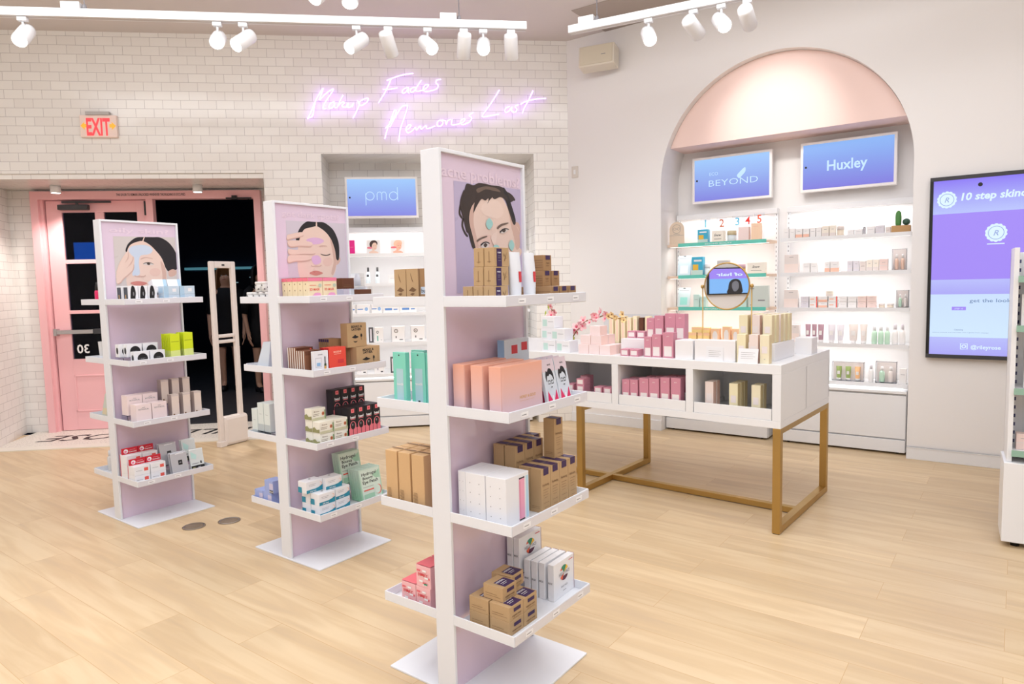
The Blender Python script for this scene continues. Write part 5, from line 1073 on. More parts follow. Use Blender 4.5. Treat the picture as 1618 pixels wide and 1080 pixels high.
# --- middle stand
CREAM = mat('cream_card', (240, 222, 186), .5); BLOB = mat('lilac_pink_ink', (232, 160, 200), .5); CHOC = mat('chocolate_card', (98, 56, 36), .5)
marks = [('l', 'pol', [(.5, z), (.58, z - .035), (.5, z - .08), (.42, z - .035)], BROWNINK) for z in (.78, .52, .26)]
p = carton(.085, .040, .118, CREAM, dec=marks + [('f', 0, 1, .86, 1, PINKINK), ('l', 0, 1, .86, 1, mat('rose_band', (240, 120, 142), .5)), ('t', 0, 1, 0, 1, PINKINK), ('f', 'txt', '3D MASK', .45, .52, .012, CORAL, {'w': .06}), ('f', .1, .55, .68, .70, CORAL), ('f', 'ell', .82, .68, .010, .009, mat('sage_dot', (190, 200, 180), .5)),
              ('f', 'pol', [(.12, .02), (.22, .25), (.36, .30), (.42, .36), (.6, .38), (.8, .36), (.92, .2), (.95, .02)], BLOB), ('f', 'ell', .55, .12, .008, .008, WHITEINK)])
sp = [(.075 + .088 * c, .225 - .0425 * r_, 0) for c in range(2) for r_ in range(5)]
many(p, stack(F2, 1, 1, sp), F2, lambda i: 'cream and pink mask box on the middle stand, %s column, %s from the front' % (('left', 'right')[i // 5], ('first', 'second', 'third', 'fourth', 'fifth')[i % 5]), 'box', 'cream and pink mask boxes on the top tray')
p = carton(.078, .045, .055, CHOC, dec=[('f', .1, .8, .2, .24, BROWNINK), ('f', .1, .7, .35, .37, BROWNINK)])
many(p, stack(F2, 1, 1, [(.290, .21, .06), (.360, .262, 0)]), F2, lambda i: 'chocolate brown box on the middle stand, the %s one' % ('raised', 'lower')[i], 'box', 'brown boxes on the top tray')
riser(F2, 1, .25, .345, .18, .24, .0595, 'clear riser holding the raised brown box on the middle stand')
def clearbox(w=.06, d=.045, h=.07):
    o = MB().box(-w / 2, -d / 2, 0, w / 2, d / 2, h, ACR).build('clear_box', bevel=.001)
    MB().lathe([(.014, .003), (.017, .01), (.017, h * .6), (.010, h * .75), (.010, h * .92)], mat('frosted_bottle', (226, 224, 228), .3), n=14).build('bottle', o)
    return o
p = clearbox()
many(p, stack(F2, 1, 1, [(.432, .20, 0), (.432, .14, .071), (.432, .14, 0)]), F2, lambda i: 'clear box with a frosted bottle at the right of the middle stand, %s' % ('front', 'upper back', 'lower back')[i], 'box', 'clear boxes on the top tray')
# second tray
p = carton(.10, .017, .118, mat('brown_pouch_card', (126, 80, 56), .5), dec=[('f', 0, 1, .82, 1, CHOC), ('l', 0, .45, 0, 1, mat('pale_pouch_edge', (232, 222, 214), .5)), ('f', 'ell', .86, .9, .006, .006, CORAL)], name='sachet_box')
sp = [(.070 + .001 * k, .205 - .0195 * k, 0 if k < 4 else .012) for k in range(8)]
many(p, stack(F2, 2, 1, sp), F2, lambda i: 'slim brown sachet box on the middle stand, %s from the front' % ('first', 'second', 'third', 'fourth', 'fifth', 'sixth', 'seventh', 'eighth')[i], 'box', 'slim brown sachet boxes on the second tray')
p = carton(.088, .02, .115, PAPER, dec=[('f', .1, .55, .3, .72, mat('card_grey', (214, 212, 216), .5)), ('f', .14, .5, .34, .68, PAPER), ('f', .2, .45, .36, .5, SKYI), ('f', 'txt', 'serum', .45, .86, .008, GREYINK), ('f', .74, .80, .4, .75, BLACKINK), ('f', .70, .84, .12, .42, GOLDINK), ('f', .70, .84, .34, .44, mat('bottle_green', (60, 84, 60), .4))])
F2.put(p, .086, -.238, tz(2)); tag(p, 'white card box with a printed dropper bottle, before the brown sachet boxes', 'box')
p = carton(.108, .03, .125, mat('vermilion_card', (236, 80, 64), .45), dec=[('f', 'txt', 'MARINE', .5, .82, .010, mat('pale_coral_ink', (255, 200, 180), .5)), ('f', .3, .7, .72, .735, mat('pale_coral_ink', (255, 200, 180), .5)), ('f', .5, .85, .35, .5, REDINK), ('l', 0, 1, 0, 1, mat('deep_red_card', (190, 40, 44), .5))])
many(p, stack(F2, 2, 1, [(.190, .232, 0), (.188, .197, 0)]), F2, lambda i: 'vermilion red box on the middle stand, the %s one' % ('front', 'hidden rear')[i], 'box', 'red boxes on the second tray')
BEARD = [('f', 'txt', 'BEARD &', .5, .86, .012, BLACKINK, {'w': .075, 'bold': .03}), ('f', 'txt', 'LATHER', .48, .74, .012, BLACKINK, {'w': .065, 'bold': .03}), ('f', 'pol', [(.24, .42), (.34, .47), (.40, .52), (.46, .47), (.58, .42), (.50, .38), (.40, .36), (.32, .38)], BLACKINK, 1), ('f', 'pol', [(.3, .26), (.36, .2), (.46, .2), (.52, .27), (.46, .24), (.36, .24)], BLACKINK, 1), ('f', .71, .73, .28, .56, BLACKINK), ('f', 'ell', .72, .47, .006, .009, BLACKINK), ('f', .90, .905, .25, .75, BLACKINK)]
p = carton(.160, .05, .112, KRAFT, dec=BEARD, bev=.002)
o = many(p, stack(F2, 2, 1, [(.385, .232, 0), (.385, .178, 0)]), F2, lambda i: 'kraft box with moustache drawing, lower %s one on the middle stand' % ('front', 'rear')[i], 'box', 'kraft moustache boxes on the second tray')
p = carton(.132, .05, .125, KRAFT, dec=BEARD, bev=.002); F2.put(p, .335, -.205, tz(2) + .1135, .03); tag(p, 'kraft box with moustache drawing, standing on top of two others', 'box', 'kraft moustache boxes on the second tray')
p = carton(.085, .014, .10, KDARK, dec=[('l', 0, 1, .85, 1, PLUMINK)], name='sachet_box')
many(p, stack(F2, 2, 1, [(.252 + .0005 * k, .15 - .018 * k, .06) for k in range(5)]), F2, lambda i: 'thin kraft sleeve behind the moustache boxes, %s from the front' % ('first', 'second', 'third', 'fourth', 'fifth')[i], 'sleeve', 'thin kraft sleeves behind the moustache boxes')
riser(F2, 2, .205, .300, .065, .165, .0595, 'clear riser under the thin kraft sleeves on the middle stand')
# third tray
FLC = mat('ivory_card', (240, 236, 222), .5); OLIVE = mat('olive_ink', (150, 148, 100), .5)
p = carton(.086, .056, .060, FLC, dec=[('f', 'txt', 'Blossom', .35, .75, .007, BROWNINK), ('f', .08, .55, .5, .53, BROWNINK), ('f', .08, .5, .38, .41, BROWNINK), ('f', 'ell', .80, .5, .008, .009, mat('flower_orange', (214, 120, 80), .5)), ('f', 'ell', .80, .5, .004, .004, BROWNINK), ('f', 0, 1, .0, .22, mat('pale_olive', (206, 202, 170), .5)), ('l', 'pol', [(0, .45), (.3, .55), (.6, .35), (1, .42), (1, .1), (0, .1)], OLIVE), ('f', .9, .97, .05, .8, mat('leaf_green_line', (130, 160, 110), .5))])
sp = [(.10 + .089 * c, .222 - .059 * r_, .0605 * l) for l in range(2) for r_ in range(2) for c in range(2)] + [(.098, .165, .121)]
wd = ['%s layer, %s %s' % (('lower', 'upper')[l], ('front', 'back')[r_], ('left', 'right')[c]) for l in range(2) for r_ in range(2) for c in range(2)] + ['alone on top']
many(p, stack(F2, 3, 1, sp), F2, lambda i: 'ivory flower-print box on the middle stand, %s' % wd[i], 'box', 'ivory flower-print boxes on the third tray')
BKC = mat('black_card', (34, 32, 36), .45); PKF = mat('salmon_pink_ink', (240, 128, 136), .45)
p = carton(.052, .055, .160, BKC, dec=[('f', 0, 1, 0, .34, PKF), ('f', 'ell', .5, .40, .021, .026, PKF), ('f', 'ell', .5, .42, .015, .020, BKC), ('f', 'ell', .45, .45, .004, .006, GREYINK), ('f', .47, .53, .12, .3, BKC), ('f', .3, .7, .84, .97, PKF), ('f', 'txt', 'head', .5, .70, .013, WHITEINK, {'bold': .03}), ('f', .2, .8, .62, .645, PKF), ('f', .42, .58, .88, .93, REDINK)])
sp = [(.267 + .0545 * k, .222, 0) for k in range(4)] + [(.262 + .0545 * k, .108, .088) for k in range(4)] + [(.267 + .0545 * k, .165, 0) for k in range(4)]
many(p, stack(F2, 3, 1, sp), F2, lambda i: 'black and pink carton on the middle stand, %s in the %s row' % (pos(i % 4, 4), ('front', 'raised', 'second')[i // 4]), 'carton', 'black and pink cartons on the third tray')
riser(F2, 3, .236, .46, .045, .136, .0875, 'clear riser under the raised black and pink cartons')
# bottom tray
p = carton(.098, .068, .058, PAPER, dec=[('f', 0, 1, .0, .28, TEALI), ('f', 'pol', [(0, .28), (.4, .24), (.75, .34), (1, .5), (1, .2), (0, .2)], TEALI), ('l', 0, .45, 0, .5, TEALI), ('f', .15, .6, .7, .72, GREYINK), ('f', .15, .55, .58, .6, GREYINK), ('f', 'txt', 'EYE PAD', .4, .12, .007, WHITEINK), ('f', 'ell', .86, .6, .008, .010, mat('pale_orange_ring', (244, 190, 160), .5)), ('f', 'ell', .84, .6, .006, .008, PAPER), ('t', 'ell', .5, .6, .006, .006, GREYINK)])
sp = [(.085, .212, 0), (.085, .140, 0), (.19, .20, 0, .1), (.085, .212, .0585), (.085, .140, .0585), (.19, .20, .0585, .1), (.158, .180, .117, -.06), (.058, .150, .117)]
wd = ['lower front left', 'lower back left', 'lower right', 'second layer front left', 'second layer back left', 'second layer right', 'top right', 'top left']
many(p, stack(F2, 4, 1, sp), F2, lambda i: 'white and teal box on the middle stand, %s of the pile' % wd[i], 'box', 'white and teal boxes on the lowest tray')
MINT = grad_mat('mint_fade', (150, 205, 168), (206, 228, 214), .4)
p = carton(.145, .016, .168, MINT, dec=[('f', .05, .95, .04, .96, mat('pale_mint_print', (218, 234, 222), .4)), ('f', 'pol', [(.6, .75), (.95, .9), (.95, .62), (.75, .64)], mat('mint_mid', (170, 212, 186), .4)), ('f', 'txt', 'Hydrogel', .45, .84, .017, BLACKINK, {'w': .10, 'bold': .01}), ('f', 'txt', 'Bouncy', .38, .71, .015, BLACKINK, {'w': .07}), ('f', 'txt', 'Eye Patch', .48, .58, .017, BLACKINK, {'w': .105}), ('f', .12, .6, .30, .34, CORAL), ('f', .1, .6, .42, .43, GREYINK), ('f', 'ell', .80, .26, .022, .026, CORAL), ('f', 'ell', .77, .27, .020, .024, mat('pale_mint_print', (218, 234, 222), .4)), ('f', .1, .6, .06, .2, mat('mint_mid', (170, 212, 186), .4))], name='patch_packet')
p.rotation_euler[0] = -.16
sp = [(.385, .240 - .018 * k, .002) for k in range(5)] + [(.340, .130 - .018 * k, .087) for k in range(3)]
many(p, stack(F2, 4, 1, sp), F2, lambda i: 'mint green eye patch packet on middle stand, %s row, %s from front' % ('lower' if i < 5 else 'raised', ('first', 'second', 'third', 'fourth', 'fifth')[i if i < 5 else i - 5]), 'packet', 'mint eye patch packets on the lowest tray')
riser(F2, 4, .268, .418, .060, .140, .084, 'clear riser under the raised mint packets')
# left-hand trays of the middle stand
JAR = mat('jar_white', (228, 226, 224), .25); JINK = mat('jar_pattern_ink', (96, 92, 96), .5)
mb = MB().lathe([(.020, 0), (.026, .003), (.027, .036), (.024, .040)], JAR, n=20)
o = mb.build('jar')
MB().lathe([(.025, .040), (.0265, .042), (.0265, .051), (.024, .0535)], JAR, n=20).build('lid', o)
mb = MB()
for k in range(10):
    a = 2 * PI * k / 10; c, s = math.cos(a) * .0274, math.sin(a) * .0274; t = (-math.sin(a) * .005, math.cos(a) * .005)
    z = .010 + .012 * (k % 3) * .8
    mb.poly([(c - t[0], s - t[1], z), (c + t[0], s + t[1], z + .003), (c + t[0] * .4, s + t[1] * .4, z + .010), (c - t[0], s - t[1], z + .007)], JINK)
mb.build('leaf_print', o)
sp = [(.05, .262, 0), (.05, .207, 0), (.05, .152, 0), (.05, .097, 0), (.05, .18, .054), (.05, .125, .054)]
wd = ['lower outermost', 'lower second from outside', 'lower third from outside', 'lower beside the post', 'upper outer', 'upper inner']
many(o, stack(F2, 1, -1, sp), F2, lambda i: 'small white patterned jar on the left top tray, %s' % wd[i], 'jar', 'patterned jars on the left-hand top tray')
o = MB().hexa([(-.05, -.055, 0), (.05, -.055, 0), (.05, .055, 0), (-.05, .055, 0), (-.02, -.045, .15), (.02, -.045, .15), (.02, .02, .15), (-.02, .02, .15)], mat('pale_blue_foil', (206, 214, 224), .3)).build('foil_pouch', bevel=.004)
F2.put(o, .07, .165, tz(2), PI / 2 * 0); tag(o, 'pale blue foil pouch leaning on the left second tray of the middle stand', 'pouch')
o = MB().box(-.05, -.03, 0, .05, .03, .035, ACR).build('acrylic_tray', bevel=.001)
for k in range(3): MB().box(-.04, -.022 + .016 * k, .002, .04, -.012 + .016 * k, .03, PAPER).build('card', o)
F2.put(o, .06, .258, tz(2)); tag(o, 'little clear tray of cards at the outer left of the second tray', 'tray')
p = carton(.08, .052, .15, mat('pale_green_grey_card', (220, 228, 226), .4), dec=[('l', 0, 1, .0, .25, mat('grey_foot_band', (188, 198, 202), .4)), ('l', .3, .7, .6, .61, GREYINK)])
many(p, stack(F2, 3, -1, [(.06, .255, -.0), (.06, .198, .036), (.06, .141, .036)]), F2, lambda i: 'pale grey-green carton on the left third tray, %s' % ('outer shorter one', 'middle one', 'by the post')[i], 'carton', 'pale grey-green cartons on the left-hand third tray')
riser(F2, 3, .015, .105, .11, .226, .0355, 'white-clear riser under two pale green cartons', side=-1)
p = carton(.07, .075, .066, mat('periwinkle_card', (160, 176, 228), .45), dec=[('l', .55, 1, .3, .8, mat('pale_periwinkle', (206, 200, 226), .5)), ('l', .55, 1, 0, .25, DGREY), ('l', 'txt', 'NIGHT', .8, .12, .009, WHITEINK)])
sp = [(.05, .247, 0), (.05, .168, 0), (.125, .247, 0), (.125, .168, 0), (.05, .150, .0665)]
many(p, stack(F2, 4, -1, sp), F2, lambda i: 'periwinkle blue box on the left bottom tray, %s' % ('near outer', 'near inner', 'far outer', 'far inner', 'top one')[i], 'box', 'periwinkle boxes on the left-hand lowest tray')

# --- farthest stand
p = carton(.052, .075, .105, PAPER, dec=[('f', 'pol', [(.2, .02), (.15, .4), (.3, .95), (.6, .95), (.75, .6), (.68, .3), (.85, .02)], BLACKINK, 1), ('l', .15, .8, .05, .92, mat('slate_side', (70, 76, 86), .5)), ('l', .38, .5, .05, .5, GOLDINK), ('f', 'ell', .5, .55, .003, .012, GREYINK)])
sp = [(.076, .21, .001), (.131, .21, .001), (.186, .21, .001), (.076, .125, .001)]
many(p, stack(F1, 1, 1, sp), F1, lambda i: 'white box with black silhouette on the farthest stand, %s' % ('left of the front three', 'middle of the front three', 'right of the front three', 'behind the left one')[i], 'box', 'silhouette boxes on the top tray')
LBL = mat('powder_blue_card', (200, 216, 230), .4)
p = carton(.095, .07, .05, LBL, dec=[('f', .55, .8, .3, .7, PAPER), ('f', 0, .3, 0, 1, mat('sky_patch', (176, 206, 228), .4)), ('l', .2, .8, .2, .8, mat('sky_patch', (176, 206, 228), .4))])
many(p, stack(F1, 1, 1, [(.29, .235, 0), (.388, .235, 0), (.29, .235, .0505), (.388, .235, .0505)][:3] + [(.388, .235, .0505)]), F1, lambda i: 'powder blue box on the farthest stand, %s' % ('lower left', 'lower right', 'upper left', 'upper right')[i], 'box', 'powder blue boxes on the top tray')
p = carton(.085, .055, .085, PAPER, dec=[('f', .75, 1, 0, 1, mat('sky_patch', (176, 206, 228), .4)), ('f', .1, .6, .4, .42, GREYINK)], bev=.001); p.rotation_euler[0] = -.3
many(p, stack(F1, 1, 1, [(.27, .16, .055), (.36, .16, .055)]), F1, lambda i: 'tilted white and blue box behind the powder blue ones, %s' % pos(i, 2), 'box', 'tilted white boxes on the top tray')
riser(F1, 1, .22, .415, .12, .195, .050, 'clear riser under the tilted white and blue boxes')
p = carton(.088, .045, .076, PAPER, dec=[('f', 'ell', .55, .45, .030, .030, BLACKINK), ('f', 'txt', 'SOAP', .55, .45, .006, GREYINK), ('f', .3, .8, .47, .48, GREYINK), ('l', 'ell', .6, .5, .012, .02, BLACKINK)])
sp = [(.095, .232, 0), (.188, .232, 0), (.085, .165, .042), (.180, .165, .042), (.06, .118, .042)]
riser(F1, 2, .015, .225, .09, .195, .0415, 'clear riser under the back disc-print boxes')
many(p, stack(F1, 2, 1, sp), F1, lambda i: 'white box with black disc on the farthest stand, %s' % ('front left', 'front right', 'back left', 'back right', 'hindmost left')[i], 'box', 'black disc boxes on the second tray')
LIME = mat('lime_foil', (216, 232, 40), .35); LIME2 = mat('lime_pale_foil', (228, 238, 150), .35)
p = carton(.060, .006, .165, LIME, dec=[('f', 0, 1, .0, .38, LIME2), ('f', .1, .9, .7, .72, mat('olive_lime', (150, 170, 30), .5)), ('l', 0, 1, 0, .3, LIME2)], name='foil_packet')
sp = [(.298, .252 - .021 * k, 0) for k in range(6)] + [(.385 + .0, .245 - .021 * k, .004) for k in range(5)]
many(p, stack(F1, 2, 1, sp), F1, lambda i: 'lime yellow foil packet on the farthest stand, %s row, %s from front' % ('left' if i < 6 else 'right', ('first', 'second', 'third', 'fourth', 'fifth', 'sixth')[i if i < 6 else i - 6]), 'packet', 'lime foil packets on the second tray')
ROSEW = mat('blush_card', (240, 222, 222), .45)
p = carton(.088, .075, .118, ROSEW, dec=[('f', 'txt', 'BOTANICAL', .5, .76, .009, GREYINK, {'w': .06}), ('f', 'txt', 'COLLAGEN', .5, .14, .008, GREYINK, {'w': .055}), ('f', .4, .6, .84, .86, GREYINK)])
sp = [(.085, .215, 0), (.178, .215, 0), (.075, .130, .05), (.166, .130, .05)]
riser(F1, 3, .025, .215, .092, .170, .0495, 'clear riser under the back blush boxes on the farthest stand')
many(p, stack(F1, 3, 1, sp), F1, lambda i: 'square blush pink box on the farthest stand, %s' % ('front left', 'front right', 'back left', 'back right')[i], 'box', 'blush pink boxes on the third tray')
BONE = mat('bone_card', (230, 214, 204), .4); TAUPE = mat('silver_taupe_side', (176, 160, 156), .3)
p = carton(.046, .048, .150, BONE, dec=[('l', 0, 1, 0, 1, TAUPE), ('f', .15, .35, .08, .2, BROWNINK), ('f', 0, 1, .93, 1, mat('bone_top', (214, 200, 196), .4))])
sp = [(.278, .225, 0), (.350, .225, 0), (.422, .225, 0), (.268, .125, .085), (.336, .125, .085), (.405, .125, .085)]
riser(F1, 3, .24, .435, .095, .155, .0845, 'clear riser under the back row of bone cartons')
many(p, stack(F1, 3, 1, sp), F1, lambda i: 'tall bone-coloured carton on the farthest stand, %s %s' % (('front', 'back')[i // 3], pos(i % 3, 3)), 'carton', 'bone-coloured cartons on the third tray')
RB = mat('crimson_band', (206, 34, 54), .45)
p = carton(.090, .085, .055, PAPER, dec=[('f', .62, .88, .4, .75, CORAL), ('l', 0, .08, 0, 1, RB), ('f', .1, .5, .5, .53, GREYINK)])
sp = [(.052, .210, 0), (.146, .210, 0), (.052, .210, .0555), (.146, .210, .0555), (.05, .12, 0), (.144, .12, 0), (.05, .12, .0555), (.144, .12, .0555), (.05, .12, .111), (.144, .12, .111)]
wd = ['front lower left', 'front lower right', 'front upper left', 'front upper right', 'back bottom left', 'back bottom right', 'back middle left', 'back middle right', 'back top left', 'back top right']
many(p, stack(F1, 4, 1, sp), F1, lambda i: 'white box with small red tag on the farthest stand, %s' % wd[i], 'box', 'white boxes with red tags on the lowest tray')
p = carton(.090, .012, .036, RB, dec=[('f', 'ell', .24, .5, .013, .013, WHITEINK), ('f', 'ell', .22, .45, .008, .007, PINKINK), ('f', 'txt', 'Cosmetic', .68, .35, .009, WHITEINK, {'w': .045}), ('f', .48, .85, .65, .68, WHITEINK)], name='header_card')
many(p, stack(F1, 4, 1, [(.052, .19, .111), (.146, .19, .111), (.05, .105, .1665), (.144, .105, .1665)]), F1, lambda i: 'crimson header card standing on the white boxes, %s' % ('front left', 'front right', 'back left', 'back right')[i], 'card', 'crimson header cards on the lowest tray')
SILV = mat('silver_foil', (206, 206, 212), .22, metal=.4)
p = carton(.105, .014, .135, SILV, dec=[('f', .42, .66, .42, .64, BLACKINK), ('f', 'txt', 'M', .54, .53, .012, GREYINK), ('f', .3, .8, .93, .95, WHITEINK)], name='foil_packet', bev=.003); p.rotation_euler[0] = -.2
sp = [(.288, .240, .003), (.290, .212, .003), (.262, .160, .057), (.264, .13, .057)]
riser(F1, 4, .205, .33, .085, .150, .054, 'clear riser under the back silver packets')
many(p, stack(F1, 4, 1, sp), F1, lambda i: 'silver foil packet with black square on the farthest stand, %s' % ('front', 'second', 'third, raised', 'rearmost, raised')[i], 'packet', 'silver foil packets on the lowest tray')
p = carton(.090, .014, .135, mat('holographic_white', (228, 234, 234), .2, metal=.15), dec=[('f', .02, .98, .0, .22, BLACKINK), ('f', .1, .3, .05, .15, OLIVE), ('f', .5, .7, .06, .16, GREYINK), ('f', .1, .6, .3, .33, GREYINK), ('f', .7, .8, .28, .4, BLACKINK), ('f', 'pol', [(.1, .9), (.5, .7), (.4, .5), (.1, .6)], mat('aqua_sheen', (190, 226, 222), .2))], name='foil_packet', bev=.003); p.rotation_euler[0] = -.2
many(p, stack(F1, 4, 1, [(.400, .240, .003), (.392, .165, .057), (.396, .138, .057)]), F1, lambda i: 'white holographic packet with black foot on the farthest stand, %s' % ('front', 'second, raised', 'rearmost, raised')[i], 'packet', 'holographic packets on the lowest tray')
riser(F1, 4, .35, .45, .10, .165, .054, 'clear riser under the holographic packets')
# left-hand trays of the farthest stand
FUCH = mat('fuchsia_liquid', (236, 50, 108), .25)
mb = MB().lathe([(.016, 0), (.0175, .004), (.0175, .075), (.014, .085)], FUCH, n=16); o = mb.build('spray_bottle')
MB().lathe([(.0125, .085), (.0125, .115), (.008, .12), (.008, .135)], BLACK, n=12).box(-.006, -.022, .122, .006, .008, .137, BLACK).build('pump_head', o)
many(o, stack(F1, 1, -1, [(.08, .245, 0), (.08, .20, 0), (.11, .15, 0)]), F1, lambda i: 'fuchsia spray bottle with black pump on the left top tray, %s' % ('outermost', 'middle', 'by the post')[i], 'bottle', 'fuchsia spray bottles')
p = squeeze_tube(.12, .048, JAR, PAPER)
p.name = 'squeeze_tube'
many(p, stack(F1, 2, -1, [(.09, .262, 0), (.09, .21, 0), (.09, .155, 0)]), F1, lambda i: 'plain white squeeze tube on the left second tray, %s' % ('outermost', 'middle', 'by the post')[i], 'squeeze tube', 'plain white tubes on the left-hand second tray')
p = squeeze_tube(.10, .044, JAR, PAPER)
riser(F1, 2, .13, .2, .10, .19, .085, 'clear riser under the raised plain tubes', side=-1)
many(p, stack(F1, 2, -1, [(.165, .170, .0855), (.165, .120, .0855)]), F1, lambda i: 'raised small white tube behind the row of tubes, %s' % ('outer', 'inner')[i], 'squeeze tube', 'plain white tubes on the left-hand second tray')
mb = MB().hexa([(-.045, -.045, 0), (.045, -.045, 0), (.045, .045, 0), (-.045, .045, 0), (-.022, -.026, .15), (.022, -.026, .15), (.022, .026, .15), (-.022, .026, .15)], mat('sage_pouch', (206, 208, 196), .35)); o = mb.build('stand_up_pouch', bevel=.006)
mb = MB(); mb.poly([(-.0425, -.03, .02), (-.0425, .03, .02), (-.036, .026, .06), (-.036, -.026, .06)], mat('pale_straw_label', (226, 208, 170), .5)); mb.build('label', o)
F1.put(o, .09, .20, tz(3)); tag(o, 'sage grey stand-up pouch on the left third tray of the farthest stand', 'pouch')
mb = MB().lathe([(.018, 0), (.020, .004), (.020, .085), (.010, .098)], mat('clear_bottle', (224, 220, 216), .15), n=16); o = mb.build('bottle')
MB().lathe([(.013, .098), (.013, .128), (.011, .130)], PWT, n=14).build('cap', o)
many(o, stack(F1, 4, -1, [(.09, .262, 0), (.10, .208, 0), (.11, .155, 0), (.16, .18, 0)]), F1, lambda i: 'pale bottle with white cap on the left bottom tray, %s' % ('outermost', 'second', 'third', 'hindmost')[i], 'bottle', 'pale bottles on the left-hand lowest tray')

# ---------------------------------------------------------------- goods on the table
PLUM = mat('plum_rose_card', (210, 142, 160), .5); PLUMD = mat('plum_rose_top', (218, 156, 172), .5); LABW = mat('cream_label', (238, 228, 226), .5)
def plumbox(w, h, d=.055):
    return carton(w, d, h, PLUM, dec=[('f', 'txt', 'glow', .5, .86, .006, LABW), ('t', .02, .98, .02, .98, PLUMD)], label=[('f', .14, .86, .06, .46, LABW)])
def plumflat():
    return carton(.058, .075, .043, PLUM, label=[('f', .14, .86, .18, .82, LABW)])
G = 'plum pink boxes on the table'
p = plumflat(); fl_ = p
sp = [(-.97, .07, TH), (-.904, .07, TH), (-1.012, .235, TH + .1), (-.944, .235, TH + .1)]
many(p, sp, TB, lambda i: 'small plum box lying flat on the table, %s' % ('front left', 'front right', 'on the riser left', 'on the riser right')[i], 'box', G)
def tabriser(x0, x1, y0, y1, h, label, mt=None):
    w, d = x1 - x0, y1 - y0; mt = mt or mat('white_riser', (240, 238, 240), .35)
    o = MB().box(-w / 2, -d / 2, 0, w / 2, d / 2, h - .0005, mt).build('display_riser', bevel=.002); TB.put(o, (x0 + x1) / 2, (y0 + y1) / 2, TH); tag(o, label, 'riser'); return o
tabriser(-1.05, -.645, .13, .30, .1, 'long white riser block holding the back row of plum boxes')
for i, (x, w, h, nm) in enumerate(((-.817, .05, .122, 'shortest'), (-.759, .06, .138, 'middle'), (-.682, .07, .152, 'tallest'))):
    for j, (y, wd_) in enumerate(((.078, 'front'), (.20, 'raised'))):
        p = plumbox(w, h + (.008 if j else 0)); TB.put(p, x - .045 * j, y + .0, TH + (.1 if j else 0)); tag(p, '%s plum pink carton of the %s three on the table' % (nm, wd_), 'box', G)
p = plumbox(.06, .158); TB.put(p, -.673 + .012, .20, TH + .1, 0) ; tag(p, 'plum pink carton at the right end of the raised row', 'box', G)
tabriser(-.625, -.515, .03, .15, .112, 'small white riser block right of the plum boxes')
tabriser(-.503, -.262, .03, .092, .120, 'wide white riser block before the mirror, with faint printed lines')
o = MB().box(-.16, 0, 0, .16, .002, .0, PAPER)
mb = MB()
for k, (a, b) in enumerate(((.1, .7), (.1, .8), (.1, .6))): mb.box(-.05 + a * .1, 0, .05 - k * .012, -.05 + b * .1, .0004, .052 - k * .012, GREYINK)
o = mb.build('printed_lines'); o.name = 'price_card'
def card(x, y, w, h, label, z=TH, tilt=-.2):
    r = MB().box(-w / 2, 0, 0, w / 2, .002, h, PAPER)
    for k in range(4): r.box(-w * .36, -.0004, h * (.72 - .13 * k), w * (.36 - .1 * (k % 2)), 0, h * (.735 - .13 * k), GREYINK)
    o = r.build('price_card'); o.rotation_euler[0] = tilt; TB.put(o, x, y, z); tag(o, label, 'card'); return o
bpy.data.objects.remove(o)
card(-.183, .003, .11, .082, 'white price card leaning before the cream cartons on the table')
card(-.38, .026, .10, .08, 'white price card leaning on the wide white riser', tilt=-.02)
YC = [mat('butter_card', (242, 232, 196), .45), mat('blush_cream_card', (240, 224, 218), .45), mat('butter_card_pale', (240, 230, 200), .45)]
GLD = mat('gold_side', (226, 206, 158), .4)
def creambox(i, h=.157):
    return carton(.05, .042, h, YC[i % 3], dec=[('r', 0, 1, 0, 1, GLD if i != 1 else mat('rose_side', (226, 190, 180), .45)), ('f', .2, .8, .36, .60, LABW), ('f', 'txt', 'oil', .5, .16, .006, GREYINK)])
G2 = 'cream and gold cartons on the table'
tabriser(-.30, -.082, .145, .50, .100, 'large white riser block holding the back cream cartons')
for i, x in enumerate((-.228, -.160, -.099)):
    p = creambox(i); TB.put(p, x, .050, TH); tag(p, '%s cream carton, %s of three in front on the table' % (('butter yellow', 'blush', 'pale yellow')[i], pos(i, 3)), 'carton', G2)
k = 0
for j, y in enumerate((.172, .235, .30, .365, .43)):
    for i, x in enumerate((-.262, -.194, -.126)):
        p = creambox(i + j); TB.put(p, x + .004 * j, y, TH + .1005)
        tag(p, 'cream and gold carton on the big riser, %s row, %s' % (('front', 'second', 'third', 'fourth', 'rear')[j], pos(i, 3)), 'carton', G2)
tabriser(-.11, -.012, .60, .72, .10, 'small white riser at the far right corner of the table')
# pale pink boxes
PP = mat('pale_pink_box', (246, 226, 226), .45); PP2 = mat('pale_peach_side', (250, 218, 208), .45)
p = carton(.078, .085, .060, PP, dec=[('r', 0, 1, 0, 1, PP2), ('f', .1, .9, .08, .1, PP2)])
sp = [(-1.275 + .081 * i, .075, TH) for i in range(3)] + [(-1.265 + .081 * i, .085, TH + .0605) for i in range(2)] + [(-1.20, .10, TH + .121)] + [(-1.275 + .081 * i, .165, TH) for i in range(3)] + [(-1.265 + .081 * i, .175, TH + .0605) for i in range(2)]
wd = ['bottom front left', 'bottom front middle', 'bottom front right', 'middle front left', 'middle front right', 'top', 'bottom back left', 'bottom back middle', 'bottom back right', 'middle back left', 'middle back right']
many(p, sp, TB, lambda i: 'pale pink box in the pyramid on the table, %s' % wd[i], 'box', 'pale pink boxes on the table')
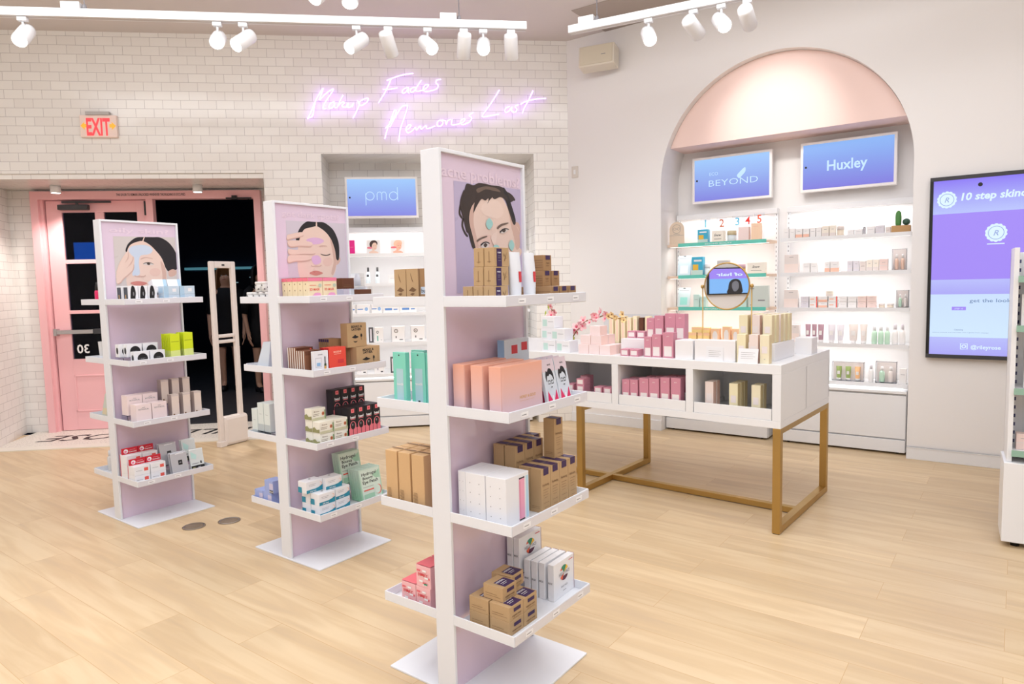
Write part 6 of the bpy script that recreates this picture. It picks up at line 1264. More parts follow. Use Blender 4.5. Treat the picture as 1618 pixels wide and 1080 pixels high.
# white and mint boxes at the left end
MTL = mat('mint_label', (196, 226, 220), .45)
p = carton(.11, .10, .078, PAPER, dec=[('f', .08, .42, .15, .75, MTL), ('f', .5, .9, .55, .58, GREYINK)])
sp = [(-1.56, .09, TH), (-1.445, .09, TH), (-1.60, .20, TH), (-1.49, .10, TH + .0785), (-1.605, .14, TH + .0785), (-1.60, .14, TH + .157)]
wd = ['bottom left', 'bottom right', 'bottom back', 'second layer right', 'second layer left', 'top']
many(p, sp, TB, lambda i: 'white box with mint label at the table\'s left, %s' % wd[i], 'box', 'white and mint boxes on the table')
# clear bin with gold-edged sachets at the back
mb = MB().box(-.27, -.06, 0, .27, .06, .004, ACR).box(-.27, -.06, .004, -.266, .06, .22, ACR).box(.266, -.06, .004, .27, .06, .22, ACR).box(-.266, .056, .004, .266, .06, .22, ACR)
o = mb.build('acrylic_bin'); TB.put(o, -1.245, .74, TH); tag(o, 'clear acrylic bin of upright sachets at the back of the table', 'bin')
CRM = mat('cream_sachet', (250, 232, 196), .5)
for i in range(10):
    p = carton(.034, .05, .205 - .01 * (i % 2), CRM if i != 5 else CHOC, dec=[('f', .0, .08, 0, 1, GLD), ('f', .3, .7, .1, .9, mat('peach_sachet_print', (252, 214, 190), .5))] if i != 5 else [('f', 0, 1, 0, .5, OLIVE)], name='sachet')
    TB.put(p, -1.47 + .05 * i, .735, TH + .005); tag(p, '%s sachet in the clear bin, %s' % ('dark brown' if i == 5 else 'upright cream', pos(i, 10)), 'sachet', 'sachets in the clear bin')
# flowering branch
PET = mat('blossom_petal', (252, 196, 198), .6); PET2 = mat('blossom_deep_pink', (236, 96, 130), .6); TWG = mat('twig_brown', (150, 110, 64), .7); YLF = mat('yellow_blossom', (246, 212, 150), .6); LEAFM = mat('leaf_green', (178, 190, 70), .5)
BR = [(-1.74, .30), (-1.73, .235), (-1.68, .18), (-1.62, .10), (-1.575, .075), (-1.52, .12), (-1.44, .19), (-1.36, .215), (-1.29, .235), (-1.2, .215), (-1.12, .225)]
r = empty('blossom_branch', TB, 0, .32, TH); tag(r, 'artificial cherry branch with pink and yellow blossoms lying across the table', 'flowers')
path = [(x, .02 * math.sin(i * 1.9), z) for i, (x, z) in enumerate(BR)]
MB().tube(smooth_poly(path, 4, False), .004, TWG, 6).tube([(-1.575, .0, .075), (-1.56, .02, .03), (-1.57, .04, .004)], .003, TWG, 6).build('twig', r)
def blossom(pm, cm):
    mb = MB()
    for q in range(5):
        a = 2 * PI * q / 5; c, s = math.cos(a), math.sin(a)
        P_ = []
        for (u, v, z) in ((0, 0, 0), (.010, -.008, .004), (.021, -.010, .009), (.027, 0, .012), (.021, .010, .009), (.010, .008, .004)):
            P_.append((u * c - v * s, u * s + v * c, z))
        mb.poly(P_, pm)
    mb.lathe([(.0001, .001), (.006, .002), (.005, .008), (.0001, .010)], cm, n=8, cap=False)
    return mb.build('blossom', r)
random.seed(11)
b0 = blossom(PET, PET2); b1 = blossom(YLF, TWG)
sm_ = smooth_poly(path, 8, False)
for i in range(46):
    t = (i + .5) / 46; x, y, z = sm_[int(t * (len(sm_) - 1))]
    yel = t > .84
    b = (b1 if i == 45 else clone(b1, r)) if yel else (b0 if i == 0 else clone(b0, r))
    b.location = (x + random.uniform(-.022, .022), y + random.uniform(-.03, .02), z + random.uniform(-.018, .03))
    b.rotation_euler = (PI / 2 + random.uniform(-.9, .6), random.uniform(-.6, .6), random.uniform(-.8, .8)); s = random.uniform(.8, 1.35); s *= .7 if yel else 1; b.scale = (s, s, s)
for (x, z, a) in ((-1.545, .05, -.8), (-1.55, .10, .6), (-1.745, .31, 1.3), (-1.76, .27, 1.9)):
    l = MB().add([(0, 0, 0), (.018, -.003, .009), (.045, 0, 0), (.018, .003, -.009)], [(0, 1, 2, 3)], LEAFM).build('leaf', r); l.location = (x, -.03, z); l.rotation_euler = (0, a, 0); m_ = l.modifiers.new('s', 'SOLIDIFY'); m_.thickness = .0006

# ---------------------------------------------------------------- goods in the table cubbies
ZC = .6355
for i, (x, w, h) in enumerate(((-.960, .052, .150), (-.903, .054, .152), (-.834, .062, .166), (-.765, .066, .170), (-.692, .060, .180), (-.622, .062, .182))):
    for j in range(2):
        p = plumbox(w, h); TB.put(p, x, .055 + .075 * j + (.02 if j else 0), ZC); tag(p, 'plum carton in the middle cubby, %s, %s row' % (pos(i, 6), ('front', 'back')[j]), 'carton', 'plum cartons in the middle cubby')
for i, (x, w, nm, mt) in enumerate(((-.424, .05, 'blush', 1), (-.281, .05, 'butter yellow', 0), (-.153, .05, 'pale yellow', 2))):
    for j in range(3 if i == 1 else 2):
        p = creambox(mt, .172); TB.put(p, x, .075 + .055 * j, ZC); tag(p, '%s carton in the right-hand cubby, %s' % (nm, ('in front', 'behind the first', 'rearmost')[j]), 'carton', 'cream cartons in the right-hand cubby')
p = plumflat(); k = 0
sp = []; wd = []
for c, x in enumerate((-1.305, -1.168, -1.098)):
    for l in range(2 if c != 0 else 3): sp.append((x, .07, ZC + .0435 * l)); wd.append('%s column, %s' % (('left', 'middle', 'right')[c], ('bottom', 'second', 'third')[l]))
sp += [(-1.40, .09, ZC), (-1.40, .09, ZC + .0435), (-1.36, .20, ZC), (-1.36, .20, ZC + .0435), (-1.36, .20, ZC + .087)]; wd += ['far left bottom', 'far left second', 'back bottom', 'back middle', 'back top']
many(p, sp, TB, lambda i: 'flat plum box in the cubby beside the stand, %s' % wd[i], 'box', 'flat plum boxes in the left cubby')

# ---------------------------------------------------------------- goods on the lit wall shelves
def goods(F, y, z, items, where, group, d=.06):
    """items: (x0, x1, height, kind, description[, lift]) standing on a wall shelf"""
    n = len(items)
    for i, it in enumerate(items):
        x0, x1, h, kind, desc = it[:5]; lift = it[5] if len(it) > 5 else (.004 if kind.startswith('f_') else 0)
        w = (x1 - x0) * .94; o = KINDS[kind](w, min(d, max(w * .9, .018)), h)
        F.put(o, (x0 + x1) / 2, y + (it[6] if len(it) > 6 else 0), z + lift + .0006)
        tag(o, '%s, %s on the %s' % (desc, pos(i, n), where), {'t': 'tube', 'b': 'bottle', 'j': 'jar', 'c': 'card', 'f': 'foil packet'}.get(kind[0], 'box') if kind[1:2] == '_' else 'box', group)
PALEW = mat('pearl_white_card', (240, 236, 234), .45); PCH = mat('peach_band_ink', (244, 192, 168), .5); TAU = mat('taupe_pale_card', (230, 218, 212), .5); LVG = mat('lavender_grey_card', (222, 216, 222), .5); ROSEC = mat('rosy_pale_card', (240, 214, 206), .5)
DROSE = mat('dusk_rose_tube', (176, 138, 150), .4); GREENT = mat('moss_green_tube', (156, 176, 104), .4); PEACHT = mat('peach_tube', (244, 190, 136), .4); PGREEN = mat('pale_green_bottle', (190, 220, 196), .3); BLUEP = mat('azure_pack', (64, 178, 214), .4)
MAG = mat('magenta_card', (236, 30, 140), .45); CLB = mat('clear_blue_white', (226, 236, 240), .3); TEALB = mat('pale_teal_card', (200, 226, 220), .45); CHAR = mat('charcoal_cap', (84, 82, 84), .5); BLUEI = mat('blue_line_ink', (96, 140, 200), .5)
def kb(base, *dec): return lambda w, d, h: carton(w, d, h, base, dec=list(dec))
def k_tube(mt, capm=PAPER):
    def f(w, d, h):
        r_ = min(w / 2, .022); mb = MB(); n = 14; vs = []; fs = []
        for t, dy in ((0, r_ * .9), (.5, r_ * .8), (1, .002)):
            for k in range(n):
                a = 2 * PI * k / n; vs.append((w / 2 * (.75 + .25 * t) * math.cos(a), dy * math.sin(a), h * .15 + t * h * .85))
        for j in range(2):
            for k in range(n): fs.append((j * n + k, j * n + (k + 1) % n, (j + 1) * n + (k + 1) % n, (j + 1) * n + k))
        o = mb.add(vs, fs, mt, True).build('tube')
        MB().lathe([(r_ * .8, 0), (r_ * .85, h * .14), (r_ * .6, h * .16)], capm, n=14).build('cap', o)
        MB().box(-w * .22, -r_ * .9 - .0006, h * .42, w * .22, -r_ * .85, h * .66, PALEW).build('label', o)
        return o
    return f
def k_bottle(mt, capm=PAPER):
    def f(w, d, h):
        r_ = min(w / 2, d / 2 + .006)
        o = MB().lathe([(r_ * .9, 0), (r_, h * .03), (r_, h * .62), (r_ * .5, h * .74)], mt, n=16).build('bottle')
        MB().lathe([(r_ * .55, h * .74), (r_ * .55, h * .97), (r_ * .45, h)], capm, n=14).build('cap', o)
        return o
    return f
def k_jar(mt, capm=PAPER):
    def f(w, d, h):
        r_ = w / 2
        o = MB().lathe([(r_ * .9, 0), (r_, h * .06), (r_, h * .6)], mt, n=18).build('jar')
        MB().lathe([(r_ * 1.03, h * .6), (r_ * 1.03, h * .95), (r_ * .9, h)], capm, n=18).build('lid', o)
        return o
    return f
def k_case(inner):
    def f(w, d, h):
        o = MB().box(-w / 2, d / 2 - .004, 0, w / 2, d / 2, h, TAU).box(-w / 2, -d / 2, 0, w / 2, d / 2 - .004, .004, ACR).box(-w / 2, -d / 2, .004, -w / 2 + .003, d / 2 - .004, h, ACR).box(w / 2 - .003, -d / 2, .004, w / 2, d / 2 - .004, h, ACR).box(-w / 2, -d / 2, h - .003, w / 2, d / 2 - .004, h, ACR).build('showcase')
        n = len(inner)
        for i, mt in enumerate(inner):
            wi = w / (n + .4)
            q = (k_tube(mt, PALEW) if n == 3 else k_bottle(mt, PALEW))(wi * .62, .03, h * .72); q.parent = o; q.location = ((i - (n - 1) / 2) * wi, 0, .006); q.name = 'sample_tube' if n == 3 else 'sample_bottle'
        return o
    return f
def k_portrait(hair, skin, prop):
    def f(w, d, h):
        o = MB().box(-w / 2, 0, 0, w / 2, .003, h, PALEW).build('picture_card')
        mb = MB(); dm = (w, 0, h)
        decals(mb, dm, [('f', 'pol', [(.2, 0), (.15, .15), (.4, .25), (.7, .2), (.85, .1), (.85, 0)], skin), ('f', 'pol', [(.28, .5), (.22, .75), (.38, .95), (.65, .97), (.8, .8), (.74, .6), (.5, .5)], hair, 1), ('f', 'pol', [(.42, .25), (.38, .55), (.48, .78), (.68, .80), (.76, .6), (.72, .38), (.58, .26)], skin, 1), ('f', 'pol', [(.05, .40), (.3, .38), (.42, .44), (.3, .52), (.06, .5)], prop, 1), ('f', .5, .56, .58, .60, BROWNINK), ('f', .64, .70, .58, .60, BROWNINK), ('f', .56, .66, .40, .42, REDINK)])
        mb.build('printed_portrait', o); return o
    return f
def k_foil(mt, lab):
    def f(w, d, h):
        o = carton(w, .014, h, mt, dec=[('f', .1, .9, .85, .87, GREYINK), ('f', .2, .8, .1, .5, lab), ('f', .4, .6, .95, .99, BLACKINK)], name='foil_packet', bev=.003); o.rotation_euler[0] = -.2; return o
    return f
KINDS = {
 'pale': kb(PALEW, ('f', .2, .8, .6, .62, GREYINK)), 'peachfoot': kb(PALEW, ('f', 0, 1, 0, .4, PCH), ('f', .3, .7, .7, .72, GREYINK)), 'tanfoot': kb(mat('cream_pearl', (242, 232, 218), .5), ('f', 0, 1, 0, .35, TAU), ('f', .3, .7, .65, .68, GREYINK)),
 'taupe': kb(TAU, ('f', .2, .8, .5, .53, BROWNINK)), 'lav': kb(LVG, ('f', 0, 1, .3, .34, TAU), ('f', .3, .7, .7, .72, GREYINK)), 'rosy': kb(ROSEC, ('f', 0, 1, .42, .46, TAU), ('f', .3, .7, .7, .72, GREYINK)),
 'signcard': kb(mat('two_tone_sign', (232, 222, 218), .5), ('f', 0, 1, 0, .5, mat('sign_lower_blush', (244, 226, 218), .5)), ('f', .35, .65, .85, .87, GREYINK)), 'redline': kb(PALEW, ('f', .85, 1, 0, 1, CORAL), ('f', .1, .6, .4, .6, PCH)),
 'j_cream': k_jar(mat('cream_jar', (236, 220, 200), .3), TAU), 't_rose': k_tube(DROSE, PALEW), 't_pale': k_tube(LVG, PALEW), 't_taupe': k_tube(TAU, PALEW), 'b_green': k_bottle(PGREEN), 'b_white': k_bottle(PALEW, LVG),
 'case3': k_case([GREENT, GREENT, PEACHT]), 'case2': k_case([mat('rose_bottle', (226, 190, 170), .3)] * 2), 'case1': k_case([PGREEN, TAU]),
 'bluepack': kb(BLUEP, ('f', .1, .6, .3, .6, YEL), ('f', 0, 1, 0, .3, TEALB), ('f', .2, .9, .75, .85, PAPER)), 'script': kb(mat('ivory_white', (248, 240, 228), .5), ('f', 'txt', 'Snow', .5, .65, .02, BLACKINK, {'shear': .3}), ('f', .2, .8, .3, .33, BLACKINK)),
 'peachbag': kb(mat('peach_carton', (250, 216, 186), .5), ('f', .2, .8, .8, .82, PCH)), 'pinkcard': kb(mat('pale_shell_card', (248, 226, 222), .5)), 'greybox': kb(mat('dove_grey_card', (204, 202, 202), .5), ('f', .3, .7, .6, .64, GREYINK)),
 'f_blue': k_foil(mat('ice_blue_foil', (206, 226, 236), .3), mat('white_foam', (238, 244, 246), .4)), 'f_teal': k_foil(mat('ice_grey_foil', (200, 216, 218), .3), mat('teal_jar_print', (150, 216, 206), .4)), 'j_blue': k_jar(CLB, PAPER), 'j_gold': k_jar(mat('gold_jar', (222, 176, 90), .3), mat('mauve_lid', (206, 172, 186), .4)),
 'j_clear': k_jar(CLB, mat('pale_gold_lid', (220, 206, 170), .3)), 'sheet': kb(mat('sage_sheet_card', (206, 214, 208), .45), ('f', .5, .85, .3, .36, GREYINK), ('f', .1, .2, .1, .14, GREYINK), ('f', .1, .3, .85, .88, GREYINK)), 'tealbox': kb(TEALB, ('f', .2, .8, .6, .62, GREYINK)),
 'yellow': kb(mat('sunny_card', (252, 222, 150), .45), ('f', 0, 1, .55, 1, mat('apricot_card', (252, 208, 166), .45))), 'orangearch': kb(mat('apricot_card', (252, 208, 166), .45), ('f', 'pol', [(.2, 0), (.2, .5), (.35, .75), (.65, .75), (.8, .5), (.8, 0)], PALEW)),
 'magenta': kb(MAG, ('f', 'txt', 'SONIC', .5, .5, .01, PINKINK)), 'c_dark': k_portrait(mat('portrait_brown_hair', (70, 48, 44), .5), mat('portrait_skin', (240, 206, 186), .5), mat('portrait_pink', (240, 130, 150), .5)), 'c_fair': k_portrait(mat('portrait_fair', (250, 200, 170), .5), mat('portrait_skin_warm', (246, 186, 160), .5), mat('portrait_rose', (240, 120, 130), .5)),
 'testtube': k_bottle(CLB, CHAR), 'blueprint': kb(PALEW, ('f', .08, .5, .45, .55, BLUEI), ('f', 'ell', .75, .5, .016, .018, mat('light_blue_disc', (150, 184, 224), .5)), ('f', .0, .02, 0, 1, CHAR)), 'bluetext': kb(PALEW, ('f', .1, .55, .35, .65, BLUEI), ('f', .65, .9, .4, .55, BLUEI)),
 'brush': kb(PALEW, ('f', 'ell', .35, .68, .012, .014, CHAR), ('f', 'ell', .35, .68, .007, .008, PALEW), ('f', .28, .42, .1, .45, mat('sea_green_handle', (110, 180, 160), .4)), ('f', .7, .85, .15, .18, GREYINK), ('l', 0, 1, 0, 1, mat('plum_grey_side', (120, 100, 130), .5))),
 'disc': kb(PALEW, ('f', 'ell', .35, .70, .020, .020, mat('bronze_grey', (130, 118, 112), .4)), ('f', 'ell', .35, .70, .012, .012, PALEW), ('f', 'ell', .35, .70, .006, .006, mat('bronze_grey', (130, 118, 112), .4)), ('f', .30, .38, .25, .38, CHAR), ('f', .6, .85, .12, .17, CHAR), ('l', 0, 1, 0, 1, mat('violet_side', (110, 84, 130), .5))),
 'slim': kb(CHAR, ('f', .3, .7, .1, .9, LVG)), 'massager': kb(PALEW, ('f', 'ell', .35, .5, .012, .035, LVG), ('f', .33, .37, .3, .55, CHAR), ('f', .65, .9, .1, .2, CHAR)), 'pinkhandle': kb(PALEW, ('f', 'ell', .5, .74, .018, .018, mat('watermelon', (222, 90, 110), .4)), ('f', 'ell', .5, .74, .011, .011, PALEW), ('f', .38, .62, .05, .55, mat('watermelon', (222, 90, 110), .4))),
}
RA = 'right arch bay'
YS = .19
goods(WW, YS, 1.722, [(1.99, 2.035, .085, 'pale', 'Pale thin box'), (2.04, 2.083, .085, 'pale', 'Pale thin box'), (2.087, 2.143, .078, 'peachfoot', 'White box with peach foot'), (2.146, 2.196, .078, 'peachfoot', 'White box with peach foot'), (2.199, 2.243, .08, 'pale', 'Pale box'), (2.246, 2.288, .08, 'pale', 'Pale box'), (2.292, 2.346, .088, 'tanfoot', 'Cream box with tan foot'), (2.349, 2.397, .088, 'tanfoot', 'Cream box with tan foot'), (2.402, 2.456, .08, 'j_cream', 'Round cream jar'), (2.48, 2.53, .045, 'pale', 'Low white box'), (2.535, 2.59, .045, 'pale', 'Low white box'), (2.594, 2.61, .06, 'slim', 'Thin dark box')], 'top shelf, right arch bay', 'goods on the top shelf of the right bay')
goods(WW, YS, 1.722, [(2.62, 2.68, .062, 'pale', 'Small white box'), (2.683, 2.745, .064, 'lav', 'Small lavender box'), (2.75, 2.788, .05, 'taupe', 'Small taupe box')], 'top shelf beside the cactus', 'small boxes beside the cactus planter')
goods(WW, YS, 1.433, [(2.0, 2.118, .155, 'signcard', 'Two-tone sign card'), (2.15, 2.205, .08, 'pale', 'Pale box'), (2.21, 2.262, .08, 'pale', 'Pale box'), (2.314, 2.356, .085, 'peachfoot', 'White box with peach foot'), (2.36, 2.43, .085, 'peachfoot', 'White box with peach foot'), (2.484, 2.525, .085, 'lav', 'Lavender-grey box'), (2.528, 2.572, .085, 'lav', 'Lavender-grey box'), (2.576, 2.62, .08, 'taupe', 'Taupe box'), (2.624, 2.666, .09, 'tanfoot', 'Cream box with tan foot'), (2.67, 2.712, .09, 'tanfoot', 'Cream box with tan foot'), (2.716, 2.775, .092, 'rosy', 'Rosy box'), (2.80, 2.905, .165, 'case2', 'Clear case holding two bottles')], 'second shelf, right arch bay', 'goods on the second shelf of the right bay')
low = []
for a, b, kd, ds in ((2.135, 2.2, 'lav', 'Low lavender box'), (2.203, 2.268, 'redline', 'Low box with red edge'), (2.272, 2.345, 'peachfoot', 'Low peach-foot box'), (2.349, 2.42, 'redline', 'Low box with red edge'), (2.428, 2.49, 'pale', 'Low white box'), (2.494, 2.56, 'pale', 'Low white box'), (2.566, 2.63, 'rosy', 'Low rosy box'), (2.634, 2.70, 'rosy', 'Low rosy box')): low.append((a, b, .046, kd, ds))
goods(WW, YS, 1.143, low, 'third shelf, lower layer, right bay', 'low boxes on the third shelf of the right bay')
goods(WW, YS, 1.143, [(a, b, h, kd, 'Upper ' + ds.lower(), .0475) for a, b, h, kd, ds in low], 'third shelf, right arch bay', 'upper low boxes on the third shelf of the right bay')
goods(WW, YS, 1.143, [(2.0, 2.118, .15, 'signcard', 'Two-tone sign card'), (2.33, 2.385, .042, 'tanfoot', 'Single cream box on two layers', .095, .0), (2.715, 2.76, .032, 'j_cream', 'Low cream jar'), (2.772, 2.82, .032, 'j_cream', 'Low cream jar'), (2.835, 2.925, .135, 'case1', 'Clear case with two bottles')], 'third shelf, right arch bay', 'other goods on the third shelf of the right bay')
goods(WW, YS, .853, [(2.0, 2.05, .14, 'pale', 'Pale box'), (2.06, 2.128, .145, 'signcard', 'Two-tone sign card'), (2.17, 2.215, .15, 't_rose', 'Dusky rose tube'), (2.222, 2.262, .15, 't_rose', 'Dusky rose tube'), (2.268, 2.318, .15, 't_rose', 'Dusky rose tube'), (2.345, 2.405, .15, 't_pale', 'Pale lavender tube'), (2.415, 2.47, .15, 't_pale', 'Pale lavender tube'), (2.50, 2.575, .155, 't_taupe', 'Taupe tube'), (2.585, 2.64, .155, 't_taupe', 'Taupe tube'), (2.668, 2.71, .145, 'b_green', 'Pale green bottle'), (2.714, 2.756, .145, 'b_green', 'Pale green bottle')], 'fourth shelf, right arch bay', 'goods on the fourth shelf of the right bay')
goods(WW, YS, .853, [(2.76, 2.80, .145, 'b_green', 'Pale green bottle'), (2.812, 2.856, .16, 'b_white', 'White bottle'), (2.862, 2.906, .16, 'b_white', 'White bottle')], 'right end of the fourth shelf', 'bottles at the right end of the fourth shelf')
goods(WW, YS, .545, [(2.38, 2.63, .155, 'case3', 'Clear case, green and peach tubes'), (2.652, 2.69, .14, 'b_white', 'Slim white bottle'), (2.702, 2.858, .17, 'case1', 'Framed clear case with two bottles'), (2.87, 2.92, .12, 'pale', 'Pale box')], 'lowest shelf, right arch bay', 'goods on the lowest shelf of the right bay')
# cactus planter
r = empty('cactus_planter', WW, 2.857, YS, 1.7225); tag(r, 'wooden trough with two small cacti at the right end of the top shelf', 'plant')
MB().box(-.064, -.035, 0, .064, .035, .055, mat('planter_wood', (190, 148, 100), .7, bump=.1)).box(-.058, -.03, .05, .058, .03, .056, mat('potting_soil', (90, 70, 54), .9)).build('trough', r, bevel=.002)
CG = mat('cactus_green', (84, 140, 74), .6)
mb = MB(); n = 24; vs = []; fs = []
for z_, r_ in ((.054, .014), (.07, .019), (.12, .020), (.155, .017), (.168, .008), (.172, .001)):
    for k in range(n): a = 2 * PI * k / n; rr_ = r_ * (1 + .09 * (k % 2 * 2 - 1)); vs.append((rr_ * math.cos(a), rr_ * math.sin(a), z_))
for j in range(5):
    for k in range(n): fs.append((j * n + k, j * n + (k + 1) % n, (j + 1) * n + (k + 1) % n, (j + 1) * n + k))
mb.add(vs, fs, CG, True).build('column_cactus', r).location = (-.02, 0, 0)
mb = MB(); vs = []; fs = []
for j in range(7):
    t = j / 6 * PI
    for k in range(n): a = 2 * PI * k / n; rr_ = .024 * math.sin(t) * (1 + .1 * (k % 2 * 2 - 1)) + .0005; vs.append((rr_ * math.cos(a), rr_ * math.sin(a), .082 - .026 * math.cos(t)))
for j in range(6):
    for k in range(n): fs.append((j * n + k, j * n + (k + 1) % n, (j + 1) * n + (k + 1) % n, (j + 1) * n + k))
mb.add(vs, fs, mat('cactus_dark', (66, 96, 80), .6), True).build('round_cactus', r).location = (.034, 0, .0)

# left bay
goods(WW, YS, 1.722, [(1.245, 1.345, .125, 'bluepack', 'Blue carton'), (1.375, 1.49, .105, 'script', 'White box with black script'), (1.508, 1.59, .10, 'j_clear', 'Clear jar with pale lid'), (1.612, 1.708, .125, 'pinkcard', 'Pale pink carton'), (1.722, 1.806, .15, 'peachbag', 'Peach carton')], 'top shelf, left arch bay', 'numbered goods on the top shelf of the left bay')
goods(WW, YS, 1.433, [(1.04, 1.175, .185, 'f_blue', 'Pale blue foil packet'), (1.19, 1.30, .17, 'bluepack', 'Blue carton'), (1.305, 1.352, .11, 'j_blue', 'White-blue jar'), (1.362, 1.42, .05, 'j_blue', 'Low white-blue jar'), (1.425, 1.53, .13, 'greybox', 'Dove grey box'), (1.60, 1.672, .09, 'j_gold', 'Gold jar with mauve lid'), (1.69, 1.85, .10, 'script', 'Wide white box with script')], 'second shelf, left arch bay', 'goods on the second shelf of the left bay')
goods(WW, YS, 1.143, [(1.04, 1.165, .18, 'f_teal', 'Grey foil packet with teal jar print'), (1.205, 1.262, .12, 'tealbox', 'Pale teal box'), (1.27, 1.33, .10, 'tealbox', 'Pale teal box'), (1.62, 1.69, .09, 'tealbox', 'Pale teal box'), (1.70, 1.875, .19, 'sheet', 'Large sage-grey sheet mask box')], 'third shelf, left arch bay', 'goods on the third shelf of the left bay')
goods(WW, YS, .853, [(1.13, 1.24, .06, 'yellow', 'Yellow apricot box'), (1.245, 1.36, .06, 'yellow', 'Yellow apricot box'), (1.37, 1.45, .10, 'orangearch', 'Apricot carton with white arch'), (1.475, 1.55, .12, 'orangearch', 'Apricot carton with white arch'), (1.56, 1.625, .10, 'orangearch', 'Apricot carton with white arch')], 'fourth shelf, left arch bay', 'goods on the fourth shelf of the left bay')
goods(WW, YS, .853, [(1.19, 1.29, .05, 'yellow', 'Upper yellow apricot box', .0605), (1.30, 1.36, .045, 'yellow', 'Upper yellow apricot box', .0605)], 'pile on the fourth shelf', 'upper yellow boxes of the left bay')
NUMC = [(44, 180, 220), (196, 92, 50), (90, 190, 226), (232, 60, 50), (236, 96, 60)]
for i, (x, z) in enumerate(((1.285, .185), (1.435, .180), (1.575, .185), (1.665, .187), (1.765, .195))):
    mb = MB().box(-.045, 0, 0, .045, .003, z + .045, ACR)
    o = mb.build('number_stand')
    MB().text(str(i + 1), (0, -.001, z), (1, 0, 0), (0, 0, 1), .07, mat('numeral_%s' % 'abcde'[i], NUMC[i], .4), bold=.01).build('numeral', o)
    WW.put(o, x, YS + .075, 1.7225); tag(o, 'clear stand with the numeral %d on the top left arch shelf' % (i + 1), 'number sign', 'numeral stands on the top shelf of the left bay')
pts = [(-.07, 0), (.07, 0), (.07, .14)] + [(.07 * math.cos(PI * k / 16), .14 + .07 * math.sin(PI * k / 16)) for k in range(1, 16)] + [(-.07, .14)]
mb = MB().prism(pts, 0, .012, mat('maple_sign', (226, 206, 184), .6), 'y'); o = mb.build('arched_sign', bevel=.001)
mb = MB().tube([(.04 * math.cos(t * PI / 16), -.001, .145 + .04 * math.sin(t * PI / 16)) for t in range(32)], .0012, GREYINK, 4, closed=True)
mb.tube([(.03 * math.cos(t * PI / 8) , -.001, .145 + .012 * math.sin(t * PI / 8 * 2)) for t in range(16)], .001, GREYINK, 4, closed=True).box(-.07, -.0006, .085, .07, 0, .087, GREYINK).box(-.03, -.0006, .095, .03, 0, .098, GREYINK)
mb.build('engraving', o); WW.put(o, 1.05, YS - .03, 1.7225); tag(o, 'pale arched wooden sign with round emblem at the left end of the shelf', 'sign')

# tiled niche, left half (the only part in sight)
YN = .13
goods(TW, YN, 1.722, [(-2.17, -2.108, .135, 'magenta', 'Magenta box'), (-2.00, -1.86, .135, 'c_dark', 'Portrait card of dark-haired person'), (-1.77, -1.62, .135, 'c_fair', 'Portrait card in peach tones')], 'top shelf of the tiled niche', 'goods on the top shelf of the tiled niche')
goods(TW, YN, 1.433, [(-2.21, -2.17, .13, 'b_white', 'White bottle'), (-2.09, -2.05, .09, 'testtube', 'Clear vial with grey cap'), (-2.015, -1.975, .09, 'testtube', 'Clear vial with grey cap'), (-1.925, -1.885, .09, 'testtube', 'Clear vial with grey cap'), (-1.80, -1.70, .08, 'pale', 'Pale box'), (-1.68, -1.60, .07, 'pale', 'Pale box')], 'second shelf, tiled niche', 'goods on the second shelf of the tiled niche')
goods(TW, YN + .05, 1.433, [(-2.015, -1.975, .16, 'testtube', 'Tall clear vial with grey cap'), (-1.925, -1.885, .16, 'testtube', 'Tall clear vial with grey cap')], 'second niche shelf, back', 'tall vials on the second shelf of the tiled niche')
goods(TW, YN, 1.143, [(-2.20, -2.125, .085, 'bluetext', 'White box with blue print'), (-2.12, -1.985, .085, 'blueprint', 'White box with blue circle'), (-1.98, -1.865, .085, 'blueprint', 'White box with blue circle'), (-1.86, -1.70, .07, 'bluetext', 'White box with blue print'), (-1.695, -1.53, .07, 'bluetext', 'White box with blue print')], 'third shelf, tiled niche', 'blue print boxes on the third shelf of the niche')
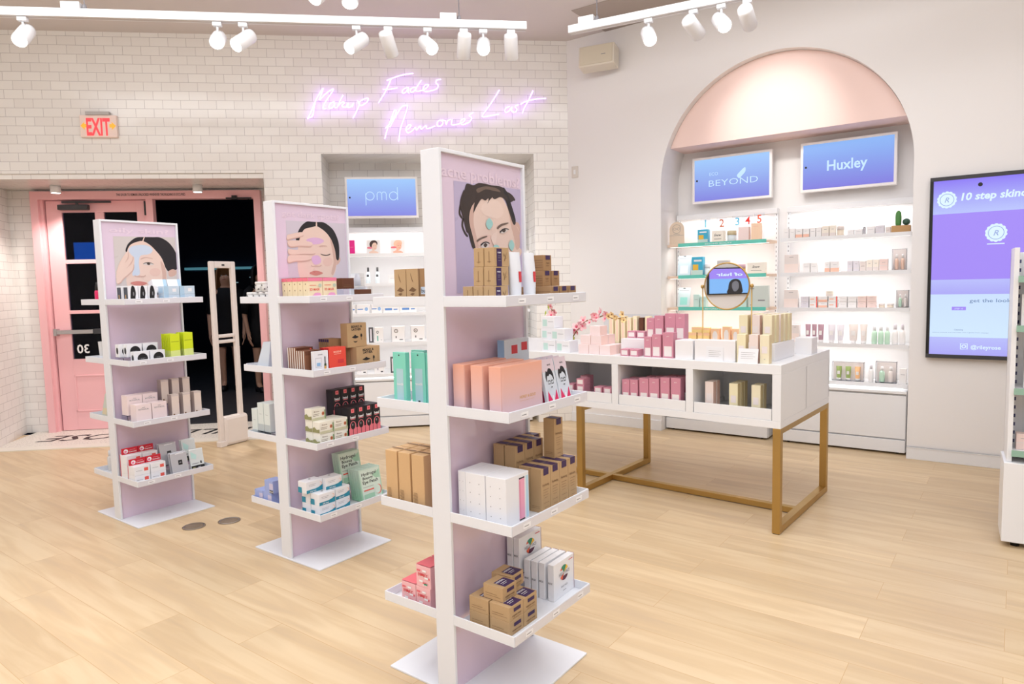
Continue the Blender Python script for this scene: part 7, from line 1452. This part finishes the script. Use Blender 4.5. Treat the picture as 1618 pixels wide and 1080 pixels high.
goods(TW, YN, .853, [(-2.17, -2.10, .13, 'pale', 'Pale box'), (-2.01, -1.965, .15, 'slim', 'Slim charcoal box'), (-1.955, -1.865, .15, 'brush', 'White box with green brush picture'), (-1.79, -1.655, .155, 'disc', 'White box with bronze disc print'), (-1.60, -1.46, .155, 'disc', 'White box with bronze disc print')], 'fourth shelf, tiled niche', 'device boxes on the fourth shelf of the niche')
goods(TW, YN, .545, [(-2.14, -2.04, .12, 'massager', 'White box with grey device print'), (-1.97, -1.87, .125, 'massager', 'White box with grey device print'), (-1.81, -1.765, .16, 'slim', 'Slim charcoal box'), (-1.75, -1.66, .14, 'pinkhandle', 'White box with pink device print'), (-1.6, -1.5, .13, 'massager', 'White box with grey device print')], 'lowest shelf, tiled niche', 'device boxes on the lowest shelf of the niche')

# goods on the cropped shelf unit at the right
for z, nm, its in ((1.372, 'top', [('pale', .08, .10, 'White box'), ('yellow', .15, .09, 'Yellow box')]), (1.127, 'second', [('pale', .07, .16, 'Tall white box'), ('tanfoot', .15, .12, 'Cream box')]), (.812, 'third', [('pale', .09, .2, 'Tall white box'), ('pinkcard', .17, .05, 'Low pink box')]), (.497, 'lowest', [('rosy', .07, .08, 'Rosy box')])):
    for kd, x, h, ds in its:
        o = KINDS[kd](.06, .06, h); RS.put(o, x, .08, z + .0006); tag(o, '%s on the %s shelf of the cropped unit at right' % (ds, nm), 'box')
def k_print():
    o = MB().box(-.12, 0, 0, .12, .003, .17, mat('print_blush', (240, 214, 210), .5)).build('picture_card')
    mb = MB(); decals(mb, (.24, 0, .17), [('f', 'pol', [(.0, .95), (.15, 1), (.35, .9), (.3, .7), (.12, .66), (.0, .72)], CHOC, 1), ('f', 'pol', [(.18, .45), (.3, .5), (.55, .1), (.4, .05)], BLACKINK, 1), ('f', 'ell', .12, .82, .01, .01, mat('print_blush', (240, 214, 210), .5))]); mb.build('cosmetics_print', o); return o
o = k_print(); RS.put(o, .22, .05, .498); tag(o, 'blush picture card with brown compact print on the lowest shelf at right', 'card')
